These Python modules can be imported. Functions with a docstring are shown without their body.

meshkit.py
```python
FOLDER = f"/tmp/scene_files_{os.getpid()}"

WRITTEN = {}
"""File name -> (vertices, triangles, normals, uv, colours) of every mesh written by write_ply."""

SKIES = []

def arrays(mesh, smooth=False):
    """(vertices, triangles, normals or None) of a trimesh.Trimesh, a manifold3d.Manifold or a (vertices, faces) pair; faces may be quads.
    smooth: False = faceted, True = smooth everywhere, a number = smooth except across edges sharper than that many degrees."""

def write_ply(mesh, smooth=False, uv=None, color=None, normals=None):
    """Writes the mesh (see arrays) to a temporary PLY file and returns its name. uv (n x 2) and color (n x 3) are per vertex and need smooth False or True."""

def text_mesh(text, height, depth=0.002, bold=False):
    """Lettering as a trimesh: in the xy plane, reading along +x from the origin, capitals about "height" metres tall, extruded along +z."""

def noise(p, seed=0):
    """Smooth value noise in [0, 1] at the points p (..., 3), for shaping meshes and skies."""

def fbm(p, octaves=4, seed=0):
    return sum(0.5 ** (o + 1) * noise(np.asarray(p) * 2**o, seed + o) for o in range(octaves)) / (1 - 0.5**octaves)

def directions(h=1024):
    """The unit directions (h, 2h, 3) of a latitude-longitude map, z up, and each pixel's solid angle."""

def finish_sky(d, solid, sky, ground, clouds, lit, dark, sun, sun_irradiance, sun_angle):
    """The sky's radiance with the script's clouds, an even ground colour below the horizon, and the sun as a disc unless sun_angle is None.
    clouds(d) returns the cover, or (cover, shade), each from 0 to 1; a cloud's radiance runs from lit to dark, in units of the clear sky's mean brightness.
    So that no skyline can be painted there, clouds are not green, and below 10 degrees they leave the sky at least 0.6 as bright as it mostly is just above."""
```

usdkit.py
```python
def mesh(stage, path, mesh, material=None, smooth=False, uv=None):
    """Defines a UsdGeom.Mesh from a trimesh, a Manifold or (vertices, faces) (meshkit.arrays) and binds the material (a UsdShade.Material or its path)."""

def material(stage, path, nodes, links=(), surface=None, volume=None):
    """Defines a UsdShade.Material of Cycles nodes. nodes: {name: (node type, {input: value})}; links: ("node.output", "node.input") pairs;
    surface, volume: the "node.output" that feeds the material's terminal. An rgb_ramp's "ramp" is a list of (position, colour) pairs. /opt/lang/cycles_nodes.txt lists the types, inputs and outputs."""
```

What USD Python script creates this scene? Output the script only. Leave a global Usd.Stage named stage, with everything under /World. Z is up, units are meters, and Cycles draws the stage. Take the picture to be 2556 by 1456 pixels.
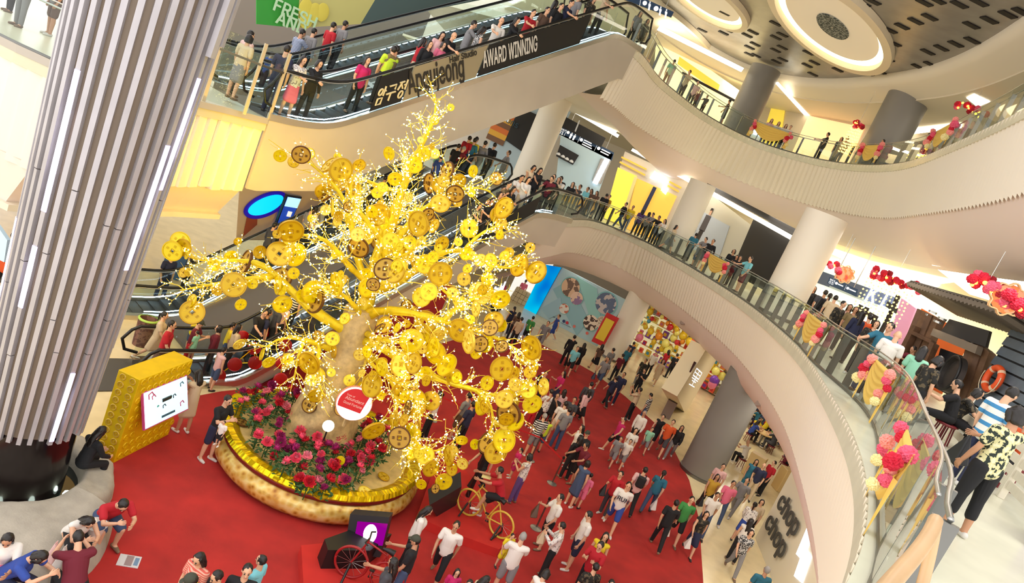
import math, random
import numpy as np, trimesh, usdkit, meshkit
from manifold3d import Manifold, CrossSection, set_min_circular_edge_length
from shapely.geometry import Polygon
from pxr import Usd, UsdGeom, UsdLux, UsdShade, Sdf, Gf
stage = Usd.Stage.CreateInMemory()
UsdGeom.SetStageUpAxis(stage, UsdGeom.Tokens.z); UsdGeom.SetStageMetersPerUnit(stage, 1.0)
UsdGeom.Xform.Define(stage, '/World'); UsdGeom.Scope.Define(stage, '/World/Looks')
PI = math.pi
# ---------------- camera: hand held, rolled about 23 degrees, looking down 11 degrees from 9.4 m
ROLL, PITCH, CAM_Z, FOCAL = .404, .196, 9.4, 1700.0
cam = UsdGeom.Camera.Define(stage, '/World/camera')
fw = np.array([0, math.cos(PITCH), -math.sin(PITCH)]); up0 = np.array([0, math.sin(PITCH), math.cos(PITCH)]); rt0 = np.array([1.0, 0, 0])
rt = rt0 * math.cos(ROLL) + up0 * math.sin(ROLL); upv = up0 * math.cos(ROLL) - rt0 * math.sin(ROLL)
M4 = np.eye(4); M4[0, :3] = rt; M4[1, :3] = upv; M4[2, :3] = -fw; M4[3, :3] = (0, 0, CAM_Z)
cam.AddTransformOp().Set(Gf.Matrix4d(*M4.ravel().tolist()))
cam.CreateHorizontalApertureAttr(36.0); cam.CreateVerticalApertureAttr(36.0 * 1456 / 2556)
cam.CreateFocalLengthAttr(36.0 * FOCAL / 2556); cam.CreateClippingRangeAttr(Gf.Vec2f(.05, 400))
cam.GetPrim().CreateAttribute('exposure', Sdf.ValueTypeNames.Float).Set(0.0)
# ---------------- light: soft even daylight of the skylit atrium; lamps follow
dome = UsdLux.DomeLight.Define(stage, '/World/sky_light')
dome.CreateIntensityAttr(0.66); dome.CreateColorAttr(Gf.Vec3f(1.0, .965, .94))
FAIRY, LAMP1, LAMP2, LAMP3, TREEP = 6.5, 10.0, 9.0, 9.0, 620.0
names = {}
def numbered(name, parent='/World'):
    k = (str(parent), name); n = names.get(k, 0); names[k] = n + 1
    return name if n == 0 else '%s_%03d' % (name, n)
def rect_lamp(name, loc, w, h, power, color=(1, .9, .75), rot=(0, 0, 0)):
    L = UsdLux.RectLight.Define(stage, '/World/' + numbered(name)); L.CreateWidthAttr(w); L.CreateHeightAttr(h)
    L.CreateIntensityAttr(power); L.CreateColorAttr(Gf.Vec3f(*color))
    L.AddTranslateOp().Set(Gf.Vec3d(*map(float, loc))); L.AddRotateXYZOp().Set(Gf.Vec3f(*rot)); return L
def disk_lamp(name, loc, target, r, power, color):
    L = UsdLux.DiskLight.Define(stage, '/World/' + numbered(name)); L.CreateRadiusAttr(r); L.CreateIntensityAttr(power); L.CreateColorAttr(Gf.Vec3f(*color)); z = np.subtract(loc, target); z = z / np.linalg.norm(z); x = np.cross((0, 0, 1), z); x /= np.linalg.norm(x)
    T = np.eye(4); T[0, :3], T[1, :3], T[2, :3], T[3, :3] = x, np.cross(z, x), z, loc; L.AddTransformOp().Set(Gf.Matrix4d(*T.ravel().tolist())); return L
# unseen disk lights added behind the money tree, tinting escalators and parapet yellow
disk_lamp('tree_lamp', (-5.5, 17.6, 5.6), (-7.5, 21.2, 5.9), .2, TREEP * 1.1, (1.0, .60, .0)); disk_lamp('tree_lamp', (-7.6, 15.6, 3.2), (-9.6, 18.0, 3.6), .2, TREEP * .10, (1.0, .66, .0)); disk_lamp('tree_lamp', (-1.6, 17.0, 5.2), (0.5, 25.0, 6.2), .2, TREEP * .6, (1.0, .72, .0))
# lamps of the gallery ceilings (flush light panels)
for x, y, z, w, h in ((3, 43, 12.6, 3, 1.2), (8.2, 42, 11.9, 3, 1.2), (11, 35, 11.3, 1.2, 3), (12, 28, 11.3, 1.2, 3), (11.5, 21, 11.3, 1.2, 3), (9.5, 14, 11.3, 1.2, 3)): rect_lamp('gallery_lamp', (x, y, z), w, h, LAMP2, (1, .93, .82))
for x, y, z, w, h in ((4.5, 43, 4.3, 3, 1), (11, 40, 4.3, 3, 1), (13.5, 34, 4.3, 1, 3), (16.5, 38, 4.3, 2, 2), (11.5, 25, 4.3, 1, 3), (9.5, 18, 4.3, 1, 3), (-11, 16.5, 3.7, 2, 1)): rect_lamp('gallery_lamp', (x, y, z), w, h, LAMP1, (1, .92, .8))
for x, y, z, w, h in ((3, 47, 19.3, 3, 1), (9.5, 50.5, 19.3, 3, 1), (16, 44, 19.3, 1, 3), (17, 34, 19.3, 1, 3)): rect_lamp('gallery_lamp', (x, y, z), w, h, LAMP3, (1, .9, .76))
def lin(c):
    c = np.asarray(c, float) / 255; return tuple(np.where(c <= .04045, c / 12.92, ((c + .055) / 1.055) ** 2.4))
mats = {}
def mat(c, rough=.55, metal=0.0, emit=0.0, key=None, var=0.0, scale=6.0, bump=0.0, bscale=60.0, **kw):
    """c: sRGB 0..255; var mixes in a noise tone, bump adds fine relief"""
    k = (tuple(c), rough, metal, emit, var, scale, bump, bscale, tuple(sorted((a, str(b)) for a, b in kw.items())))
    if k in mats: return mats[k]
    col = lin(c); p = dict(base_color=col, roughness=rough, metallic=metal, **kw)
    if emit: p.update(emission_color=col, emission_strength=emit)
    nodes = {'p': ('principled_bsdf', p)}; links = []
    if var or bump: nodes['t'] = ('texture_coordinate', {})
    if var:
        nodes['n'] = ('noise_texture', dict(scale=scale, detail=3.0)); links += [('t.object', 'n.vector')]
        a = tuple(max(0, x * (1 - var)) for x in col); b = tuple(min(1, x * (1 + var)) for x in col)
        nodes['r'] = ('rgb_ramp', dict(ramp=[(.3, a), (.7, b)])); links += [('n.fac', 'r.fac'), ('r.color', 'p.base_color')]
    if bump:
        nodes['m'] = ('noise_texture', dict(scale=bscale, detail=3.0)); nodes['b'] = ('bump', dict(strength=bump, distance=.01))
        links += [('t.object', 'm.vector'), ('m.fac', 'b.height'), ('b.normal', 'p.normal')]
    m = usdkit.material(stage, '/World/Looks/' + (key or 'm%d' % len(mats)), nodes, links, surface='p.BSDF'); mats[k] = m; return m
def stripes(c1, c2, freq, direction='z', sharp=.5, rough=.8):
    k = ('stripes', c1, c2, freq, direction, sharp)
    if k in mats: return mats[k]
    m = usdkit.material(stage, '/World/Looks/m%d' % len(mats), {'t': ('texture_coordinate', {}), 'w': ('wave_texture', dict(wave_type='bands', bands_direction=direction, scale=freq, profile='sine')),
        'r': ('rgb_ramp', dict(ramp=[(0, lin(c1)), (sharp, lin(c2))], interpolate=False)), 'p': ('principled_bsdf', dict(roughness=rough))},
        [('t.object', 'w.vector'), ('w.fac', 'r.fac'), ('r.color', 'p.base_color')], surface='p.BSDF'); mats[k] = m; return m
def blotch(c1, c2, scale=12, at=.5, rough=.8, c3=None):
    k = ('blotch', c1, c2, scale, at, c3)
    if k in mats: return mats[k]
    ramp = [(0, lin(c1)), (at, lin(c2))] + ([(at + .12, lin(c3))] if c3 else [])
    m = usdkit.material(stage, '/World/Looks/m%d' % len(mats), {'t': ('texture_coordinate', {}), 'w': ('noise_texture', dict(scale=scale, detail=2.0)),
        'r': ('rgb_ramp', dict(ramp=ramp, interpolate=False)), 'p': ('principled_bsdf', dict(roughness=rough))},
        [('t.object', 'w.vector'), ('w.fac', 'r.fac'), ('r.color', 'p.base_color')], surface='p.BSDF'); mats[k] = m; return m
def pane_mat(name, tint, fac=.35, rough=.02):
    return usdkit.material(stage, '/World/Looks/' + name, {'f': ('fresnel', dict(IOR=1.45)), 'g': ('glossy_bsdf', dict(color=(1, 1, 1), roughness=rough)),
        't': ('transparent_bsdf', dict(color=tint)), 'x': ('mix_closure', {}), 'o': ('geometry', {}), 'y': ('mix_closure', {})}, [('f.fac', 'x.fac'), ('t.BSDF', 'x.closure1'), ('g.BSDF', 'x.closure2'), ('o.backfacing', 'y.fac'), ('x.closure', 'y.closure1'), ('t.BSDF', 'y.closure2')], surface='y.closure')
def setd(p, label=None, cat=None, group=None, kind=None):
    for k, v in (('label', label), ('category', cat), ('group', group), ('kind', kind)):
        if v: p.SetCustomDataByKey(k, v)
    return p
def thing(name, label, cat, loc=(0, 0, 0), rz=0, group=None, kind=None):
    x = UsdGeom.Xform.Define(stage, '/World/' + numbered(name))
    if any(loc): x.AddTranslateOp().Set(Gf.Vec3d(*map(float, loc)))
    if rz: x.AddRotateZOp().Set(float(rz))
    return setd(x.GetPrim(), label, cat, group, kind)
def part(parent, name, mesh, m, label=None, smooth=False, kind=None):
    pp = str(parent.GetPath()); p = usdkit.mesh(stage, pp + '/' + numbered(name, pp), mesh, m, smooth=smooth).GetPrim()
    return setd(p, label, None, None, kind)
def solo(name, mesh, m, label=None, cat=None, group=None, kind=None, smooth=False):
    return setd(usdkit.mesh(stage, '/World/' + numbered(name), mesh, m, smooth=smooth).GetPrim(), label, cat, group, kind)
def struct(name, mesh, m, label=None, smooth=False): return solo(name, mesh, m, label, None, None, 'structure', smooth)
def dup(src, loc, rot=(0, 0, 0), scale=1.0, label=None, group=None):
    """a top-level copy of a thing that references it, with its parts"""
    was = src.GetCustomData(); nm = src.GetName()
    x = UsdGeom.Xform.Define(stage, '/World/' + numbered(nm.rsplit('_', 1)[0] if nm[-3:].isdigit() else nm))
    p = x.GetPrim(); p.GetReferences().AddInternalReference(src.GetPath()); p.SetInstanceable(True)
    place(x, loc, rot, scale); setd(p, label or was['label'], was['category'], group or was.get('group')); return p
def place(x, loc, rot=(0, 0, 0), scale=1.0):
    x = UsdGeom.Xformable(x); x.ClearXformOpOrder()
    for o in ('xformOp:translate', 'xformOp:rotateXYZ', 'xformOp:scale'):
        if x.GetPrim().HasProperty(o): x.GetPrim().RemoveProperty(o)
    x.AddTranslateOp().Set(Gf.Vec3d(*map(float, loc))); x.AddRotateXYZOp().Set(Gf.Vec3f(*map(float, rot))); x.AddScaleOp().Set(Gf.Vec3f(scale, scale, scale))
cat_ = trimesh.util.concatenate
def box(sx, sy, sz, loc=(0, 0, 0), rz=0, bevel=0.0):
    if bevel:
        b = min(bevel, sx / 2.1, sy / 2.1, sz / 2.1); m = Manifold.cube((sx, sy, sz - 2 * b), True).hull()
        m = Manifold.batch_hull([Manifold.cube((sx - 2 * b, sy - 2 * b, sz), True), Manifold.cube((sx, sy - 2 * b, sz - 2 * b), True), Manifold.cube((sx - 2 * b, sy, sz - 2 * b), True)])
        q = m.to_mesh(); m = trimesh.Trimesh(q.vert_properties[:, :3], q.tri_verts, process=False)
    else: m = trimesh.creation.box((sx, sy, sz))
    if rz: m.apply_transform(trimesh.transformations.rotation_matrix(rz, (0, 0, 1)))
    m.apply_translation(loc); return m
def tube(pts, rad, seg=6, caps=True):
    """tube along a polyline, radius a number or one per point"""
    P = np.asarray(pts, float); n = len(P); R = np.broadcast_to(rad, n)
    T = np.gradient(P, axis=0); T /= np.maximum(np.linalg.norm(T, axis=1, keepdims=True), 1e-9)
    a = np.array([0, 0, 1.0]) if abs(T[0][2]) < .9 else np.array([1.0, 0, 0]); rings = []
    u = np.cross(T[0], a); u /= np.linalg.norm(u)
    an = np.linspace(0, 2 * PI, seg, endpoint=False)
    for i in range(n):
        u = u - T[i] * (u @ T[i]); u /= max(np.linalg.norm(u), 1e-9); w = np.cross(T[i], u)
        rings.append(P[i] + R[i] * (np.cos(an)[:, None] * u + np.sin(an)[:, None] * w))
    V = np.vstack(rings); F = []
    for i in range(n - 1):
        for k in range(seg):
            a0, b0 = i * seg + k, i * seg + (k + 1) % seg; F += [(a0, b0, b0 + seg), (a0, b0 + seg, a0 + seg)]
    if caps:
        V = np.vstack([V, P[0], P[-1]]); c0, c1 = len(V) - 2, len(V) - 1
        for k in range(seg): F += [(c0, (k + 1) % seg, k), (c1, (n - 1) * seg + k, (n - 1) * seg + (k + 1) % seg)]
    return trimesh.Trimesh(V, np.array(F), process=False)
def quad(p):  # a flat polygon, triangle fan
    p = np.asarray(p, float); return trimesh.Trimesh(p, [(0, i, i + 1) for i in range(1, len(p) - 1)], process=False)
def slab(poly, z0, z1):
    m = trimesh.creation.extrude_polygon(Polygon(poly).buffer(0), z1 - z0, engine='earcut'); m.apply_translation((0, 0, z0)); return m
def panel(corners, t=.04):
    """thick panel from four corner points (its front), thickened away from the side that its normal points to"""
    p = np.asarray(corners, float); nrm = np.cross(p[1] - p[0], p[3] - p[0]); nrm /= np.linalg.norm(nrm); q = p - nrm * t
    V = np.vstack([p, q]); F = [(0, 1, 2), (0, 2, 3), (4, 6, 5), (4, 7, 6)]
    for i in range(4): j = (i + 1) % 4; F += [(i, i + 4, j + 4), (i, j + 4, j)]
    return trimesh.Trimesh(V, F, process=False)
def lathe(prof, seg=32, loc=(0, 0, 0)):
    m = trimesh.creation.revolve(np.asarray(prof, float), sections=seg); m.apply_translation(loc); return m
def spline(pts, n=60):
    from scipy.interpolate import CubicSpline
    P = np.asarray(pts, float); s = np.r_[0, np.cumsum(np.linalg.norm(np.diff(P, axis=0), axis=1))]
    q = CubicSpline(s, P)(np.linspace(0, s[-1], n * 4)); s2 = np.r_[0, np.cumsum(np.linalg.norm(np.diff(q, axis=0), axis=1))]
    x = np.linspace(0, s2[-1], n); return np.stack([np.interp(x, s2, q[:, k]) for k in range(P.shape[1])], 1)
def normals2(P, center=(0, 22)):
    """unit normals in plan, turned away from the void's centre side (to the left of travel when the void is on the right)"""
    T = np.gradient(P, axis=0); T /= np.linalg.norm(T, axis=1, keepdims=True); return np.stack([-T[:, 1], T[:, 0]], 1)
def ruled(rows, closed=False):
    """surface through rows of points (each n x 3)"""
    n = len(rows[0]); V = np.vstack(rows); F = []
    for r in range(len(rows) - 1):
        for i in range(n - 1):
            a = r * n + i; F += [(a, a + 1, a + n + 1), (a, a + n + 1, a + n)]
    return trimesh.Trimesh(V, np.array(F), process=False)
def frame3(o, xdir, ydir):
    """4x4 that lays the xy plane out at o"""
    x = np.asarray(xdir, float); x = x / np.linalg.norm(x); y = np.asarray(ydir, float); y = y - x * (x @ y); y = y / np.linalg.norm(y)
    T = np.eye(4); T[:3, 0] = x; T[:3, 1] = y; T[:3, 2] = np.cross(x, y); T[:3, 3] = o; return T
def lettering(text, h, o, xdir, ydir, depth=.015, bold=False, wscale=1.0, width=None):
    m = meshkit.text_mesh(text, h, depth, bold)
    if width: wscale = width / m.bounds[1][0]
    m.apply_scale((wscale, 1, 1)); m.apply_transform(frame3(o, xdir, ydir)); return m
rng = random.Random(7); nrg = np.random.default_rng(7)
Z2, Z3, ZC = 7.3, 15.37, 20.3
# ================= the setting
cream = mat((236, 227, 210), .6, key='cream_cladding'); pinkish = mat((236, 219, 210), .65, key='smooth_bulkhead'); white = mat((232, 224, 212), .6, key='white_paint')
steel = mat((190, 190, 186), .3, .9, key='brushed_steel'); dsteel = mat((120, 120, 116), .35, .9, key='dark_steel'); black = mat((18, 18, 20), .45, key='black_plastic')
glass = pane_mat('balustrade_glass', (.90, .95, .93)); clear = pane_mat('clear_glass', (.93, .96, .95))
tilem = mat((232, 214, 170), .22, key='cream_floor', var=.08, scale=1.5)
redm = mat((171, 37, 33), .9, key='red_carpet_pile', var=.18, scale=1.2, bump=.3, bscale=220)
struct('floor', slab([(-40, -2), (40, -2), (40, 75), (-40, 75)], -.25, 0), tilem, 'cream polished stone floor of the ground level')
carpet = [(-9, 9), (-4, 6), (6, 10)] + [(8.477,18.404,0),(8.803,20.236,0),(9.222,22.563,0),(9.49,25.919,0),(9.182,30.636,0),(7.425,33.656,0),(5.725,35.555,0),(3.84,36.411,0),(2.138,36.827,0)] + [(-1, 33), (-4.2, 22.5), (-5.4, 19.4), (-6.4, 17.6), (-7.2, 15.6), (-7.0, 13.6), (-6.8, 12.4)]
carpet = [p[:2] for p in carpet]
solo('red_carpet', slab(carpet, .0, .012), redm, 'large red carpet spread under the golden tree and the crowd', 'carpet')
# --- level two, right hand side
L2 = spline([(.35, 26.9), (.9, 30), (1.9, 35), (3.2, 38.8), (4.75, 40.1), (6.6, 37.6), (8.1, 32.4), (8.75, 27.5), (8.64, 23.3), (8.1, 18.9), (7.13, 14.83), (5.58, 9.71), (4.1, 6.4), (3.2, 4.9), (1.8, 3.2)], 130)
L3 = spline([(.5, 31.6), (1.4, 33.2), (2.6, 36.5), (4.3, 39.3), (7.6, 43.0), (10.2, 43.8), (12.25, 42.2), (13.9, 36.9), (13.6, 31.5), (12.45, 26.7), (10.34, 19.2), (8.0, 13.0)], 130)
RING = spline([(-2.0, 38.5), (1.27, 42.39), (5.3, 47.4), (9.0, 48.4), (11.62, 45.74), (13.24, 40.37), (13.82, 34.95), (13.44, 30.45), (12.42, 25.65), (10.6, 19)], 110)
def off(P, d): return P + normals2(P) * d
def row(P, z): return np.c_[P, np.full(len(P), z)]
def corrugated(P, z0, z1, o0, o1, pitch=.3, depth=.06):
    s = np.r_[0, np.cumsum(np.linalg.norm(np.diff(P, axis=0), axis=1))]; n = int(s[-1] / pitch) * 2
    x = np.linspace(0, s[-1], n); Q = np.stack([np.interp(x, s, P[:, k]) for k in (0, 1)], 1); N = normals2(Q)
    zig = np.where(np.arange(n) % 2, 0, depth)[:, None]
    a = Q + N * (o0 + zig); b = Q + N * (o1 + zig); low = z1 - np.where(np.arange(n) % 2, 0, .09)
    return ruled([np.c_[a, np.full(n, z0)], np.c_[b, low]])
far = [(-1.5, 3), (30, -2), (34, 60), (-14, 60), (-14, 45), (-1.6, 27.9)]
slate = mat((214, 212, 190), .3, key='upper_floor_stone', var=.06, scale=2)
struct('floor', slab(list(map(tuple, off(L2, .02))) + [(34, 0), (34, 62), (-16, 62), (-16, 40), (-2.6, 29.2)], Z2 - .35, Z2), slate, 'pale stone floor of the second level gallery')
struct('floor', slab(list(map(tuple, off(L3, .02))) + [(36, 12), (36, 70), (-12, 70), (-12, 42), (-2.5, 34)], Z3 - .35, Z3), slate, 'pale stone floor of the third level gallery')
struct('wall_fascia', corrugated(L2, Z2 - .02, Z2 - 2.0, 0, .35), cream, 'cream ribbed parapet edge of the second level gallery')
struct('wall_fascia', corrugated(L3, Z3 - .02, Z3 - 2.5, 0, .3, pitch=.34), cream, 'cream ribbed parapet edge of the third level gallery')
def soffit(P, z0, z1, o0, o1):
    t = np.linspace(0, 1, 6); return ruled([np.c_[off(P, o0 + (o1 - o0) * q ** 1.3), z0 + (np.asarray(z1) - z0) * math.sin(q * PI / 2) * np.ones(len(P))] for q in t])
AZ3 = L3[:, 0] / L3[:, 1]; Z3B = np.interp(AZ3, [.05, .085, .17], [12.75, 12.6, 11.4]); SPL = int(np.argmax(AZ3 > .175))
struct('wall_bulkhead', soffit(L2, Z2 - 1.9, Z2 - 3.2, .38, 1.5), pinkish, 'smooth pinkish bulkhead curving under the second level', smooth=True)
struct('wall_bulkhead', soffit(L3, Z3 - 2.4, Z3B, .33, 2.2), pinkish, 'smooth pinkish bulkhead curving under the third level', smooth=True)
def lidcap(P, o, zlow, far, nm, lab, m): struct(nm, slab(list(map(tuple, off(P, o))) + far, zlow, zlow + .12), m, lab)
ceilm = mat((226, 216, 196), .6, key='ceiling_paint')
lidcap(L2, 1.45, Z2 - 2.9, [(34, 0), (34, 62), (-16, 62), (-16, 40)], 'ceiling', 'cream ceiling over the ground level shops', ceilm)
O3 = off(L3, 2.1); struct('ceiling', slab([tuple(p) for p in O3[SPL:]] + [(36, 12), (36, 70), (14, 70)], 11.55, 11.67), ceilm, 'cream ceiling over the second level jewellery shop and restaurant')
struct('ceiling', slab([tuple(p) for p in O3[:SPL + 1]] + [(14, 70), (-12, 70), (-12, 42)], 12.75, 12.87), ceilm, 'higher cream ceiling over the shoe shop and cafe')
struct('wall_header', panel([(*O3[SPL], 11.4), (14, 70, 11.4), (14, 70, 12.9), (*O3[SPL], 12.9)], .1), ceilm, 'step between the two ceilings of the second level')
# ring beam and top ceiling with dark slots
struct('wall_bulkhead', ruled([row(off(RING, 0), ZC), row(off(RING, 0), 20.0), row(off(RING, .35), 19.75), row(off(RING, 1.6), 19.45)]), cream, 'cream ring beam under the grey perforated ceiling', smooth=True)
lidcap(RING, 1.5, 19.4, [(38, 12), (38, 72), (-14, 72)], 'ceiling', 'cream ceiling over the third level corridor', ceilm)
gceil = mat((146, 142, 136), .32, .2, key='grey_ceiling_panels', var=.12, scale=1.3)
gc = struct('ceiling', slab(list(map(tuple, off(RING, .1))) + [(-6, 14), (-14, 30)], ZC, ZC + .15), gceil, 'grey perforated ceiling of the atrium with oval light coves')
slotm = mat((22, 17, 14), .7, key='slot_dark')
for (px, py, pz) in [(3.236,41.654,20.3),(4.451,45.001,20.3),(4.667,39.843,20.3),(5.545,43.672,20.3),(5.592,42.732,20.3),(6.648,42.149,20.3),(6.709,41.079,20.3),(7.437,44.359,20.3),(7.463,43.203,20.3),(8.204,45.508,20.3),(7.068,38.018,20.3),(7.899,39.338,20.3),(7.835,40.274,20.3),(8.599,42.663,20.3),(8.661,41.576,20.3),(9.392,44.906,20.3),(9.477,43.898,20.3),(9.862,40.509,20.3),(9.953,39.638,20.3),(10.733,42.997,20.3),(10.75,41.859,20.3),(11.602,44.312,20.3),(11.979,41.355,20.3),(12.036,40.257,20.3),(13.25,39.648,20.3),(13.299,38.561,20.3),(8.69,30.943,20.3),(8.849,30.336,20.3),(10.715,32.544,20.3),(10.773,31.571,20.3),(10.8,30.476,20.3),(10.894,29.552,20.3),(10.238,27.868,20.3),(10.08,28.504,20.3),(11.596,33.844,20.3),(12.472,36.204,20.3),(12.86,33.165,20.3),(12.881,32.079,20.3),(12.916,31.032,20.3),(12.141,28.703,20.3),(12.198,27.662,20.3),(12.237,26.658,20.3),(13.683,35.497,20.3),(13.764,34.506,20.3),(13.01,30.014,20.3),(12.33,26.057,20.3),(10.866,27.448,20.3),(11.153,26.668,20.3),(3.962,41.913,20.3),(10.395,50.995,20.3),(7.853,45.894,20.3)]:
    part(gc, 'slot', box(.62, .3, .06, (px, py, ZC - .012), .15), slotm, 'dark rectangular slot in the ceiling')
covelight = mat((255, 236, 190), .5, 0, 2.6, key='cove_glow'); ringm = mat((236, 222, 196), .5, key='cove_ring')
def oval(c, a, b, rot, lab, disc=True):
    t = thing('ceiling_cove', lab, 'light cove', (c[0], c[1], ZC), math.degrees(rot)); an = np.linspace(0, 2 * PI, 65)[:-1]
    def ell(k, z): return np.stack([a * k * np.cos(an), b * k * np.sin(an), np.full(64, z)], 1)
    def loop(rows):
        rows = [np.vstack([r, r[:1]]) for r in rows]; return ruled(rows)
    part(t, 'ring', loop([ell(1.16, -.02), ell(1.15, -.30), ell(1.0, -.34), ell(.99, -.05)]), ringm, smooth=40)
    part(t, 'cove_lamp', loop([ell(.99, -.07), ell(.86, -.04)]), covelight)
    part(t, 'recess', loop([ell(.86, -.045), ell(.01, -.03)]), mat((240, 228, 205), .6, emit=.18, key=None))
    if disc: part(t, 'grille', loop([ell(.3, -.06), ell(.29, -.1), ell(.01, -.1)]), blotch((60, 70, 70), (150, 155, 150), 9))
    return t
oval((9.0, 34.9), 5.1, 2.35, .95, 'large oval ceiling cove with warm glow and a grey grille')
oval((3.4, 38.6), 3.3, 1.8, .95, 'smaller oval ceiling cove cut off at the top of the picture', False)
oval((3.2, 47.0), 5.0, 1.5, .95, 'farthest oval cove beside the hanging shop signs', True)
# --- columns
grey_col = mat((128, 124, 118), .5, key='grey_column', var=.05, scale=.8); white_col = mat((234, 226, 210), .55, key='white_column')
def column(x, y, r, z0, z1, m, lab, collar=False):
    t = thing('column', lab, 'column', (x, y, z0), kind='structure')
    part(t, 'shaft', lathe([(0, 0), (r, 0), (r, z1 - z0), (0, z1 - z0)], 40), m, smooth=40)
    part(t, 'base_ring', lathe([(r, 0), (r + .04, 0), (r + .04, .12), (r, .13)], 40), dsteel, smooth=40)
column(10.15, 27.1, .82, 0, Z2 - 2.6, grey_col, 'grey round column on the ground floor at the right edge of the red carpet')
column(7.15, 40.4, .72, 0, Z2 - 2.7, white_col, 'white round column beside the blue mural on the ground floor')
column(-1.85, 39.5, .8, Z2, 12.8, white_col, 'white round column by the top of the lower escalators')
column(7.5, 39.5, .75, Z2, 11.6, white_col, 'white round column between the lit cafe and the black hoarding')
column(9.9, 26.9, .8, Z2, 11.6, white_col, 'white round column between the black hoarding and the jewellery shop')
column(9.3, 46.3, .95, Z3, 20.0, grey_col, 'grey round column on the third level left of the other')
column(15.2, 38.6, 1.05, Z3, 20.0, grey_col, 'thick grey round column on the third level near the hanging flowers')
# --- railings
def railing(P, z, name, lab, step=1.15, h=1.15, wood=False, post=(.05, .12)):
    s = np.r_[0, np.cumsum(np.linalg.norm(np.diff(P, axis=0), axis=1))]; n = int(s[-1] / step)
    Q = np.stack([np.interp(np.linspace(0, s[-1], n + 1), s, P[:, k]) for k in (0, 1)], 1)
    t = thing(name, lab, 'railing')
    for i in range(n):
        a, b = Q[i], Q[i + 1]; d = (b - a) / np.linalg.norm(b - a); a2, b2 = a + d * .02, b - d * .02
        part(t, 'glass_panel', panel([(*a2, z + .06), (*b2, z + .06), (*b2, z + h), (*a2, z + h)], .014), glass)
    N = normals2(Q)
    for i in range(n + 1):
        a = Q[i] + N[i] * .1; part(t, 'post', box(post[1], post[0], h - .12, (*a, z + (h - .12) / 2), math.atan2(N[i][1], N[i][0])), dsteel)
    part(t, 'hand_rail', tube(row(off(P, .12), z + h - .1), .022, 6), steel, smooth=True)
    part(t, 'top_rail', tube(row(P, z + h + .005), .016, 6), steel, smooth=True)
    part(t, 'kerb', cat_([tube(row(off(P, .03), z + .03), .05, 6)]), dsteel, smooth=True)
    return t
L2R = spline([tuple(p) for p in off(L2, .1)[2:96:6]] + [(7.65, 14.6), (6.3, 10.6), (4.95, 7.87), (4.22, 6.35), (3.65, 5.3), (3.33, 4.81), (2.95, 4.15)], 140)
railing(L2R, Z2, 'gallery_railing', 'glass railing with steel posts along the second level gallery', 1.1, 1.15, post=(.06, .16))
railing(off(L3[1:], .08), Z3, 'gallery_railing', 'glass railing along the curved third level gallery', 1.3)
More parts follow.
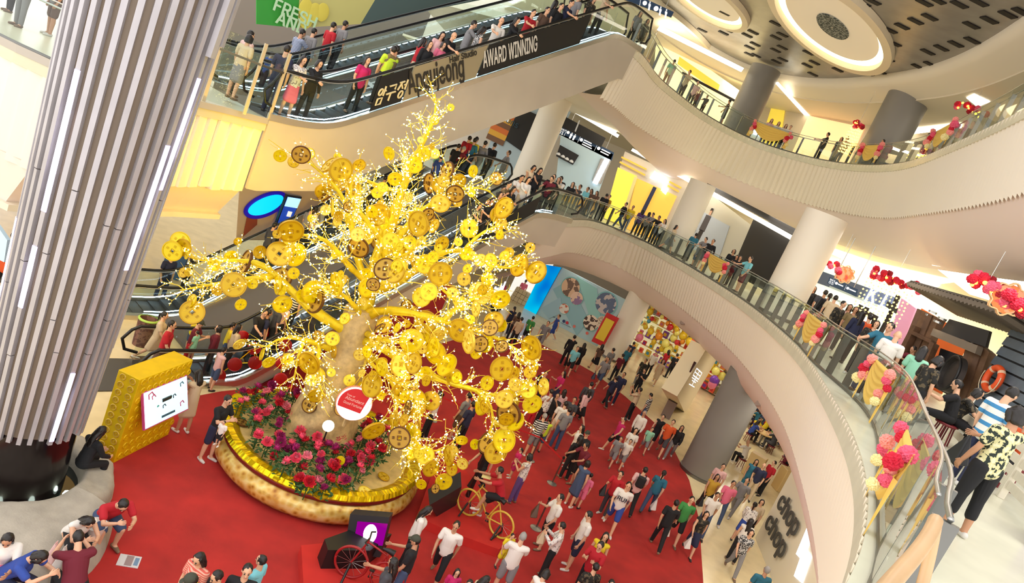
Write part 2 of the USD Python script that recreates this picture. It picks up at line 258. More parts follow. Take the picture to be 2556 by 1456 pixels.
# --- level two, left hand side
LL = np.array([(-16.5, 15.6), (-13.0, 14.35), (-11.4, 13.9), (-10.2, 13.72), (-9.6, 15.5), (-9.06, 18.3), (-8.55, 19.95)])
d1 = np.array([.612, .79]); n1 = np.array([-.79, .612])
CORN = LL[-1]; BACK = CORN + n1 * 7.5
struct('floor', slab(list(map(tuple, LL)) + [tuple(CORN + n1 * 9), (-20, 32), (-30, 20)], Z2 - .35, Z2), mat((206, 200, 172), .3, key='left_floor'), 'pale floor of the second level gallery at the left')
def pleats(P, z0, z1, lab, pitch=.42):
    t = thing('wall_fascia', lab, None, kind='structure')
    for a, b in zip(P[:-1], P[1:]):
        L = np.linalg.norm(b - a); n = max(1, round(L / pitch)); d = (b - a) / L; N = np.array([-d[1], d[0]])
        for i in range(n):
            p, q = a + d * L * i / n, a + d * L * (i + 1) / n; lo = z1 + rng.uniform(-.05, .05)
            Pp = [p + N * .03, p - N * .0 + d * .02, q + N * .10, q + N * .3, p + N * .3]
            part(t, 'pleat', slab([tuple(x) for x in [p, q + N * .09, q + N * .3, p + N * .3]], lo, z0), cream)
    return t
pleats(LL, Z2 - .12, Z2 - 2.3, 'cream pleated parapet of the left gallery and escalator landing')
struct('trim_1', ruled([np.c_[LL, np.full(len(LL), Z2 + .03)] + 0, np.c_[LL + [.05, -.02], np.full(len(LL), Z2 - .13)]]), mat((176, 168, 156), .5), 'stone edge trim of the left gallery')
lowl = [np.c_[LL + np.array([-.12, .05]), np.full(len(LL), Z2 - 2.2)], np.c_[LL + np.array([-.9, .5]), np.full(len(LL), Z2 - 3.5)]]
struct('wall_bulkhead', ruled(lowl), pinkish, 'smooth bulkhead under the left gallery')
struct('ceiling', slab([tuple(p) for p in LL + np.array([-.6, .3])] + [tuple(CORN + n1 * 9), (-20, 32), (-30, 20)], Z2 - 3.45, Z2 - 3.3), ceilm, 'cream ceiling over the ground level at the left')
railing(LL[:5][::1] + np.array([-.1, .05]), Z2, 'gallery_railing', 'glass railing of the left gallery above the ribbed parapet', 1.9, 1.15)
# --- walls behind
struct('wall_back', panel([(-34, 46, 0), (-15.5, 60, 0), (-15.5, 60, 21), (-34, 46, 21)], .3), mat((128, 120, 112), .6), 'far back wall of the atrium at the left')
struct('wall_right', panel([(30, 62, 0), (30, 4, 0), (30, 4, 20), (30, 62, 20)], .3), white, 'far wall on the right side')
struct('wall_far', panel([(-16, 60, 0), (31, 60, 0), (31, 60, 20), (-16, 60, 20)], .3), white, 'far end wall behind the shops')
# ================= escalators
truss_m = mat((200, 192, 180), .32, .45, key='truss_cladding', var=.05, scale=.7); band_m = mat((206, 200, 186), .22, .9, key='skirt_band')
rubber = mat((16, 16, 18), .35, key='hand_rail_rubber'); stepm = stripes((30, 32, 36), (66, 70, 76), 22, 'x', .5, .5); led = mat((200, 232, 255), .5, 0, 5.0, key='strip_light')
def P3(A, s, lat, z): return np.array([A[0] + d1[0] * s + n1[0] * lat, A[1] + d1[1] * s + n1[1] * lat, z])
def prism_side(A, poly, l0, l1):
    """profile in (s, z) extruded across the escalator"""
    m = trimesh.creation.extrude_polygon(Polygon(poly).buffer(0), l1 - l0, engine='earcut')
    v = m.vertices.copy(); m.vertices = np.stack([P3(A, a, l0 + w, b) for a, b, w in v]); m.fix_normals(); return m
def resample(prof, step):
    P = np.asarray(prof, float); s = np.r_[0, np.cumsum(np.linalg.norm(np.diff(P, axis=0), axis=1))]; n = max(2, int(s[-1] / step))
    return np.stack([np.interp(np.linspace(0, s[-1], n + 1), s, P[:, k]) for k in (0, 1)], 1)
def smoothp(prof, it=2):
    P = np.asarray(prof, float)
    for _ in range(it):
        Q = [P[0]]
        for a, b in zip(P[:-1], P[1:]): Q += [a * .75 + b * .25, a * .25 + b * .75]
        P = np.array(Q + [P[-1]])
    return P
def escalator(lab, A, deck, under, lat, width=1.55, hr=1.05):
    t = thing('escalator', lab, 'escalator'); deck = smoothp(deck)
    part(t, 'truss', prism_side(A, [tuple(p - [0, .1]) for p in deck] + list(under), lat, lat + width), truss_m)
    for l in (lat - .02, lat + width - .2):
        part(t, 'skirt_deck', prism_side(A, [tuple(p - [0, .12]) for p in deck] + [tuple(p + [0, .08]) for p in deck[::-1]], l, l + .22), band_m)
        gl = resample(deck, 1.35)
        for a, b in zip(gl[:-1], gl[1:]):
            q = [P3(A, *(x + [.01, 0])[:1], l + .1, x[1] + e) for x, e in ((a, .08), (b, .08))] + [P3(A, b[0], l + .1, b[1] + hr - .06), P3(A, a[0], l + .1, a[1] + hr - .06)]
            part(t, 'glass_panel', panel(q, .014), glass)
        p = resample(deck, .3); loop = [P3(A, p[0][0] + .1, l + .11, p[0][1] + .25), P3(A, p[0][0] - .25, l + .11, p[0][1] + .35), P3(A, p[0][0] - .38, l + .11, p[0][1] + .66), P3(A, p[0][0] - .2, l + .11, p[0][1] + .93)]
        loop += [P3(A, x[0], l + .11, x[1] + hr) for x in p]
        e = p[-1]; loop += [P3(A, e[0] + .2, l + .11, e[1] + .93), P3(A, e[0] + .38, l + .11, e[1] + .66), P3(A, e[0] + .25, l + .11, e[1] + .35), P3(A, e[0] - .1, l + .11, e[1] + .25)]
        part(t, 'hand_rail', tube(loop, .045, 8), rubber, smooth=True)
        part(t, 'rail_guide', tube([P3(A, x[0], l + .11, x[1] + hr - .06) for x in p], .022, 6), steel, smooth=True)
        q = resample(deck[4:-4], .6); part(t, 'strip_light', tube([P3(A, x[0], l + (.24 if l < lat + .5 else -.02), x[1] + .13) for x in q], .022, 5), led)
    st = resample(deck, .36)
    for a, b in zip(st[:-1], st[1:]):
        zt = b[1] - .02; part(t, 'step', prism_side(A, [(a[0], zt - .26), (b[0], zt - .26), (b[0] + .02, zt), (a[0], zt)], lat + .24, lat + width - .24), stepm)
    return t
AE1, AE2 = (-8.5, 19.9), (-6.72, 17.5)
DK1 = [(.0, 7.42), (1.0, 7.5), (2.0, 7.72), (2.9, 8.25), (13.0, 15.0), (13.8, 15.4), (15.6, 15.45)]
UN1 = [(15.3, 15.3), (15.2, 13.9), (14.9, 13.85), (3.1, 6.1), (2.3, 5.6), (.3, 5.15), (.0, 5.15)]
DK2 = [(-1.6, .05), (.5, .1), (1.1, .28), (1.9, .9), (10.2, 7.2), (10.9, 7.5), (12.8, 7.55)]
UN2 = [(12.6, 7.4), (12.4, 6.35), (10.6, 6.25), (10.0, 5.9), (2.4, .1), (1.6, -.02)]
def E1(s, lat):
    """point on the steps of the upper escalator"""
    D = smoothp(DK1); return P3(AE1, s, lat, np.interp(s, D[:, 0], D[:, 1]) - .02)
def E2(s, lat):
    D = smoothp(DK2); return P3(AE2, s, lat, np.interp(s, D[:, 0], D[:, 1]) - .02)
escalator('upper escalator in front with black advertising banners on its glass', AE1, DK1, UN1, 0, hr=1.4)
escalator('upper escalator behind the banner escalator with bright strip lights', AE1, DK1, UN1, 4.0, hr=1.4)
escalator('lower escalator in front rising behind the golden tree', AE2, DK2, UN2, 0)
escalator('lower escalator at the back beside the digital kiosk', AE2, DK2, UN2, 4.2)
# sloping panel between the upper escalators with thin white numerals
pm = thing('sloping_panel', 'grey sloping panel marked #01 between the upper escalators', 'panel')
greyp = mat((104, 98, 96), .5, .2, key='grey_infill')
part(pm, 'sheet', prism_side(AE1, [(2.6, 7.8), (13, 14.7), (13, 14.78), (2.6, 7.9)], 1.55, 4.0), greyp)
SL = P3((0, 0), 1, 0, .668); o = P3(AE1, 4.3, 1.9, 9.15)
part(pm, 'lettering', lettering('#01', 1.0, o, SL, P3((0, 0), 0, 1, .0), .03, width=3.6), mat((205, 205, 210), .5), 'thin white #01')
pm2 = thing('sloping_panel', 'plain grey sloping panel between the lower escalators', 'panel')
part(pm2, 'sheet', prism_side(AE2, [(.2, .02), (1.2, .3), (2.2, 1.0), (10.2, 7.05), (10.2, 7.15), (2.2, 1.1), (1.2, .4), (.2, .12)], 1.55, 4.2), greyp)
# banners on the glass of the front upper escalator
def banner(s0, s1, lab, m, texts):
    t = thing('banner', lab, 'banner'); D = smoothp(DK1); z = lambda s: float(np.interp(s, D[:, 0], D[:, 1])); L = .055
    part(t, 'sheet', panel([P3(AE1, s0, L, z(s0) + .1), P3(AE1, s1, L, z(s1) + .1), P3(AE1, s1, L, z(s1) + 1.3), P3(AE1, s0, L, z(s0) + 1.3)], .01), m)
    for (txt, s, dz, h, w, tm) in texts:
        q = lettering(txt, h, P3(AE1, s, L - .02, z(s) + dz), P3((0, 0), 1, 0, (z(s1) - z(s0)) / (s1 - s0)), (0, 0, 1), .012, True, width=w) if txt else None
        if q is not None: part(t, 'lettering', q, tm)
    return t
goldl = mat((206, 192, 150), .5); blackl = mat((40, 36, 30), .5)
bn = banner(3.2, 4.25, 'black banner with large pale Korean lettering on the escalator glass', black, [])
def hangul(o, u, v, s):
    """the three blocks of the word on the banner, drawn from strokes"""
    st = []
    def ring(x, y, r): a = np.linspace(0, 2 * PI, 17); st.append([(x + r * math.cos(k), y + r * math.sin(k)) for k in a])
    ring(.25, .72, .17); st.append([(.58, .98), (.58, .45)]); st.append([(.58, .72), (.74, .72)]); st.append([(.18, .36), (.58, .36), (.58, .02), (.18, .02), (.18, .36)])
    st.append([(.95, .9), (1.55, .9), (1.55, .62)]); st.append([(.85, .48), (1.7, .48)]); st.append([(1.27, .48), (1.27, .05)])
    st.append([(1.85, .92), (2.3, .92)]); st.append([(2.08, .92), (1.85, .52)]); st.append([(2.08, .8), (2.3, .52)]); st.append([(2.55, .98), (2.55, .42)]); st.append([(2.33, .72), (2.55, .72)]); ring(2.3, .2, .19)
    out = []
    for l in st: out.append(tube([np.asarray(o) + s * (np.asarray(u) * x + np.asarray(v) * y) for x, y in l], .032, 6))
    return cat_(out)
part(bn, 'lettering', hangul(P3(AE1, 3.26, .03, 8.78), P3((0, 0), 1, 0, .668) * .74, np.array([0, 0, 1.0]) * 1.25, .5), goldl)
banner(4.3, 7.0, 'beige banner lettered Apgujeong on the escalator glass', mat((150, 138, 110), .5), [('Apgujeong', 4.42, .32, .74, 2.45, blackl), ('Hair Studio', 5.6, 1.05, .2, 1.25, blackl)])
banner(7.05, 11.6, 'black banner lettered AWARD WINNING on the escalator glass', black, [('AWARD WINNING', 7.15, .42, .56, 2.75, mat((205, 202, 196), .5))])
# lower escalator banner near its top
bz = thing('banner', 'small black banner with gold emblem near the top of the lower escalator', 'banner')
part(bz, 'sheet', panel([P3(AE2, 8.2, -.02 + .06, 5.75), P3(AE2, 10.4, .04, 7.4), P3(AE2, 10.4, .04, 8.1), P3(AE2, 8.2, .04, 6.45)], .01), black)
part(bz, 'emblem', tube([P3(AE2, 8.75 + .17 * math.cos(k), .02, 6.5 + .2 * math.sin(k)) for k in np.linspace(0, 2 * PI, 17)], .03, 6), goldl)
# tall framed glass screen at the foot of the upper escalator
frame_m = mat((196, 180, 150), .4, .4, key='bronze_frame')
gs = thing('glass_screen', 'tall framed glass screen at the foot of the upper escalator', 'glass screen')
for a, b in ((LL[5] - d1 * .6, LL[5] + d1 * .55), (LL[5] + d1 * .55, CORN + np.array([-.02, -.02]))):
    part(gs, 'glass_panel', panel([(*a, Z2 + .05), (*b, Z2 + .05), (*b, Z2 + 1.95), (*a, Z2 + 1.95)], .02), glass)
    part(gs, 'mid_rail', box(np.linalg.norm(b - a), .07, .06, (*((a + b) / 2), Z2 + 1.42), math.atan2(*(b - a)[::-1])), dsteel)
for a in (LL[5] - d1 * .6, LL[5] + d1 * .55, CORN): part(gs, 'post', box(.09, .05, 2.0, (*a, Z2 + 1.0), .9), frame_m)
# ================= ribbed column at the left with its rock pool
CC = (-7.2, 11.2); brown = mat((118, 104, 90), .5, .2, key='column_backing'); ribm = mat((176, 173, 178), .36, .35, key='rib_metal', var=.06, scale=2)
rc = thing('ribbed_column', 'giant column clad in pale vertical metal ribs over a black core', 'column', (CC[0], CC[1], 0))
def crad(z): return .84 + .034 * (z - 1.45)
part(rc, 'core', lathe([(0, .05), (.80, .05), (.76, 1.7), (0, 1.7)], 40), mat((20, 12, 12), .15, key='black_core'), smooth=40)
part(rc, 'backing', lathe([(0, 1.5), (crad(1.5) - .05, 1.5), (crad(11) - .05, 11), (0, 11)], 48), brown, smooth=40)
NR = 34; glintm = mat((232, 226, 255), .4, 0, 7.0, key='column_light')
def rib(k, z0, z1, w=.5, r0=-.05, r1=.02, m=ribm, nm='rib', lab=None):
    V = []; F = []
    for z in (z0, z1):
        r = crad(z); a = 2 * PI * k / NR; hw = PI / NR * w
        for (rr, aa) in ((r + r0, a - hw), (r + r1, a - hw * .86), (r + r1, a + hw * .86), (r + r0, a + hw)): V.append((rr * math.cos(aa), rr * math.sin(aa), z))
    for i in range(3): F += [(i, i + 1, i + 5), (i, i + 5, i + 4)]
    F += [(0, 2, 1), (0, 3, 2), (4, 5, 6), (4, 6, 7)]
    return part(rc, nm, trimesh.Trimesh(V, F, process=False), m, lab)
for k in range(NR):
    lo = 1.4 + (.12 if k % 5 == 0 else 0) + rng.uniform(-.03, .03); mid = 4.6 + 1.6 * math.sin(k * 1.7)
    rib(k, lo, mid - .01); rib(k, mid + .01, 11.0, r1=.03)
    ang = (2 * PI * k / NR)
for k in range(NR):   # upper tier that steps out on the right
    a = 2 * PI * k / NR
    if k in (0, 1, 35, 36, 37, 34): rib(k, 7.9 + .22 * ((k + 4) % NR), 11.0, w=.75, r0=.04, r1=.13, nm='upper_rib')
glinth = mat((206, 196, 255), .4, 0, 1.0, key='column_light_end'); glintq = mat((220, 212, 255), .4, 0, 2.6, key='column_light_soft')  # emissive colour, dimmer towards the ends, paints reflected highlights on the ribs
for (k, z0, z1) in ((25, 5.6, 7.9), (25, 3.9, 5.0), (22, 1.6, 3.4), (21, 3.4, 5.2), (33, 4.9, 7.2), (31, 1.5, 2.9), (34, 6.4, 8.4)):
    for (f0, f1, lm) in ((0, .14, glinth), (.14, .28, glintq), (.28, .72, glintm), (.72, .86, glintq), (.86, 1, glinth)): rib(k, z0 + (z1 - z0) * f0, z0 + (z1 - z0) * f1, w=.5, r0=.02, r1=.04, m=lm, nm='light_strip', lab='white reflected highlight painted as a glowing strip along the ribs')
rock = mat((168, 160, 146), .9, key='rock', var=.15, scale=3, bump=.6, bscale=30)
def rockring():
    n, k = 72, 14; an = np.linspace(0, 2 * PI, n + 1); rows = []
    prof = [(1.02, .02), (1.04, .2), (1.07, .38), (1.13, .45), (1.22, .46), (1.34, .44), (1.46, .42), (1.56, .40), (1.64, .33), (1.68, .2), (1.70, .0)]
    for (r, z) in prof:
        q = np.stack([r * np.cos(an), r * np.sin(an), np.full(n + 1, z)], 1); w = meshkit.fbm(np.c_[np.cos(an) * 2.2, np.sin(an) * 2.2, np.full(n + 1, r * 1.5)] + 5, 3, 3) - .5
        q[:, :2] *= (1 + .22 * w * (1.0 if r > 1.2 else .25) + (.9 if r > 1.2 else .0) * np.exp(-((an - 5.3) / .85) ** 2) * (r - 1.2) / .5)[:, None]; q[:, 2] *= 1 + .5 * w; rows.append(q)
    m = ruled(rows[::-1]); return m
rk = thing('rock_pool', 'low grey rock seat ringing the dark pool under the ribbed column', 'rock seat', (CC[0], CC[1], 0.012))
part(rk, 'rock_rim', rockring(), rock, smooth=50)
part(rk, 'water', lathe([(0, .1), (1.1, .1)], 48), mat((22, 30, 28), .05, key='pool_water', specular_ior_level=.9), smooth=True)
for a in (-1.9, -1.2, -.5, .2): 
    part(rk, 'pool_lamp', lathe([(0, .1), (.07, .11), (.05, .16), (0, .17)], 12, (0.93 * math.cos(a), 0.93 * math.sin(a), 0)), mat((235, 255, 240), .4, 0, 12, key='pool_lamp_glow'))
# ================= golden tree in its bowl
PC = (-2.87, 16.05); RZ = .8
pot = thing('tree_bowl', 'huge shallow golden bowl with ruffled foil rim holding the tree', 'planter bowl', (PC[0], PC[1], .012))
onyx = usdkit.material(stage, '/World/Looks/onyx', {'t': ('texture_coordinate', {}), 'v': ('voronoi_texture', dict(scale=7.0)), 'n': ('noise_texture', dict(scale=2.2, detail=3.0)),
    'r': ('rgb_ramp', dict(ramp=[(.1, lin((176, 120, 34))), (.45, lin((226, 190, 96))), (.8, lin((236, 214, 140)))])), 'r2': ('rgb_ramp', dict(ramp=[(.35, (.72, .5, .28)), (.6, (1, 1, 1))])), 'x': ('mix', dict(mix_type='multiply', fac=.8)),
    'p': ('principled_bsdf', dict(roughness=.25, metallic=.25))}, [('t.object', 'v.vector'), ('t.object', 'n.vector'), ('v.distance', 'r.fac'), ('n.fac', 'r2.fac'), ('r.color', 'x.color1'), ('r2.color', 'x.color2'), ('x.color', 'p.base_color')], surface='p.BSDF')
foil = mat((236, 202, 10), .25, .75, key='gold_foil', var=.12, scale=9); gold = mat((236, 176, 12), .3, .7, key='gold_paint', var=.1, scale=5)
part(pot, 'bowl', lathe([(1.9, .0), (2.3, .0), (2.5, .06), (2.62, .2), (2.64, .36), (2.56, .5), (2.44, .58)], 96), onyx, smooth=True)
part(pot, 'red_band', lathe([(2.42, .56), (2.5, .58), (2.51, .66), (2.46, .70)], 96), mat((118, 14, 18), .5), smooth=True)
def ruffle():
    n = 400; an = np.linspace(0, 2 * PI, n + 1); rows = []
    for (r, z) in ((2.36, .62), (2.5, .66), (2.56, .74), (2.5, .84), (2.36, .86), (2.2, .80), (2.12, .74)):
        w = meshkit.noise(np.c_[np.cos(an) * 42, np.sin(an) * 42, np.full(n + 1, r * 3)], 2) - .5; w2 = meshkit.noise(np.c_[np.cos(an) * 12, np.sin(an) * 12, np.full(n + 1, z)], 4) - .5
        rr = r + .06 * w + .05 * w2; rows.append(np.stack([rr * np.cos(an), rr * np.sin(an), z + .05 * w + .03 * w2], 1))
    return ruled(rows)
part(pot, 'foil_rim', ruffle(), foil, 'ruffled shiny gold foil rim')
def soil():
    n = 64; an = np.linspace(0, 2 * PI, n + 1); rows = []
    for r in np.linspace(.02, 2.2, 12): rows.append(np.stack([r * np.cos(an), r * np.sin(an), .74 + .22 * math.exp(-(r / .9) ** 2) + .04 * meshkit.noise(np.c_[r * np.cos(an) * 3, r * np.sin(an) * 3, an * 0])], 1))
    return ruled(rows)
part(pot, 'bed', soil(), mat((214, 186, 122), .4, .15, key='bed_cover', var=.18, scale=4), smooth=True)
# --- tree
trunkm = mat((186, 160, 112), .55, .1, key='trunk_bark', var=.3, scale=5, bump=.8, bscale=16); branchm = mat((222, 196, 30), .4, .45, key='gold_branch', var=.15, scale=7)
twigm = mat((222, 196, 70), .45, .3, key='gold_twig')
tree = thing('golden_tree', 'tall golden artificial money tree covered in fairy lights and coins', 'tree')
trunk = spline([(-3.111,16.1,0.899),(-3.165,16.05,1.777),(-3.144,16,2.611),(-3.17,16.1,3.473),(-3.242,16.2,4.308)], 22); th = np.linspace(0, 1, 22)
def barktube(P, R, seg=20, amp=.1, seed=1):
    m = tube(P, R, seg); v = m.vertices; c = meshkit.fbm(v * [5, 5, 1.2] + seed, 3, seed) - .5
    k = np.repeat(np.arange(len(P)), seg); ctr = np.asarray(P)[k]; d = v[:len(k)] - ctr; v[:len(k)] = ctr + d * (1 + amp * 4 * c[:len(k)])[:, None]; m.vertices = v; return m
part(tree, 'trunk', barktube(trunk, .42 + .5 * (1 - th) ** 1.8, 24, .12), trunkm, smooth=60)
for k in range(7):
    a = k * .9 + .3; b = trunk[0]; e = [b + [0.25 * math.cos(a), .25 * math.sin(a), .35], b + [.55 * math.cos(a), .55 * math.sin(a), .08], b + [.9 * math.cos(a), .9 * math.sin(a), -.05]]
    part(tree, 'root', tube(spline(e, 8), np.linspace(.16, .05, 8), 8), trunkm, smooth=60)
limbs = [([(-3.217,16.2,4.097),(-3.278,16.3,5.042),(-3.374,16.4,6.07),(-3.446,16.5,7.306),(-3.405,16.5,8.154),(-3.32,16.5,9.004),(-3.519,16.5,9.771)], .24),
 ([(-3.241,16.1,3.666),(-3.992,15.8,3.961),(-4.814,15.5,4.256),(-5.65,15.3,4.555),(-6.471,15.2,4.421),(-7.289,15.2,4.12)], .19), ([(-5.341,15.4,4.413),(-5.911,15.1,4.115),(-6.563,15,3.798),(-7.128,15,3.346)], .10),
 ([(-3.25,16.1,3.1),(-3.808,15.6,3.222),(-4.366,15.2,3.197),(-4.814,15,2.822)], .13), ([(-3.808,15.6,3.222),(-3.565,15.1,2.941),(-3.266,14.9,2.607),(-3.04,14.8,2.424)], .07), ([(-4.081,15.3,3.295),(-3.955,15,2.852),(-3.87,14.9,2.442)], .06),
 ([(-3.254,16.3,4.834),(-4.173,16.5,5.825),(-4.901,16.6,6.687),(-5.55,16.6,6.996),(-6.192,16.6,7.146)], .14), ([(-3.256,16.3,5.27),(-3.831,16,6.338),(-4.327,15.7,6.964),(-4.34,15.6,7.36)], .12), ([(-3.36,16.4,5.753),(-3.228,16,6.803),(-3.366,15.8,7.567),(-3.477,15.8,8.116)], .10),
 ([(-3.316,16.3,5.57),(-2.812,16.7,6.926),(-2.229,16.9,7.805),(-1.463,17,8.146)], .14), ([(-2.623,16.8,7.214),(-2.543,16.9,7.779),(-2.549,16.9,8.201)], .06),
 ([(-3.207,16.3,4.854),(-2.268,16.2,5.822),(-1.385,16.2,6.524),(-0.462,16.2,6.583),(-0.005,16.2,7.119)], .16), ([(-1.474,16.2,6.486),(-1.233,16.5,7.084),(-0.859,16.7,7.544)], .08),
 ([(-3.078,16.2,4.158),(-2.077,15.7,4.825),(-0.992,15.4,5.109),(-0.093,15.3,5.06),(0.972,15.3,5.059)], .16), ([(-1.184,15.4,5.078),(-0.854,15.6,5.7),(-0.306,15.8,6.056)], .08),
 ([(-2.984,16.1,3.556),(-1.941,15.6,3.723),(-0.825,15.2,3.757),(0.15,15,3.946),(1.013,15,4.175),(1.186,15,4.832)], .17), ([(0.15,15,3.946),(0.648,14.9,3.624),(0.811,14.9,3.107)], .07), ([(-1.271,15.3,3.792),(-1.049,15,3.138),(-0.77,14.9,2.873)], .06),
 ([(-2.812,16,3.325),(-1.893,15.5,3.119),(-1.43,15.1,2.6),(-1.199,14.9,2.135),(-0.527,14.8,2.05),(0.167,14.8,2.608)], .10), ([(-1.314,15,2.367),(-0.816,14.8,2.137),(-0.318,14.7,1.702)], .04),
 ([(-3.35,16.2,5.029),(-4.047,15.6,5.461),(-4.62,15.2,5.774),(-5.129,15,5.478)], .12), ([(-3.454,16.3,5.51),(-2.603,15.4,6.112),(-2.247,15,6.714)], .12), ([(-3.209,16.2,4.653),(-2.732,15.2,5.273),(-2.306,14.8,5.734)], .12), ([(-3.116,16.1,4.055),(-3.644,15.3,4.649),(-4.131,15,4.906)], .1),
 ([(-2.963,16.1,3.789),(-2.311,15.1,4.239),(-1.583,14.6,4.496)], .11), ([(-2.948,16.1,3.459),(-2.176,15.1,3.347),(-1.506,14.7,3.468)], .09), ([(-2.195,16.2,5.908),(-1.572,15.6,5.701),(-0.967,15.2,5.634)], .08), ([(-3.374,16.4,6.07),(-4.476,17,6.195),(-5.278,17.2,6.062)], .1), ([(-3.446,16.5,7.306),(-4.103,16.8,7.123),(-4.953,17,7.19)], .07)]
twigs, tips, lightpts = [], [], []
def jitter(P, a): P = np.array(P); P[1:-1] += nrg.normal(0, a, P[1:-1].shape); return P
def curl(o, d, L, n=7, wob=.35):
    P = [np.array(o)]; d = d / np.linalg.norm(d)
    for i in range(n): d = d + nrg.normal(0, wob, 3) * .5 + [0, 0, .03]; d /= np.linalg.norm(d); P.append(P[-1] + d * L / n)
    return np.array(P)
LC = np.array([-3.1, 16.2, 4.6])
for pts, r in limbs:
    P = spline(jitter(pts, .05), 26); rad = np.linspace(r, .018, 26) * (1 + .1 * np.sin(np.arange(26) * 1.3))
    part(tree, 'branch', barktube(P, rad * .82, 9, .12, int(r * 100)), branchm, smooth=60)
    L = np.linalg.norm(np.diff(P, axis=0), axis=1).sum(); nt = int(L * 12)
    for j in range(nt):
        f = rng.uniform(.22, 1); i = min(24, int(f * 25)); o = P[i]; dirn = (P[i + 1] - P[i]); dirn /= np.linalg.norm(dirn)
        v = nrg.normal(0, 1, 3); v -= dirn * (v @ dirn); v /= np.linalg.norm(v); dd = dirn * .7 + v * .9 + (o - LC) * .06
        c = curl(o, dd, rng.uniform(.45, 1.0) * (1.15 - .3 * f)); twigs.append(tube(c, np.linspace(.016, .006, len(c)), 4)); tips.append(c[-1]); lightpts.append(c)
        for q in range(2):
            o2 = c[rng.randrange(2, 6)]; c2 = curl(o2, dd + nrg.normal(0, .9, 3), rng.uniform(.2, .45), 5); twigs.append(tube(c2, np.linspace(.010, .004, len(c2)), 3)); tips.append(c2[-1]); lightpts.append(c2)
    lightpts.append(P[8:])
part(tree, 'twigs', cat_(twigs), twigm, 'thin curling golden twigs', kind='stuff')
octa = np.array([(1, 0, 0), (-1, 0, 0), (0, 1, 0), (0, -1, 0), (0, 0, 1), (0, 0, -1.0)]); of = np.array([(0, 2, 4), (2, 1, 4), (1, 3, 4), (3, 0, 4), (2, 0, 5), (1, 2, 5), (3, 1, 5), (0, 3, 5)])
LV, LF = [], []
lp = []
for c in lightpts:
    n = int(4 + len(c) * .75)
    for q in range(n):
        if rng.random() < .92: t_ = rng.uniform(0, len(c) - 1.01); i = int(t_); lp.append(c[i] + (c[i + 1] - c[i]) * (t_ - i) + nrg.normal(0, .02, 3))
rng.shuffle(lp); lp = np.array(lp)[:7600]
for i, p in enumerate(lp): LV.append(p + octa * rng.uniform(.015, .024)); LF.append(of + 6 * i)
fairy = usdkit.material(stage, '/World/Looks/fairy_glow', {'e': ('emission', dict(color=(1.0, .90, .34), strength=FAIRY))}, surface='e.emission')
part(tree, 'fairy_lights', trimesh.Trimesh(np.vstack(LV), np.vstack(LF), process=False), fairy, 'warm white fairy lights strung along every branch', kind='stuff')
# --- coins hanging in the tree
def coin(name, lab, m, m2, r=.16, group='coins hanging in the golden tree'):
    t = thing(name, lab, 'coin', group=group); n = 28; an = np.linspace(0, 2 * PI, n, endpoint=False)
    disc = trimesh.creation.extrude_polygon(Polygon([(r * .93 * math.cos(a), r * .93 * math.sin(a)) for a in an], [[(-.14 * r, -.14 * r), (.14 * r, -.14 * r), (.14 * r, .14 * r), (-.14 * r, .14 * r)]]), .014, engine='earcut'); disc.apply_translation((0, 0, -.007))
    part(t, 'disc', disc, m); part(t, 'rim', lathe([(r * .88, -.017), (r * .98, -.017), (r, -.009), (r, .009), (r * .98, .017), (r * .88, .017), (r * .88, -.017)], n), m2, smooth=40)
    part(t, 'inner_rim', cat_([box(.36 * r, .05 * r, .034, (0, s * .17 * r, 0)) for s in (-1, 1)] + [box(.05 * r, .36 * r, .034, (s * .17 * r, 0, 0)) for s in (-1, 1)]), m2)
    mk = [box(.26 * r, .04 * r, .026, (x * .52 * r + dx, y * .52 * r + dy, 0)) for x, y in ((0, 1), (0, -1), (1, 0), (-1, 0)) for dx, dy in ((0, 0), (0, .09 * r), (0, -.09 * r))] + [box(.04 * r, .26 * r, .026, (x * .52 * r, y * .52 * r, 0)) for x, y in ((0, 1), (0, -1), (1, 0), (-1, 0))]
    part(t, 'characters', cat_(mk), m2, kind='stuff'); return t
cg = [mat((228, 206, 6), .22, .2, key='coin_gold'), mat((208, 172, 10), .3, .2, key='coin_amber'), mat((188, 148, 54), .4, .4, key='coin_bronze'), mat((242, 222, 96), .2, .2, key='coin_pale')]
cr = [mat((216, 184, 4), .3, .3), mat((190, 148, 6), .3, .3), mat((96, 58, 22), .4, .5), mat((224, 190, 60), .3, .4)]
labs = ['bright gold coin with a square hole hanging in the golden tree', 'amber coin with a square hole hanging in the golden tree', 'bronze coin with dark rim hanging in the golden tree', 'pale lemon coin with a square hole hanging in the golden tree']
wts = [0, 0, 0, 0, 1, 1, 1, 2, 3]; src = {}
rng.shuffle(tips)
tp = [p for p in tips]; kept = []
for p in tp:
    if len(kept) >= 299: break
    if p[2] > 9.0 and len(kept) % 3: continue
    if all(np.linalg.norm(p - q) > .17 for q in kept[-120:]): kept.append(p)
def coin_words(p, k, sc):
    dx, dz = (p[0] + 3.2) , p[2] - 4.6; reg = 'top spire' if dz > 3.1 else ('lowest front boughs' if dz < -2.4 else (('upper ' if dz > .9 else ('lower ' if dz < -.9 else '')) + ('left' if dx < -1.5 else ('right' if dx > 1.5 else 'middle')) + ' branches'))
    return '%s %s coin in the %s of the golden tree' % ('small' if sc < .85 else ('large' if sc > 1.25 else 'medium'), ['bright gold', 'amber', 'dark rimmed bronze', 'pale lemon'][k], reg)
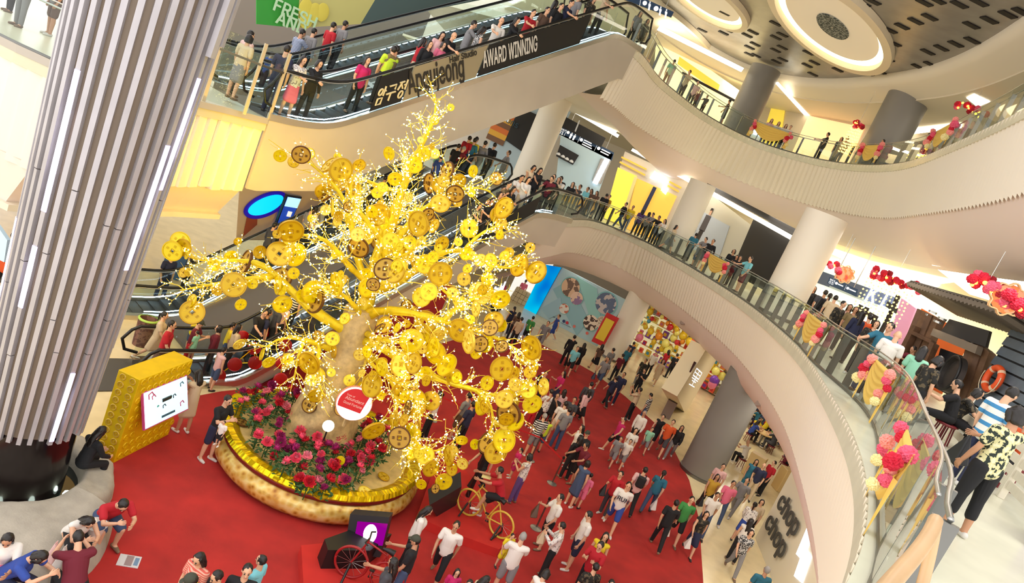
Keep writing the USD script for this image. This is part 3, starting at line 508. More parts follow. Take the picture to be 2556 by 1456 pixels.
for i, p in enumerate(kept):
    k = wts[i % 9]; sc = rng.choice([.65, .8, .9, 1.0, 1.1, 1.3, 1.5, 1.8]) * (1.1 if k == 2 else 1); loc = (p[0], p[1], p[2] - .1); lb_ = coin_words(p, k, sc); gp = lb_.replace(' coin in', ' coins in'); sc = sc * .6 if p[2] > 8.7 else sc
    rot = (90 + rng.uniform(-35, 20), rng.uniform(-25, 25), rng.uniform(-60, 60))
    if k not in src: src[k] = coin('tree_coin', lb_, cg[k], cr[k], group=gp); place(src[k], loc, rot, sc)
    else: dup(src[k], loc, rot, sc, lb_, gp)
# ================= shops, hoardings, signs
def pans(t, lst, m, nm='panel', th=.04, out=0.0, lab=None):
    """lst: corner points, four to a panel, pushed towards the hall by out"""
    r = []
    for i in range(0, len(lst), 4):
        c = np.array(lst[i:i + 4]); n = np.cross(c[1] - c[0], c[3] - c[0]); n /= np.linalg.norm(n)
        if n @ (np.array([-2, 20, 9]) - c[0]) < 0: n = -n
        r.append(part(t, nm, cat_([panel(c + n * out, th)]), m, lab))
    return r
def glow(c, e, key=None): return mat(c, .5, 0, e, key=key)
dark = mat((26, 24, 24), .5, key='dark_hoarding'); navy = mat((30, 62, 96), .5, key='sign_navy'); whi = glow((250, 250, 250), .6, 'sign_white'); warm = glow((255, 238, 190), 1.1, 'shop_warm'); wood = mat((96, 66, 44), .6, key='brown_timber', var=.25, scale=6)
lightbox = glow((255, 244, 220), 4.0, 'strip_warm'); coolbox = glow((225, 240, 255), 3.0, 'strip_cool')
# second level, back of the escalators
w = thing('shop_front', 'pale blue sportswear shop front with striped orange panel at the top of the lower escalators', 'shop front')
pans(w, [(-5.108,45.5,5.769),(-1.42,45.5,7.325),(-1.004,45.5,13.588),(-5.264,45.5,13.722)], mat((176, 196, 208), .6), 'wall_panel')
for i in range(6):
    pans(w, [tuple(np.array(a) * (1 - k) + np.array(b) * k) for a, b, k in (([(-5.48,45.5,11.204)][0], [(-5.528,45.5,9.119)][0], i / 6), ([(-4.27,45.5,11.157)][0], [(-4.307,45.5,9.07)][0], i / 6), ([(-4.27,45.5,11.157)][0], [(-4.307,45.5,9.07)][0], (i + 1) / 6), ([(-5.48,45.5,11.204)][0], [(-5.528,45.5,9.119)][0], (i + 1) / 6))], mat([(214, 112, 50), (226, 170, 60), (120, 84, 58)][i % 3], .6), 'stripe', .03, .05)
pans(w, [(-4.22,45.5,11.777),(-2.685,45.5,11.756),(-2.942,45.5,9.221),(-4.285,45.5,9.496)], dark, 'screen_panel', .04, .05); pans(w, [(-5.262,45.5,11.021),(-4.56,45.5,11.037),(-4.582,45.5,10.616),(-5.227,45.5,10.597)], glow((220, 235, 245), .7), 'shop_sign', .03, .1)
part(w, 'lettering', lettering('cons', .38, np.array([(-5.028,45.5,10.596)][0]) - [0, .2, 0], np.subtract(*[(-4.495,45.5,10.542),(-5.028,45.5,10.596)]), (0, 0, 1), .03), mat((40, 70, 90), .5))
pans(w, [(-2.923,45.5,12.311),(-2.132,45.5,12.176),(-2.192,45.5,11.66),(-2.941,45.5,11.76)], dark, 'dark_panel'); 
w = thing('shop_front', 'white tiled shoe shop front with black display window under the blue direction sign', 'shop front')
pans(w, [(-0.08,45.5,7.89),(2.75,45.5,7.665),(2.522,45.5,11.364),(-1.102,45.5,11.234)], mat((190, 214, 224), .5), 'tiled_wall'); pans(w, [(-0.876,45.5,10.583),(0.52,45.5,10.444),(0.407,45.5,9.729),(-0.831,45.5,9.824)], dark, 'display_window', .05, .1)
for i, (x, y) in enumerate([(-0.731,45.5,9.922),(-0.404,45.5,9.891),(-0.102,45.5,9.85),(0.225,45.5,9.82)][k][0::2] for k in range(4)): part(w, 'shoe', lathe([(0, 0), (.16, .03), (.12, .14), (0, .2)], 10, (x, 45.3, y)), mat((235, 235, 235), .5))
pans(w, [(-1.653,45.5,12.373),(1.676,45.5,12.113),(1.629,45.5,11.461),(-1.434,45.5,11.672)], dark, 'transom', .05, .05); pans(w, [(-0.38,45.5,12.49),(-0.289,45.5,12.474),(-0.266,45.5,11.718),(-0.359,45.5,11.734)], steel, 'mullion', .05, .12)
pans(w, [(1.91,45.5,10.831),(2.581,45.5,10.917),(2.594,45.5,9.301),(1.981,45.5,9.268)], mat((150, 140, 128), .6), 'pillar_panel', .06, .06)
part(w, 'glowing_sign', cat_([box(.34, .12, .34, tuple(np.array([(2.294,45.5,10.797)][0]) * (1 - k) + np.array([(2.208,45.5,9.335)][0]) * k + [0, -.2, 0])) for k in np.linspace(0, 1, 6)]), coolbox, 'vertical glowing white sign', kind='stuff')
for q, lab in (([(-1.517,45.5,12.836),(2.341,45.5,12.389),(2.363,45.5,12.59),(-1.386,45.5,13.053)], 'long white strip lamp above the shoe shop'), ([(-0.682,45.5,12.855),(2.108,45.5,12.594),(2.177,45.5,12.814),(-0.562,45.5,13.094)], 'oval white lamp above the shoe shop')):
    solo('ceiling_lamp', panel(np.array(q) + [0, -.6, 0], .06), lightbox, lab, 'lamp')
def dirsign(lab, c, rows, back=.12):
    t = thing('direction_sign', lab, 'sign'); c = np.array(c, float); x = c[1] - c[0]; L = np.linalg.norm(x); y = c[0] - c[3]; h = np.linalg.norm(y); n = np.cross(x, y); n /= np.linalg.norm(n)
    if n @ (np.array([0, 0, 9.4]) - c[0]) < 0: n = -n
    part(t, 'board', panel(c if np.cross(c[1] - c[0], c[3] - c[0]) @ n > 0 else c[[1, 0, 3, 2]], back), navy)
    for kind, a, b, v, hh in rows:
        o = c[3] + x * a + y * v + n * .02
        if kind == 'bar': q = panel([o, o + x * (b - a), o + x * (b - a) + y * hh, o + y * hh], .02); part(t, 'bar', q, whi)
        elif kind == 'dot': m = lathe([(0, 0), (hh * h / 2, 0), (hh * h / 2, .02), (0, .02)], 16); m.apply_transform(frame3(o + y * hh / 2, x, y)); part(t, 'pictogram', m, whi)
        elif kind == 'man':
            q = cat_([panel([o + x * p0 + y * q0, o + x * p1 + y * q0, o + x * p1 + y * q1, o + x * p0 + y * q1], .02) for p0, p1, q0, q1 in ((0, .03, .0, .45), (-.005, .035, .4, .62), (.006, .024, .66, .85))]); part(t, 'pictogram', q, whi)
        else: part(t, 'lettering', lettering(kind, hh * h, o, x, y, .02, True), whi)
    for f_ in (.15, .85): q = c[0] + x * f_ - n * back * .5; part(t, 'hanging_rod', tube([q - [0, 0, .05], (q[0], q[1], 11.6 if q[2] < 11.5 else 20.2)], .02, 6), steel)
    return t
dirsign('blue hanging direction sign with white pictograms above the second level shoe shop', [(-1.362,45.5,11.702),(2.551,45.5,11.486),(2.618,45.5,10.961),(-1.396,45.5,11.194)], [('01', .02, 0, .12, .4), ('WAY', .02, 0, .6, .25), ('bar', .13, .135, .1, .8), ('dot', .17, 0, .5, .4), ('man', .22, 0, .1, 0), ('man', .28, 0, .1, 0), ('bar', .38, .385, .1, .8), ('dot', .42, 0, .4, .42), ('bar', .46, .6, .68, .14), ('bar', .46, .62, .4, .14), ('bar', .46, .64, .12, .14), ('bar', .69, .695, .1, .8), ('dot', .74, 0, .4, .42), ('bar', .79, .95, .6, .15), ('bar', .79, .94, .3, .15)])
# lit cafe
w = thing('shop_front', 'glowing yellow cafe shop front with gilded slats and a bright white sign', 'shop front')
pans(w, [(3.66,45.446,6.91),(7.544,44.54,6.956),(7.786,44.483,11.652),(3.166,45.561,11.827)], mat((206, 196, 178), .6), 'fascia'); pans(w, [(3.691,45.439,7.354),(4.906,45.155,7.41),(4.509,45.248,10.671),(3.183,45.557,10.725)], glow((236, 206, 70), .9), 'lit_window', .04, .12); pans(w, [(5.178,45.092,7.304),(7.333,44.589,7.426),(7.305,44.596,10.487),(4.561,45.236,10.555)], glow((226, 170, 66), .8), 'lit_window', .04, .12)
pans(w, [(4.393,45.275,10.622),(4.597,45.227,10.598),(4.949,45.145,7.315),(4.743,45.193,7.337)], mat((240, 226, 150), .4), 'door_post', .06, .2); pans(w, [(5.745,44.96,10.477),(5.968,44.907,10.462),(5.925,44.918,8.488),(5.676,44.976,8.49)], mat((40, 46, 80), .5), 'door_post', .06, .2)
for i, c in enumerate([(3.137,45.568,11.456),(4.897,45.157,11.333),(4.916,45.153,11.231),(3.131,45.569,11.343),(3.168,45.561,11.136),(4.974,45.139,10.979),(4.97,45.14,10.867),(3.163,45.562,11.022),(6.505,44.782,11.188),(7.344,44.586,11.108),(7.341,44.587,10.997),(6.502,44.783,11.077),(6.519,44.779,10.919),(7.303,44.596,10.844),(7.3,44.597,10.732),(6.516,44.78,10.808)][k:k + 4] for k in (0, 4, 8, 12)): pans(w, c, glow((226, 168, 60), .6), 'slat', .05, .14)
part(w, 'glowing_sign', cat_([tube([np.array(p) + [0, -.3, 0] for p in q], .16, 8) for q in ([(5.387,45.043,10.85),(5.413,45.037,11.275),(5.673,44.976,10.999)], [(5.739,44.961,10.972),(5.793,44.948,11.215),(5.963,44.909,10.957)], [(6.095,44.878,10.903),(6.137,44.868,11.169),(6.342,44.82,10.954)], [(6.196,44.854,10.56),(6.509,44.781,10.584),(6.434,44.799,10.331)])]), coolbox, 'blazing white cursive sign', smooth=True)
solo('ceiling_lamp', panel(np.array([(3.459,45.493,11.976),(7.837,44.471,11.483),(7.799,44.48,11.74),(3.49,45.486,12.153)]) + [0, -.6, 0], .06), lightbox, 'long white strip lamp above the yellow cafe', 'lamp')
# hoarding
w = thing('hoarding', 'white and black shop hoarding with a fashion poster between two white columns', 'hoarding')
pans(w, [(8.585,43.241,7.844),(10.909,37.002,7.716),(10.697,37.571,10.381),(8.62,43.147,11.427)], mat((205, 200, 182), .6), 'white_board'); pans(w, [(10.635,37.739,7.711),(12.047,33.947,7.647),(12.031,33.989,10.87),(10.533,38.012,10.978)], dark, 'black_board', .05, .03)
pans(w, [(8.509,43.445,8.199),(8.877,42.457,8.172),(8.922,42.334,9.034),(8.559,43.309,9.191)], mat((70, 76, 110), .6), 'blue_block', .03, .06)
pans(w, [(8.971,42.203,7.868),(10.084,39.217,8.105),(9.938,39.609,9.985),(8.697,42.94,10.22)], mat((190, 200, 212), .6), 'poster', .03, .05, 'pale grey fashion poster')
po = thing('poster_figure', 'printed man in dark clothes on the pale hoarding poster', 'poster print'); H0, H1 = [np.array(p) for p in [(9.095,41.872,8.362),(8.969,42.21,9.991)]]
hx = np.array([.35, -.94, 0]); hz = np.array([0, 0, 1.0]); hn = np.array([-.94, -.35, 0]) * .06
def flat(o, pts): return panel([o + hx * x + hz * z + hn for x, z in pts], .015)
hb = H0
for nm, pts, c in (('trousers', [(-.2, .0), (.25, .0), (.3, .8), (-.15, .8)], (52, 48, 48)), ('jacket', [(-.25, .75), (.38, .75), (.36, 1.75), (-.22, 1.75)], (84, 80, 84)), ('face', [(-.02, 1.78), (.2, 1.78), (.2, 2.1), (-.02, 2.1)], (214, 170, 140)), ('hair', [(-.05, 2.05), (.23, 2.05), (.2, 2.22), (0, 2.22)], (40, 30, 30))): part(po, nm, flat(hb, pts), mat(c, .7))
solo('ceiling_lamp', panel(np.array([(8.691,42.957,11.358),(12.043,33.959,10.412),(12.05,33.938,10.63),(8.68,42.985,11.616)]) + [-.5, -.2, 0], .06), lightbox, 'long white strip lamp over the black hoarding', 'lamp')
part(w, 'black_header', panel(np.array([(8.68,42.985,11.616),(12.059,33.915,10.679),(12.044,33.955,10.985),(8.669,43.014,11.874)]) + [-.3, -.1, 0], .05), dark)
# jewellery shop on the second level
w = thing('shop_front', 'bright white jewellery shop front with glowing sign on a dark blue band', 'shop front')
pans(w, [(14.354,36.403,6.966),(18.166,34.431,7.316),(17.717,34.663,10.196),(14,36.586,9.826)], glow((226, 236, 214), .9), 'lit_interior'); pans(w, [(14.355,36.403,9.661),(17.763,34.64,9.889),(17.881,34.579,9.288),(14.442,36.357,9.012)], mat((92, 104, 128), .5), 'header', .05, .1); pans(w, [(14.363,36.398,7.445),(14.996,36.071,7.492),(14.787,36.179,9.31),(14.367,36.396,9.321)], glow((246, 232, 200), 1.1), 'side_wall', .05, .05); pans(w, [(14.613,36.269,7.584),(14.839,36.152,7.592),(14.836,36.154,8.223),(14.65,36.25,8.214)], mat((60, 170, 130), .6), 'green_poster', .03, .1)
for c in ([(15.109,36.013,8.557),(17.267,34.896,8.607),(17.265,34.898,8.696),(15.107,36.014,8.649)], [(15.084,36.025,9.053),(17.223,34.919,9.124),(17.221,34.92,9.212),(15.082,36.026,9.144)]): pans(w, c, mat((200, 215, 215), .3), 'shelf', .2, .2)
part(w, 'sign_lettering', lettering('K LUMO', .85, np.array([(16.582,35.251,9.177)][0]) + [-.1, -.2, 0], np.subtract(*[(17.644,34.701,9.156),(16.582,35.251,9.177)]), (0, 0, 1), .06, True, width=3.0), glow((240, 240, 255), 3.5), 'glowing white sign letters')
for k, c in enumerate(([(15.432,35.846,8.456),(15.622,35.747,8.445),(15.581,35.768,8.584),(15.414,35.855,8.585)], [(15.795,35.658,8.471),(16.021,35.541,8.458),(15.973,35.566,8.615),(15.77,35.671,8.618)], [(16.26,35.417,8.453),(16.438,35.325,8.46),(16.398,35.346,8.598),(16.234,35.431,8.599)], [(16.703,35.188,8.472),(16.915,35.078,8.477),(16.875,35.099,8.614),(16.677,35.201,8.617)])): pans(w, c, mat((235, 240, 240), .3), 'display_bust', .1, .35)
dirsign('blue hanging direction sign in front of the bright jewellery shop', [(13.349,32.384,9.534),(14.605,31.965,9.521),(14.693,31.936,9.177),(13.362,32.379,9.23)], [('01', .03, 0, .12, .4), ('WAY', .03, 0, .6, .25), ('bar', .2, .207, .1, .8), ('dot', .28, 0, .35, .42), ('bar', .34, .52, .45, .18), ('bar', .6, .607, .1, .8), ('dot', .68, 0, .35, .42), ('bar', .74, .96, .45, .18)])
# dark tea-house gate and pink wall
g = thing('gate_frame', 'dark timber gate frame with crossed posts before the jewellery shop', 'gate'); 
GP = ((11.5, 31.0), (14.0, 29.5))
for a, b in ((0, 1), (2, 3), (4, 5), (6, 7), (8, 9)):
    q = [np.array(p) for p in [(13.945,29.611,8.224),(13.964,29.602,8.963),(14.201,29.494,8.135),(14.19,29.499,8.971),(13.879,29.641,8.803),(14.684,29.273,8.708),(14.595,29.314,8.773),(14.644,29.291,8.382),(15.012,29.123,8.814),(14.938,29.157,9.936)]]; part(g, 'beam', tube([q[a], q[b]], .1, 8), mat((34, 26, 22), .6)); (part(g, 'post', tube([q[a] + [0, 0, .1], (*q[a][:2], 7.3)], .1, 8), mat((34, 26, 22), .6)) if a != 4 and a != 6 else None)
solo('awning_box', panel([(14.694,29.268,9.545),(15.241,29.018,9.409),(15.293,28.995,9.157),(14.72,29.257,9.314)], .4), mat((36, 40, 34), .6), 'dark green awning box beside the glowing sign', 'awning')
solo('pink_wall', panel([(14.729,27.811,8.107),(15.05,27.227,8.021),(14.91,27.481,9.706),(14.56,28.117,9.859)], .2), mat((206, 150, 190), .6), 'pink painted wall strip beside the dark timber gate', 'wall panel')
# timber restaurant
r = thing('restaurant_front', 'dark timber restaurant front with orange interior and tall posts', 'restaurant front')
for c, nm in (([(11.765,21.175,7.892),(11.965,20.282,7.862),(11.909,20.534,9.635),(11.7,21.464,9.663)], 'timber_pier'), ([(12.3,18.79,7.575),(12.442,18.16,7.518),(12.361,18.518,9.309),(12.175,19.349,9.542)], 'timber_pier')): 
    a = np.array(c)
    for k in range(4): pans(r, [a[0] * (1 - k / 4) + a[1] * k / 4, a[0] * (1 - (k + .94) / 4) + a[1] * (k + .94) / 4, a[3] * (1 - (k + .94) / 4) + a[2] * (k + .94) / 4, a[3] * (1 - k / 4) + a[2] * k / 4], mat((104 + 8 * (k % 2), 76 + 5 * (k % 2), 56), .6, var=.2, scale=4), 'plank', .25, .02 * (k % 3))
pans(r, [(11.976,20.232,9.307),(12.331,18.652,9.352),(12.343,18.601,9.129),(11.981,20.211,9.092)], mat((126, 112, 96), .6), 'cross_beam', .2, .1); pans(r, [(11.848,20.806,8.047),(12.245,19.037,8.03),(12.245,19.035,8.158),(11.847,20.809,8.197)], wood, 'sill', .2, .1); pans(r, [(12.005,20.104,8.935),(12.042,19.939,8.921),(12.087,19.74,7.44),(12.049,19.911,7.452)], wood, 'post', .2, .1); pans(r, [(11.796,21.036,9.151),(11.833,20.871,9.156),(11.847,20.81,7.907),(11.808,20.984,7.902)], wood, 'post', .2, .08); pans(r, [(11.814,20.957,8.989),(12.01,20.081,8.971),(12.015,20.062,8.873),(11.815,20.95,8.882)], wood, 'rail', .2, .1)
pans(r, [(12.01,20.084,9.725),(12.311,18.744,9.827),(12.343,18.601,9.397),(11.997,20.142,9.288)], mat((44, 40, 38), .5), 'louvre_panel', .1, .02); pans(r, [(12.026,20.011,8.867),(12.262,18.959,8.945),(12.281,18.875,7.788),(12.097,19.696,7.791)], mat((20, 20, 24), .3), 'dark_window', .06, -.1)
for k in range(5): pans(r, [tuple(np.array(p)) for p in ([(12.03,19.993,9.679),(12.044,19.931,9.675),(12.053,19.892,9.303),(12.039,19.954,9.306)])], mat((90, 84, 76), .5), 'louvre_bar', .06, .05 + .0 * k) if k == 0 else pans(r, np.array([(12.03,19.993,9.679),(12.044,19.931,9.675),(12.053,19.892,9.303),(12.039,19.954,9.306)]) + np.array([.11, -.49, 0]) * .45 * k, mat((90, 84, 76), .5), 'louvre_bar', .06, .05)
solo('orange_wall', panel([(14.573,25.73,6.746),(15.264,24.033,6.855),(15.222,24.137,9.515),(14.395,26.166,9.778)], .15), mat((214, 100, 34), .7), 'orange dining room wall seen through the timber posts', 'wall panel')
for c, l in (([(14.293,25.065,8.027),(14.376,24.868,8.026),(14.359,24.907,8.27),(14.276,25.105,8.272)], 'framed picture on the orange wall, left of the lamp'), ([(14.441,24.713,8.038),(14.548,24.457,8.037),(14.536,24.485,8.314),(14.434,24.728,8.324)], 'framed picture on the orange wall, right of the lamp')):
    f = thing('picture', l, 'picture'); part(f, 'frame', panel(c, .05), mat((235, 215, 170), .5)); part(f, 'print', panel(np.array(c) * .72 + np.mean(np.array(c), 0) * .28 + [-.04, 0, 0], .03), mat((150, 90, 60), .6))
lp_ = (12.959,22.5,8.506)
t = thing('table_lamp', 'round glowing orange lamp in the orange dining room', 'lamp', lp_); part(t, 'globe', trimesh.creation.icosphere(2, .16), glow((255, 190, 60), 5)); part(t, 'stem', tube([(0, 0, -.15), (0, 0, 7.3 - lp_[2])], .03, 6), wood)
for i, p in enumerate([(11.904,21,9.709),(11.874,21,9.574),(11.676,20,9.625),(11.611,20,9.493),(13.927,30,8.665),(13.732,29,8.733)]):
    t = thing('downlight', 'small round white downlight under the slatted restaurant ceiling', 'lamp', p, group='downlights under the slatted ceiling'); part(t, 'lens', lathe([(0, 0), (.09, 0), (.09, .03), (0, .04)], 14), glow((255, 236, 205), 12)); part(t, 'collar', lathe([(.09, -.01), (.12, -.01), (.12, .05), (.09, .05)], 14), steel)
# slatted dark ceiling in front of the restaurant

sc = thing('slatted_ceiling', 'grey brown slatted ceiling in front of the timber restaurant', None, kind='structure'); c = [np.array(p) for p in [(11.771,22.763,10.3),(10.725,16.443,10.3)]] + [np.array((12.7, 17.2, 10.1)), np.array((14.8, 24.6, 10.1))]
for k in range(26):
    a0, b0 = c[0] * (1 - k / 26) + c[1] * k / 26, c[3] * (1 - k / 26) + c[2] * k / 26; part(sc, 'slat', tube([a0, b0], .1, 4), mat((112, 100, 86), .6))
part(sc, 'backing', panel([p + [0, 0, .12] for p in c], .05), mat((70, 62, 54), .7))
# blue grey louvre wall with life buoy
lw = thing('louvre_wall', 'blue grey shiplap wall holding the orange life buoy', 'wall'); A0, A1 = np.array((12.5, 18.4)), np.array((11.6, 11.5))
part(lw, 'backing', panel([(*A0, 7.3), (*A1, 7.3), (*A1, 10.2), (*A0, 10.2)], .1), mat((24, 26, 30), .7))
for k in range(10): z = 7.35 + k * .285; part(lw, 'board', panel([(*(A0 + [-.06, 0]), z), (*(A1 + [-.06, 0]), z), (*(A1 + [-.03, 0]), z + .235), (*(A0 + [-.03, 0]), z + .235)], .03), mat((92, 104, 116), .5, var=.1, scale=4))
bc = np.array([(12.296,17.605,8.745)][0]) + [-.12, 0, 0]; lb = thing('life_buoy', 'orange life buoy with white bands hanging on the louvre wall', 'life buoy', bc, -7.4); tr = trimesh.creation.torus(.30, .085, 40, 14); tr.apply_transform(trimesh.transformations.rotation_matrix(PI / 2, (0, 1, 0)))
part(lb, 'ring', tr, mat((224, 84, 34), .5), smooth=True)
for a in (.8, 2.37, 3.94, 5.5): part(lb, 'band', tube([(0, .30 * math.cos(a + d), .30 * math.sin(a + d)) for d in (-.12, -.04, .04, .12)], .091, 14), mat((226, 190, 160), .6))
part(lb, 'rope', tube([(-.06, .43 * math.cos(a), .43 * math.sin(a) - .03) for a in np.linspace(PI * .9, PI * 2.1, 16)], .012, 6), mat((214, 200, 170), .7), smooth=True)
bw = np.array([(12.321,18.695,8.374)][0]) + [-.3, 0, 0]; t = thing('barrel_lid', 'dark round barrel end hanging on the timber pier', 'barrel', bw, -10); m = lathe([(0, 0), (.45, 0), (.52, .02), (.52, .2), (.45, .2), (.45, .1), (0, .1)], 30); m.apply_transform(trimesh.transformations.rotation_matrix(-PI / 2, (0, 1, 0))); part(t, 'disc', m, mat((70, 66, 64), .4, .4), smooth=40); tr = trimesh.creation.torus(.5, .04, 36, 8); tr.apply_transform(trimesh.transformations.rotation_matrix(PI / 2, (0, 1, 0))); tr.apply_translation((-.2, 0, 0)); part(t, 'hoop', tr, black, smooth=True)
# white slatted fence
fx, fy = np.array((7.95, 9.0)), np.array((9.75, 14.6)); fd = (fy - fx) / np.linalg.norm(fy - fx); fL = np.linalg.norm(fy - fx); fa = math.atan2(fd[1], fd[0])
fn = thing('white_fence', 'white slatted timber fence round the second level dining terrace', 'fence'); wh = mat((222, 214, 196), .6, key='white_timber', var=.05)
for s in np.arange(.1, fL, 1.75): part(fn, 'post', box(.12, .1, 1.05, (*(fx + fd * s), 7.3 + .525), fa, .008), wh)
for j in range(4):
    for s in np.arange(.1, fL - 1.7, 1.75): part(fn, 'slat', box(1.62, .035, .15, (*(fx + fd * (s + .875)), 7.3 + .26 + j * .2), fa, .006), wh)
# long skirting board and purple poster stand
t = thing('poster_stand', 'purple poster stand with gold strokes at the right edge of the picture', 'poster stand'); q = [np.array(p) for p in ((7.35, 8.45, 7.32), (8.0, 9.0, 7.32), (8.0, 9.0, 7.95), (7.35, 8.45, 7.95))]; part(t, 'board', panel(q, .06), mat((92, 30, 130), .5))
for k in range(4): part(t, 'gold_stroke', panel([q[0] * (1 - a) + q[1] * a + (q[3] - q[0]) * b + [-.02, .03, 0] for a, b in ((.12 + .2 * k, .3), (.18 + .2 * k, .3), (.18 + .2 * k, .95), (.12 + .2 * k, .95))], .01), mat((226, 190, 110), .5))
# ---------------- ground floor shops
w = thing('mural_wall', 'pale blue clinic hoarding with round photographs on the ground floor', 'hoarding')
pans(w, [(2.035,43.589,-0.025),(6.276,41.782,-0.014),(6.725,41.591,3.472),(2.375,43.444,3.522)], mat((178, 208, 220), .6), 'board'); 
MX = np.array([.92, -.392, 0]); MN = np.array([-.392, -.92, 0])
def disk(t, p, r, m, nm, out=.05, sx=1.0):
    an = np.linspace(0, 2 * PI, 33)[:-1]; c = np.array(p) + MN * out; return part(t, nm, quad([c + MX * r * sx * math.cos(a) + np.array([0, 0, 1]) * r * math.sin(a) for a in an]), m)
for k, c in enumerate(([(2.37,43.447,1.979),(3.065,43.15,2.964),(5.184,42.247,1.251),(4.905,42.367,0.013)], [(3.417,43.001,3.426),(4.826,42.4,3.308),(5.836,41.97,1.606),(5.459,42.131,1.118)], [(2.162,43.535,0.481),(3.034,43.164,1.752),(3.534,42.951,0.928),(2.895,43.223,0.119)])): pans(w, c, mat([(146, 190, 206), (150, 204, 204), (160, 196, 216)][k], .6), 'wave_print', .015, .02 + .01 * k)
skinp = blotch((226, 190, 160), (120, 90, 80), 2.2, .5, .7, (230, 230, 226))
for k, (p, r) in enumerate(zip([(3.36,43.025,2.606),(3.969,42.765,2.158),(5.7,42.028,2.708),(3.533,42.951,1.186),(5.354,42.175,1.174),(6.003,41.899,1.529)], (.62, .42, .68, .33, .5, .42))): disk(w, p, r * 1.12, mat((130, 190, 196), .6), 'photo_ring', .04); disk(w, p, r, blotch([(226, 190, 160), (150, 120, 160), (200, 190, 190), (206, 110, 90), (238, 222, 206), (230, 220, 200)][k], [(120, 96, 86), (232, 200, 180), (96, 110, 140), (230, 225, 220), (80, 60, 56), (190, 170, 150)][k], 2.4 + k * .3, .5, .7), 'photo_disc', .06)
for p, c in zip([(3.825,42.827,0.452),(4.046,42.732,0.458),(4.54,42.522,0.471),(5.417,42.149,0.47)], ((40, 60, 120), (200, 40, 60), (220, 120, 110), (220, 110, 100))): disk(w, p, .1, mat(c, .6), 'logo_dot', .05)
for c in ([(3.684,42.887,0.26),(4.369,42.595,0.291),(4.359,42.599,0.314),(3.674,42.891,0.283)], [(2.519,43.383,0.323),(3.22,43.085,0.354),(3.222,43.083,0.413),(2.522,43.382,0.383)]): pans(w, c, mat((80, 110, 140), .6), 'text_line', .015, .05)
w2 = thing('glowing_pillar', 'tall glowing bright blue light panel beside the mural', 'light panel'); BG = usdkit.material(stage, '/World/Looks/blue_glow', {'t': ('texture_coordinate', {}), 'n': ('noise_texture', dict(scale=.45, detail=1.0)), 'r': ('rgb_ramp', dict(ramp=[(.35, (0, .16, .65)), (.6, (0, .62, .9))])), 'e': ('emission', dict(strength=1.0))}, [('t.object', 'n.vector'), ('n.fac', 'r.fac'), ('r.color', 'e.color')], surface='e.emission')
q = np.array([(1.177,43.955,-0.281),(2.039,43.587,-0.17),(2.329,43.464,3.499),(1.325,43.892,3.197)]); pans(w2, q, BG, 'panel', .1, .12); pans(w2, q + MN * .1 * 0, mat((20, 40, 120), .4), 'edge', .12, .1)
w3 = thing('banner_stand', 'red and yellow promotional banner leaning by the white column', 'banner'); q = np.array([(5.576,40.115,0.544),(6.302,39.649,0.621),(6.419,39.573,2.586),(5.694,40.04,2.555)]); part(w3, 'sheet', panel(q, .04), mat((200, 36, 40), .6)); part(w3, 'yellow_print', panel(q * .7 + q.mean(0) * .3 + MN * .05, .02), mat((232, 200, 60), .6))
w = thing('shop_front', 'white ground floor shop with stacked cartons left of the blue light panel', 'shop front'); pans(w, [(-0.553,44.692,-1.876),(1.266,43.917,-0.145),(1.569,43.788,3.49),(-0.38,44.618,2.959)], glow((235, 238, 232), .8), 'lit_interior', .05, -.6)
ct = thing('carton_stack', 'stack of pale cardboard cartons inside the white shop', 'carton stack'); cs = [np.array(p) for p in [(-0.036,44.471,-0.247),(1.146,43.968,-0.21),(1.21,43.941,0.999),(0.157,44.389,1.038)]]
for i in range(4):
    for j in range(4):
        f = lambda a, b: cs[0] * (1 - a) * (1 - b) + cs[1] * a * (1 - b) + cs[2] * a * b + cs[3] * (1 - a) * b
        part(ct, 'carton', panel([f(i / 4 + .01, j / 4 + .01), f(i / 4 + .24, j / 4 + .01), f(i / 4 + .24, j / 4 + .24), f(i / 4 + .01, j / 4 + .24)], .3), mat((206 - 6 * (i + j) % 3, 188, 152), .7))
sb = thing('bulkhead_sign', 'white glowing shop sign on the slanting bulkhead beneath the lower escalator', 'sign'); q = [(-1.133,32.566,1.917),(-0.44,35.341,2.332),(-0.476,35.197,2.672),(-1.21,32.26,2.252)]
pans(sb, q, mat((120, 130, 150), .4), 'board', .1); part(sb, 'hanging_rod', tube([np.array(q[2]), np.array(q[2]) + [0, 0, 1.2]], .03, 6), steel); part(sb, 'hanging_rod', tube([np.array(q[3]), np.array(q[3]) + [0, 0, 1.0]], .03, 6), steel); part(sb, 'lettering', lettering('Aisel', .62, np.array(q[0]) + [.1, -.15, .05], np.subtract(q[1], q[0]), (0, 0, 1), .06, True, width=float(np.linalg.norm(np.subtract(q[1], q[0]))) * .8), glow((245, 248, 255), 2.2), 'glowing white letters'); pans(sb, [(-0.54,34.939,2.227),(-0.443,35.329,2.286),(-0.481,35.174,2.58),(-0.568,34.83,2.538)], mat((200, 30, 90), .5), 'red_mark', .05, .12)
w = thing('party_shop_front', 'bright party goods shop full of balloons behind the white column', 'shop front'); pans(w, [(8.709,46.016,-0.608),(14.438,42.11,0.83),(13.782,42.558,3.261),(8.337,46.27,2.567)], glow((222, 214, 170), .55), 'lit_interior'); 
bk = [(226, 190, 40), (240, 150, 40), (200, 40, 50), (80, 160, 190), (225, 120, 150), (120, 60, 170), (236, 226, 120), (230, 90, 50)]; bn_ = ['yellow', 'orange', 'red', 'blue', 'pink', 'purple', 'cream', 'coral']; br = random.Random(3); bsrc = {}
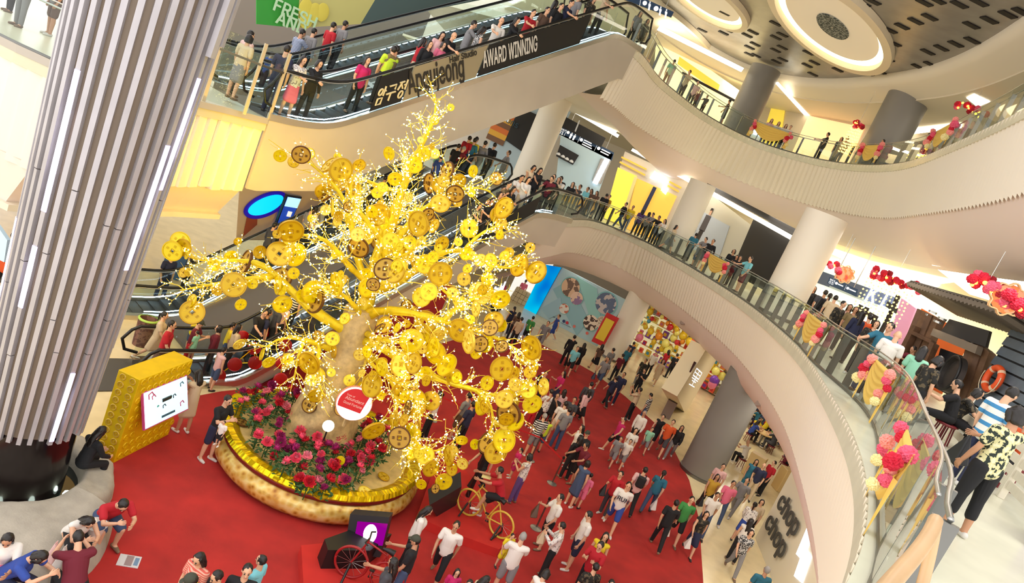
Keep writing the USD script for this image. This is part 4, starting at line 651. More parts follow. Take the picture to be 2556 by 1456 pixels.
def balloon(p, k, r, lab, grp):
    lab += ', high up' if p[2] > 2.9 else (', low down' if p[2] < 1.9 else ', at mid height'); g2 = grp + (' high' if p[2] > 2.9 else (' low' if p[2] < 1.9 else ' middle'))
    if (k, grp) in bsrc: return dup(bsrc[(k, grp)], p, (0, 0, 0), r / .2, lab, g2)
    t = thing('balloon', lab, 'balloon', group=g2); s_ = trimesh.creation.icosphere(2, .2); s_.apply_scale((1, 1, 1.15)); part(t, 'skin', s_, mat(bk[k], .25), smooth=True); part(t, 'knot', lathe([(0, -.26), (.03, -.26), (.012, -.22), (0, -.22)], 8), mat(bk[k], .4)); place(t, p, (0, 0, 0), r / .2); bsrc[(k, grp)] = t; return t
for i in range(125):
    u, v = br.random(), br.random(); px = np.array((8.6, 45.2, .5)) * (1 - u) + np.array((15.5, 40.5, .5)) * u; k = br.choice([0, 0, 0, 1, 1, 2, 3, 4, 6, 6, 7, 0]) ; balloon((px[0], px[1] - .3 - br.random() * .6, 1.0 + 3.2 * v), k, br.uniform(.13, .27), '%s balloon in the party goods shop on the ground floor' % bn_[k], '%s balloons in the party goods shop' % bn_[k])
bx = {}; sh_ = thing('goods_shelf', 'white wall shelves stacked with party goods behind the white column', 'shelf')
for v in range(6): part(sh_, 'shelf', panel([(8.3, 45.75, .12 + .55 * v), (15.7, 41.05, .12 + .55 * v), (15.9, 41.35, .12 + .55 * v), (8.5, 46.05, .12 + .55 * v)], .03), white)
for x_, y_ in ((8.45, 46.0), (12.1, 43.65), (15.8, 41.25)): part(sh_, 'upright', box(.06, .06, 3.3, (x_, y_ - .02, 1.65)), white)
for i in range(96):
    u = (i % 16 + .5) / 16; v = i // 16; k = br.randrange(8); p = (8.4 + 7.2 * u, 45.9 - 4.6 * u - .35, .35 + .55 * v); grp = '%s party goods boxes on the shop wall' % bn_[k]; lab = '%s box of party goods on the shop wall, %s' % (bn_[k], 'upper rows' if v > 3 else ('lower rows' if v < 2 else 'middle rows')); grp += lab.rsplit(',', 1)[1]
    sc_b = br.uniform(.7, 1.1) if k in bx else 1.0; p = (p[0], p[1], .125 + .55 * v + .21 * sc_b)
    if k in bx: dup(bx[k], p, (0, 0, -33), sc_b, lab, grp)
    else: t = thing('party_box', lab, 'box', group=grp); part(t, 'carton', box(.34, .2, .42, (0, 0, 0), 0, .01), mat(tuple(min(255, c_ + 10) for c_ in bk[k]), .4)); part(t, 'label_print', box(.2, .004, .2, (0, -.103, 0)), mat(bk[(k + 3) % 8], .5)); place(t, p, (0, 0, -33), 1); bx[k] = t
for px, k, r in zip([(12.338,43,0.512),(13.209,40,1.334),(13.242,40,1.047),(12.138,43,-0.078),(12.278,43,0.103)], (5, 5, 4, 4, 4), (.28, .26, .26, .2, .2)): balloon(px, k, r, '%s balloon over the food stall beside the grey column' % bn_[k], '%s balloons over the food stall' % bn_[k])
# food stall block with character sign
st = thing('food_stall', 'cream food stall block with a black lit character sign', 'stall'); 
pans(st, [(8.824,30.255,1.919),(11.327,36.052,-0.228),(12.165,37.992,2.938),(9.585,32.018,4.262)], mat((238, 222, 186), .5), 'wall', .8); pans(st, [(9.246,31.232,2.344),(11.108,35.545,1.265),(10.733,34.675,2.772),(9.121,30.944,3.597)], mat((54, 20, 22), .5), 'sign_board', .06, .05)
sq = [np.array(p) for p in [(9.464,31.738,2.348),(10.902,35.068,1.542),(10.733,34.676,2.678),(9.497,31.813,3.271)]]; sx_, sy_ = sq[1] - sq[0], sq[3] - sq[0]
for a in ([(.1, .95), (.9, .95)], [(.1, .95), (.1, .55), (.9, .55), (.9, .95)], [(.5, 1.0), (.5, .55)], [(.15, .75), (.85, .75)], [(.1, .42), (.9, .42)], [(.5, .5), (.5, .05)], [(.15, .05), (.85, .05)], [(.25, .3), (.75, .3)]): part(st, 'character_stroke', tube([sq[0] + sx_ * x + sy_ * y + [-.1, -.15, 0] for x, y in a], .045, 6), glow((235, 245, 255), 2.5))
solo('menu_stand', panel([(9.312,33.041,0.9),(9.758,32.85,0.9),(11.737,39.43,0.9),(11.143,39.285,0.9)], .9), mat((130, 110, 104), .5), 'grey service counter beside the cream food stall', 'counter')
# chop chop wall
w = thing('restaurant_wall', 'white wall lettered chop chop under the second level edge', 'wall'); C0, C1 = np.array((11.53, 23.12)), np.array((10.9, 14.5)); cd = (C1 - C0) / np.linalg.norm(C1 - C0)
part(w, 'board', panel([(*C0, 0), (*C0, 4.2), (*C1, 4.2), (*C1, 0)][::-1], .25), mat((226, 218, 196), .6))
for o, e in ([(11.482,22.684,1.624),(11.32,20.406,1.664)], [(11.488,22.772,0.752),(11.323,20.437,0.862)]): part(w, 'lettering', lettering('chop', .62, np.array(o) + [-.06, 0, 0], (cd[0], cd[1], 0), (0, 0, 1), .04, True, width=float(np.linalg.norm(np.array(e)[:2] - np.array(o)[:2]))), mat((70, 70, 66), .6), 'dark grey word chop')
for k, q in enumerate(([(11.279,19.82,1.381),(11.248,19.387,1.468),(11.261,19.57,2.274),(11.294,20.035,2.247)], [(11.239,19.266,0.932),(11.201,18.722,1.076),(11.221,19.012,1.828),(11.263,19.597,1.774)])): solo('menu_screen', panel(np.array(q) + [-.05, 0, 0], .04), glow((235, 240, 255), 2.0), ['upper glowing white menu screen by the chop chop wall', 'lower glowing white menu screen by the chop chop wall'][k], 'screen')
# food court furniture
tm_ = mat((214, 178, 112), .4, key='table_wood'); fr = random.Random(11)
t0 = thing('food_court_table', 'round pale wooden table in the crowded food court', 'table', group='round tables in the food court'); part(t0, 'tabletop', lathe([(0, .72), (.55, .72), (.55, .76), (0, .76)], 24), tm_); part(t0, 'stem', tube([(0, 0, .03), (0, 0, .72)], .05, 8), dsteel); part(t0, 'foot', lathe([(0, 0), (.28, 0), (.28, .03), (0, .05)], 18), dsteel)
TB = [(15.3, 35.2), (16.6, 37.0), (17.6, 34.2), (15.4, 38.6), (17.2, 39.8), (18.8, 37.2), (16.4, 32.6)]
place(t0, (*TB[0], 0))
for x, y in TB[1:]: dup(t0, (x, y, 0))
for i, q in enumerate(([(12.847,29.731,0),(13.453,29.37,0)], [(14.465,29.648,0),(14.569,29.076,0)])):
    a, b = np.array(q[0]), np.array(q[1]); solo('partition', box(np.linalg.norm(b - a), .5, 1.1, (*((a + b) / 2)[:2], .55), math.atan2(b[1] - a[1], b[0] - a[0]), .02), mat((222, 190, 130), .5), ['pale wooden partition at the front of the food court', 'short wooden partition by the chop chop wall'][i], 'partition')
# upper back wall posters behind the escalators
w = thing('poster_wall', 'green and yellow fruit poster wall behind the upper escalators', 'poster'); UPd = np.array([.614, .789, 0])
pans(w, [(-13.46,27.551,9.803),(-12.438,28.868,10.322),(-12.72,28.505,11.952),(-13.751,27.177,11.189)], mat((60, 160, 60), .6), 'green_poster'); pans(w, [(-12.438,28.868,10.322),(-10.766,31.021,11.617),(-10.478,31.393,13.613),(-12.72,28.505,11.952)], mat((214, 206, 130), .6), 'yellow_poster'); pans(w, [(-10.766,31.021,11.617),(-2.417,41.775,20.046),(-4.222,39.45,23.792),(-10.478,31.393,13.613)], mat((84, 104, 104), .5), 'dark_poster')
for k, txt in enumerate(('FRESH', 'AND')): part(w, 'lettering', lettering(txt, .46, np.array([(-13.237,27.839,10.571),(-13.062,28.064,10.169)][k]) + [.1, -.15, 0], UPd, (0, 0, 1), .03, True), mat((200, 232, 190), .6))
for p in [(-12.165,29.219,11.185),(-11.957,29.487,11.33),(-12.309,29.034,10.782),(-12.424,28.886,11.174)]: m = trimesh.creation.icosphere(2, .3); m.apply_transform(frame3(np.array(p) + [.1, -.12, 0], UPd, (0, 0, 1)) @ np.diag([1, 1.25, .08, 1])); part(w, 'fruit_print', m, mat((232, 214, 90), .6))
# lower wall with blue lens display and digital kiosk
w = thing('display_wall', 'beige wall with a glowing blue lens shaped display behind the lower escalator', 'display wall'); pans(w, [(-11.124,26.675,1.567),(-8.794,29.69,2.22),(-9.468,28.818,5.021),(-11.545,26.129,4.185)], mat((206, 184, 160), .6), 'wall_panel')
lc = np.array([(-10.727,27.189,3.323)][0]); LX = np.array([.612, .791, 0]); LN = np.array([.79, -.61, 0])
def lens(rx, rz, tilt, out, m, nm): 
    an = np.linspace(0, 2 * PI, 41)[:-1]; x_ = LX * math.cos(tilt) + np.array([0, 0, 1]) * math.sin(tilt); y_ = -LX * math.sin(tilt) + np.array([0, 0, 1]) * math.cos(tilt); part(w, nm, quad([lc + LN * out + x_ * rx * math.cos(a) + y_ * rz * math.sin(a) * (1 if math.sin(a) > 0 else 1.2) for a in an]), m)
lens(.95, .46, .62, .1, glow((30, 10, 160), .5), 'lens_rim'); lens(.78, .32, .62, .14, glow((0, 190, 235), 1.2), 'lens_glass'); pans(w, [(-10.253,27.802,2.326),(-10.169,27.91,2.314),(-10.287,27.758,3.585),(-10.369,27.653,3.592)], glow((40, 16, 170), .5), 'blue_strip', .04, .1); pans(w, [(-11.006,26.828,1.778),(-10.751,27.157,2.39),(-10.908,26.955,3.399),(-11.092,26.717,2.986)], mat((150, 70, 50), .6), 'orange_print', .03, .06)
k_ = thing('digital_kiosk', 'tall black digital kiosk with a blue screen behind the lower escalator', 'kiosk'); KQ = [(-9.877,26.861,2.79),(-9.505,27.343,2.798),(-9.439,27.427,4.139),(-9.852,26.894,4.093)]; pans(k_, KQ, black, 'case', .15); q = np.array(KQ) * .88 + np.mean(KQ, 0) * .12
pans(k_, q, glow((20, 60, 160), .9), 'screen', .02, .03); pans(k_, [q[0] * .35 + q[3] * .65, q[1] * .35 + q[2] * .65, q[2], q[3]], glow((170, 225, 240), .9), 'screen_top', .02, .06); pans(k_, [q[0] * .7 + q[3] * .3 + (q[1] - q[0]) * .45, q[0] * .7 + q[3] * .3 + (q[1] - q[0]) * .8, q[0] * .5 + q[3] * .5 + (q[1] - q[0]) * .8, q[0] * .5 + q[3] * .5 + (q[1] - q[0]) * .45], whi, 'white_box', .02, .06)
# third level shops
w = thing('shop_front', 'dazzling warm white third level shop fronts behind the glass railing', 'shop front'); pans(w, [(4.458,49.798,13.907),(10.03,51.084,14.458),(10.399,51.169,18.847),(2.125,49.26,20.087)], glow((255, 236, 176), 1.0), 'lit_interior'); pans(w, [(4.299,49.761,18.797),(7.742,50.556,18.281),(7.654,50.536,18.77),(4.22,49.743,19.276)], glow((255, 190, 70), .8), 'orange_header', .05, .1); pans(w, [(4.846,49.888,18.322),(9.782,51.027,18.133),(9.76,51.021,18.302),(4.828,49.883,18.486)], dark, 'dark_rail', .05, .15); pans(w, [(4.22,49.743,15.725),(5.827,50.114,15.682),(5.6,50.061,16.469),(4.132,49.723,16.562)], glow((240, 214, 40), 1.0), 'yellow_counter', .05, .2)
w = thing('shop_front', 'warm third level shop front between the two grey columns', 'shop front'); pans(w, [(12.322,54.936,15.151),(16.914,46.901,15.865),(17.092,46.588,20.599),(11.28,56.761,21.087)], mat((214, 200, 176), .6), 'wall_panel'); pans(w, [(14.555,51.03,16.652),(16.983,46.779,16.176),(16.891,46.94,19.187),(14.477,51.164,19.335)], glow((255, 206, 150), .9), 'lit_interior', .04, .1); pans(w, [(11.844,55.773,17.29),(12.883,53.955,17.146),(12.809,54.085,17.441),(11.767,55.908,17.662)], glow((200, 235, 255), 2.5), 'glowing_sign', .05, .3); pans(w, [(17.471,45.925,16.662),(21.479,38.911,18.353),(20.825,40.056,20.868),(17.092,46.588,20.599)], mat((196, 186, 166), .6), 'wall_panel'); pans(w, [(12.926,53.879,16.68),(13.941,52.103,16.421),(13.272,53.274,19.622),(12.573,54.497,19.76)], glow((240, 214, 80), .5), 'yellow_frame', .04, .1)
for nm, q, lab in (('ceiling_lamp', [(10.165,46.055,19.35),(17.213,55.693,19.35),(16.978,54.452,19.35),(10.178,45.595,19.35)], 'long warm strip lamp on the third level ceiling between the columns'), ('ceiling_lamp', [(1.897,45.138,19.3),(8.012,46.683,19.3),(7.878,45.599,19.3),(1.897,44.034,19.3)], 'long glowing cove over the third level shops'), ('ceiling_lamp', [(18.593,45.986,19.3),(18.372,38.511,19.3),(17.944,37.822,19.3),(17.974,44.797,19.3)], 'long glowing cove to the right of the thick grey column'), ('ceiling_lamp', [(15.663,33.806,19.35),(16.606,34.401,19.35),(16.313,33.041,19.35),(15.472,32.945,19.35)], 'rounded bright ceiling cove near the right edge')):
    solo(nm, panel(q, .05), lightbox, lab, 'lamp')
dirsign('blue hanging direction sign at the very top of the picture', [(-1.173,36,18.458),(1.917,36,18.368),(1.912,36,18.104),(-1.046,36,17.988)], [('bar', .42, .427, .1, .8), ('dot', .5, 0, .35, .45), ('man', .57, 0, .1, 0), ('dot', .7, 0, .3, .5), ('man', .76, 0, .1, 0), ('man', .86, 0, .1, 0)])
for k, q in enumerate(([(22.981,59.003,11.45),(34.093,63.102,11.45),(21.733,39.002,11.45),(19.725,49.871,11.45)], [(14.504,27.215,11.45),(20.966,34.922,11.45),(20.71,29.355,11.45),(12.701,19.257,11.45)], [(27.179,60.111,11.45),(22.14,40.337,11.45),(17.968,31.418,11.45),(20.617,45.554,11.45)])):
    solo('ceiling_lamp', panel(q, .05), lightbox, ['long glowing ceiling cove over the jewellery shop', 'bright triangular ceiling recess at the right edge', 'glowing curved cove behind the flower chandelier'][k], 'lamp')
# small fittings on the bulkhead of level two
BK = off(L2, .95)
for k, (i, lab) in enumerate(((52, 'round black ceiling speaker in the bulkhead right of the mural'), (78, 'round grey speaker in the bulkhead above the party shop'))):
    a = BK[i]; t = thing('speaker', lab, 'speaker', (*(a - normals2(BK)[i] * .12), Z2 - 2.55)); m = lathe([(0, -.05), (.2, -.05), (.3, 0), (.3, .05), (0, .05)], 24); m.apply_transform(frame3((0, 0, 0), (normals2(BK)[i][1], -normals2(BK)[i][0], 0), (normals2(BK)[i][0] * .6, normals2(BK)[i][1] * .6, .8))); part(t, 'grille', m, mat((160, 140, 132), .6)); part(t, 'cone', trimesh.creation.icosphere(1, .14), black)
# ================= gold kiosk with screen
ks = thing('gold_kiosk', 'tall golden embossed kiosk block with a tilted screen beside the ribbed column', 'kiosk')
KA, KB = np.array((-6.36, 12.91)), np.array((-6.18, 14.66)); kx = (KB - KA) / np.linalg.norm(KB - KA); kn = np.array([kx[1], -kx[0]]); kr = math.atan2(kx[1], kx[0]); KW = np.linalg.norm(KB - KA); KD, KH = .52, 2.02
kg = mat((226, 190, 6), .4, .25, key='kiosk_gold', var=.08, scale=3); kg2 = mat((204, 170, 60), .45, .35, key='kiosk_gold_relief')
kc = (KA + KB) / 2 - kn * KD / 2; part(ks, 'body', box(KW, KD, KH, (*kc, .012 + KH / 2), kr, .01), kg)
def stud(p, u, v, w_):
    m = trimesh.creation.torus(.062, .018, 14, 5); m.apply_scale((1, 1, .7)); m2 = box(.03, .03, .03); q = cat_([m, m2]); q.apply_transform(frame3(p, u, v)); return q
for i in range(9):
    for j in range(9):
        if 2 <= j <= 4 and 2 <= i <= 8: continue
        p = KA + kx * (.14 + i * .19 + (.07 if j % 2 else 0)); part(ks, 'coin_relief', stud((*(p + kn * .004), .14 + j * .225), (kx[0], kx[1], 0), (0, 0, 1), 0), kg)
for i in range(2):
    for j in range(11): p = KA - kn * (.14 + i * .24); part(ks, 'coin_relief', stud((*(p - kx * .004), .12 + j * .18), (-kn[0], -kn[1], 0), (0, 0, 1), 0), kg2)
kz = np.array([0, 0, 1.0]); KX, KN = np.array([*kx, 0]), np.array([*kn, 0])
sc_ = np.array([*(KA + kx * .95 + kn * .16), 1.28]); tl = (kz * .93 + KN * -.36); tl /= np.linalg.norm(tl)
def scr(w_, h_, o, m, nm, th=.03): c = sc_ + np.cross(KX, tl) * o; return part(ks, nm, panel([c - KX * w_ - tl * h_, c + KX * w_ - tl * h_, c + KX * w_ + tl * h_, c - KX * w_ + tl * h_], th), m)
part(ks, 'screen_arm', box(.3, .2, .2, (*(KA + kx * .95 + kn * .06), 1.28), kr), black)
scr(.74, .42, 0, mat((200, 70, 130), .4), 'bezel', .05); scr(.715, .395, .008, glow((190, 236, 246), .95), 'screen', .005)
for (x, z, s_, c) in ((-.5, .27, .09, (190, 40, 90)), (-.42, .22, .06, (200, 70, 110)), (.5, -.2, .07, (190, 60, 110)), (.25, .05, .05, (40, 50, 70)), (-.1, -.08, .05, (60, 60, 80)), (.52, .25, .06, (60, 90, 110)), (-.3, -.02, .02, (40, 140, 120))):
    c0 = sc_ + np.cross(KX, tl) * .014 + KX * x + tl * z; part(ks, 'screen_motif', tube([c0 + KX * s_ * math.cos(a) + tl * s_ * math.sin(a) for a in (0, 1.2, 2.6, 3.8)], .012, 4), mat(c, .5))
part(ks, 'screen_text', panel([sc_ + np.cross(KX, tl) * .014 + KX * x + tl * z for x, z in ((-.2, -.32), (.25, -.32), (.25, -.27), (-.2, -.27))], .003), mat((60, 90, 110), .5))
# ================= red discs by the front escalator
ds = thing('red_disc_screen', 'row of glossy red discs on gold rods before the lower escalator', 'decoration'); rd = mat((176, 16, 24), .3, .1, key='red_lacquer', bump=.3, bscale=26)
dp = [(-6.943,19.3,1.013),(-6.382,19.4,1.465),(-6.398,19,0.961),(-6.533,18.3,0.584),(-6.09,18.6,0.739),(-6.727,17.9,0.265),(-5.372,18.7,1.04),(-6.149,19.6,1.556),(-5.642,19.3,1.317),(-5.142,18.3,0.707)]
for p in dp:
    m = lathe([(0, -.05), (.17, -.05), (.2, -.03), (.205, 0), (.2, .03), (.17, .05), (0, .05)], 24); m.apply_transform(frame3(p, (.86, .5, 0), (-.12, .2, .97))); part(ds, 'disc', m, rd, smooth=40)
for a, b in ((0, 1), (0, 2), (2, 4), (3, 4), (3, 5), (2, 3), (1, 7), (4, 6), (6, 8), (6, 9)): part(ds, 'rod', tube([np.array(dp[a]) + [-.02, .05, 0], np.array(dp[b]) + [-.02, .05, 0]], .018, 6), gold)
for k in (5, 4, 9): part(ds, 'leg', tube([np.array(dp[k]) + [-.02, .05, 0], (dp[k][0], dp[k][1] + .05, .012)], .02, 6), gold)
solo('red_side_wall', panel([(*P3(AE2, 1.3, -.12, 0)[:2], .012), (*P3(AE2, 7.5, -.12, 0)[:2], .012), (*P3(AE2, 7.5, -.12, 0)[:2], 4.2), (*P3(AE2, 1.6, -.12, 0)[:2], .16)], .06), mat((128, 16, 22), .7), 'dark red panel along the side of the front lower escalator', 'panel')
# ================= peonies round the trunk
def flower(name, lab, c, grp, cat='flower'):
    t = thing(name, lab, cat, group=grp); fr_ = random.Random(len(names)); c = np.array(c)
    def petals(n, r, tilt, w_, z, m, nm):
        out = []
        for i in range(n):
            a = 2 * PI * i / n + fr_.uniform(-.2, .2); L = r * fr_.uniform(.85, 1.1); u = np.array([math.cos(a), math.sin(a), 0]); v = np.array([-math.sin(a), math.cos(a), 0]); up = np.array([0, 0, 1.0])
            P = lambda s, y, h: u * s + v * y + up * h
            V = [P(.02, 0, z), P(L * .55, -w_ * .8, z + L * .5 * math.tan(tilt) * .5), P(L * .62, 0, z + L * .5 * math.tan(tilt) * .42), P(L * .55, w_ * .8, z + L * .5 * math.tan(tilt) * .5), P(L, -w_ * .5, z + L * math.tan(tilt)), P(L * 1.02, 0, z + L * math.tan(tilt) * .94), P(L, w_ * .5, z + L * math.tan(tilt))]
            out.append(trimesh.Trimesh(V, [(0, 1, 2), (0, 2, 3), (1, 4, 5), (1, 5, 2), (2, 5, 6), (2, 6, 3)], process=False))
        part(t, nm, cat_(out), m, kind='stuff')
    petals(9, .115, .35, .05, .0, mat(tuple(c), .7), 'outer_petals'); petals(8, .09, .8, .042, .012, mat(tuple(np.clip(c * 1.08 + 6, 0, 255)), .7), 'middle_petals'); petals(7, .06, 1.1, .03, .02, mat(tuple(np.clip(c * .85, 0, 255)), .7), 'inner_petals')
    return t
FC = {'crimson': (196, 14, 40), 'rose pink': (228, 74, 104), 'magenta': (158, 24, 96), 'pale pink': (236, 128, 148)}; fsrc = {}
def blossom(col, p, rot, s_, grp='flower bed', cat='peony'):
    k = (col, grp); wh_ = ('left' if p[0] < -3.55 else ('right' if p[0] > -2.2 else 'middle')) + (' front' if p[1] < 14.75 else ' back'); lb_ = '%s peony in the %s of the bed round the tree trunk' % (col, wh_); gp = '%s peonies in the %s of the flower bed' % (col, wh_)
    if k in fsrc: return dup(fsrc[k], p, rot, s_, lb_, gp)
    t = flower('peony', lb_, FC[col], gp); place(t, p, rot, s_); fsrc[k] = t; return t
beds = [[(-5.161,15.791,1.15),(-5.049,16.239,1.15),(-4.83,16.739,1.15),(-4.463,16.956,1.15),(-4.994,15.247,1.15),(-4.697,15.735,1.15),(-4.382,16.252,1.15),(-4.132,16.863,1.15),(-4.613,15.119,1.15),(-4.258,15.375,1.15),(-4.096,15.982,1.15),(-4.293,14.676,1.15),(-3.987,15.131,1.15),(-3.781,15.761,1.15),(-4.028,14.335,1.15),(-3.722,14.771,1.15),(-3.435,15.193,1.15),(-3.516,16.051,1.15),(-3.777,14.119,1.15),(-3.432,14.345,1.15),(-3.18,14.831,1.15),(-2.989,15.269,1.15),(-3.396,13.822,1.15),(-3.118,14.197,1.15),(-2.859,14.673,1.15),(-2.695,15.192,1.15),(-3.026,13.641,1.15),(-2.743,14.007,1.15),(-2.483,14.355,1.15),(-2.302,14.977,1.15),(-2.665,13.464,1.15),(-2.347,13.746,1.15),(-2.111,14.161,1.15),(-1.958,14.732,1.15),(-1.764,15.254,1.15),(-2.34,13.361,1.15),(-2.055,13.608,1.15),(-1.84,14.094,1.15),(-1.678,14.659,1.15),(-1.503,15.267,1.15),(-1.401,15.838,1.15),(-2.52,15.745,1.15),(-2.375,16.292,1.15),(-2.22,16.874,1.15),(-2.021,17.381,1.15),(-2.229,15.529,1.15),(-2.003,16.006,1.15),(-1.839,16.57,1.15),(-1.679,17.013,1.15),(-1.394,16.614,1.15),(-1.904,15.358,1.15),(-1.714,15.784,1.15),(-1.587,16.29,1.15),(-3.29,14.484,1.15),(-4.366,15.969,1.15),(-4.811,16.21,1.15),(-3.285,15.478,1.15),(-2.257,14.565,1.15),(-1.995,15.152,1.15),(-2.951,13.919,1.15),(-2.001,16.541,1.15)]][0]
cols = ['crimson', 'rose pink', 'magenta', 'crimson', 'rose pink', 'pale pink', 'magenta', 'rose pink']; pr = random.Random(5); fpos = []
for i, p in enumerate(beds):
    for k in range(2):
        q = (p[0] + pr.uniform(-.09, .09), p[1] + pr.uniform(-.12, .12), 1.02 + pr.uniform(0, .22)); fpos.append(q)
        blossom(cols[pr.randrange(8)], q, (pr.uniform(-35, 35), pr.uniform(-35, 35), pr.uniform(0, 360)), pr.uniform(.8, 1.25))
lv, lf = [], []
for q in fpos:
    for k in range(16):
        o = np.array(q) + [pr.uniform(-.2, .2), pr.uniform(-.2, .2), pr.uniform(-.22, -.03)]; a = pr.uniform(0, 6.3); u = np.array([math.cos(a), math.sin(a), pr.uniform(-.2, .6)]) * .075; v = np.array([-math.sin(a), math.cos(a), pr.uniform(-.3, .3)]) * .032
        n = len(lv); lv += [o - u, o + v, o + u, o - v]; lf += [(n, n + 1, n + 2), (n, n + 2, n + 3)]
    n = len(lv)
leafm = mat((44, 84, 40), .6, key='leaf_green', var=.25, scale=9)
solo('flower_foliage', trimesh.Trimesh(lv, lf, process=False), leafm, 'dark green leaves between the peonies round the trunk', 'foliage', kind='stuff')
solo('flower_stems', cat_([tube([(q[0], q[1], .74), q], .012, 4) for q in fpos]), leafm, 'green stems under the peonies round the trunk', 'stems', kind='stuff')
# coins lying on the bowl's bed
for i, (x, y) in enumerate(((800, 1232), (855, 1208), (912, 1228), (958, 1190), (640, 1050), (605, 1055), (838, 1222), (690, 1195))):
    p = [[(-2.133,13.612,0.83),(-1.851,14.32,0.83),(-1.3,14.389,0.83),(-1.108,15.349,0.83),(-4.545,15.421,0.83),(-4.745,15.073,0.83),(-1.905,13.995,0.83),(-3.126,13.471,0.83)]][0][i]; labs_ = ['large amber coin lying at the front of the bowl bed', 'amber coin standing among the front peonies', 'pale coin lying at the front right of the bowl bed', 'coin lying near the right rim of the bowl bed', 'pale lemon coin leaning by the left peonies', 'bronze coin lying by the left rim of the bowl bed', 'small gold coin between two larger ones on the bed', 'small gold coin on the left part of the bed']
    src_ = src[[1, 1, 3, 1, 3, 2, 0, 0][i]]; dup(src_, (p[0], p[1], .83), (8, 6, 20 * i), [1.2, 1.1, 1.15, 1.0, 1.1, 1.1, .5, .5][i], labs_[i])
for p, r_, lb_ in (((-5.218,15.6,1.025), 1.1, 'bright gold coin standing at the left rim of the bowl'), ((-3.451,15.4,1.765), 1.25, 'bronze coin leaning on the tree trunk base'), ((-2.132,14.6,1.19), .7, 'shiny gold coin among the middle peonies')):
    dup(src[0 if 'gold' in lb_ else 2], p, (80, 0, -10), r_, lb_)
# red oval sign on the trunk
os_ = thing('oval_sign', 'red and white oval sign on the trunk reading Abundant Good Fortune', 'sign'); oc = np.array((-2.344,14.75,2.565)); OX = np.array([.93, .30, -.1]); OX /= np.linalg.norm(OX); OY = np.array([-.12, .02, 1]); OY = OY - OX * (OY @ OX); OY /= np.linalg.norm(OY); ON = np.cross(OX, OY)
def ov(a_, b_, o, m, nm, cut=None, th=.03): an = np.linspace(0, 2 * PI, 41)[:-1]; pl_ = Polygon([(a_ * math.cos(k), b_ * math.sin(k)) for k in an]); pl_ = pl_ if cut is None else pl_.intersection(Polygon(cut)); m_ = trimesh.creation.extrude_polygon(pl_, th, engine='earcut'); m_.apply_transform(frame3(oc + ON * o, OX, OY)); return part(os_, nm, m_, m)
ov(.42, .43, -.06, mat((206, 130, 100), .5), 'backing', th=.06); ov(.40, .41, .0, glow((255, 250, 250), 1.2), 'light_rim'); ov(.37, .38, .032, mat((206, 30, 36), .4), 'red_face', [(-1, -.16), (.22, -.16), (.3, 1), (-1, 1)], .012)
for k, (txt, y_, h_) in enumerate((('Abundant', .06, .07), ('Good Fortune', -.05, .06), ('Tree of', .15, .04))): part(os_, 'lettering', lettering(txt, h_, oc + ON * .046 + OX * -.26 + OY * y_, OX, OY, .006, True, width=.46 if k < 2 else .2), mat((240, 170, 160), .5))
part(os_, 'bracket', tube([oc - ON * .05, oc - ON * .5], .04, 6), trunkm); part(os_, 'bracket', tube([oc - ON * .3, oc - ON * .3 + [0, 0, -.75]], .04, 6), trunkm)
dl = thing('spot_light', 'round glowing white spotlight at the foot of the trunk', 'lamp', (-2.736,14.9,1.708)); m = lathe([(0, 0), (.13, 0), (.14, .05), (0, .06)], 20); m.apply_transform(trimesh.transformations.rotation_matrix(.9, (1, 0, 0))); part(dl, 'lens', m, glow((255, 246, 200), 3)); part(dl, 'spike', tube([(0, 0, 0), (0, .05, -.4)], .02, 6), black)
# ================= raised red platforms with bicycles and screens
redp = mat((190, 34, 26), .85, key='platform_felt', var=.1, scale=2)
def platform(poly, h, lab): q = [p[:2] for p in poly]; return solo('platform', slab(q, .012, h), redp, lab, 'platform')
platform([(0.02,15.241,0.25),(-0.046,17.391,0.25),(0.619,18.778,0.25),(2.607,16.425,0.25),(2.215,15.342,0.25),(0.988,15.216,0.25)], .25, 'raised red platform under the yellow bicycle')
platform([(-1.94,12.526,0.25),(-1.154,13.285,0.25),(-0.145,13.657,0.25),(0.462,12.209,0.25),(-1.289,11.107,0.25)], .25, 'raised red platform under the near black kiosk')
def poly_kiosk(lab, base, top, z0, z1, nm='black_kiosk'):
    t = thing(nm, lab, 'kiosk'); b, u = [np.array(p) for p in base], [np.array(p) for p in top]; V = np.array([*[(*p[:2], z0) for p in b], *[tuple(p) for p in u]]); V = V if len(V) == 8 else V
    part(t, 'case', trimesh.convex.convex_hull(V), mat((28, 28, 32), .5, key='kiosk_black')); return t
bk1 = poly_kiosk('slanted black panel kiosk in front of the yellow bicycle', [(0.268,16.006,0.25),(0.891,17.115,0.25),(0.857,16.482,0.25),(0.483,15.602,0.25)], [(0.011,15.309,1),(0.632,16.848,1),(0.775,16.111,1),(0.193,14.652,1)], .25, 1.0)
part(bk1, 'mast', box(.1, .08, 1.9, tuple(np.array((1.076,17.152,0.25)) + [0, 0, .95]), .4), black); lp2 = np.array((1.076,17.152,0.25)) + [.02, -.02, 1.9]; part(bk1, 'lamp_head', trimesh.creation.icosphere(1, .12).apply_translation(lp2), mat((220, 225, 228), .3), 'white lamp head')
bk2 = thing('black_kiosk', 'black kiosk with a magenta screen showing a white disc', 'kiosk'); kq = [np.array(p) for p in [(-1.087,12.9,0.173),(-0.359,12.9,0.447),(-0.505,13.05,1.3),(-1.298,13.05,1.009)]]; 
nq = np.cross(kq[1] - kq[0], kq[3] - kq[0]); nq /= np.linalg.norm(nq); nq = nq if nq[1] < 0 else -nq
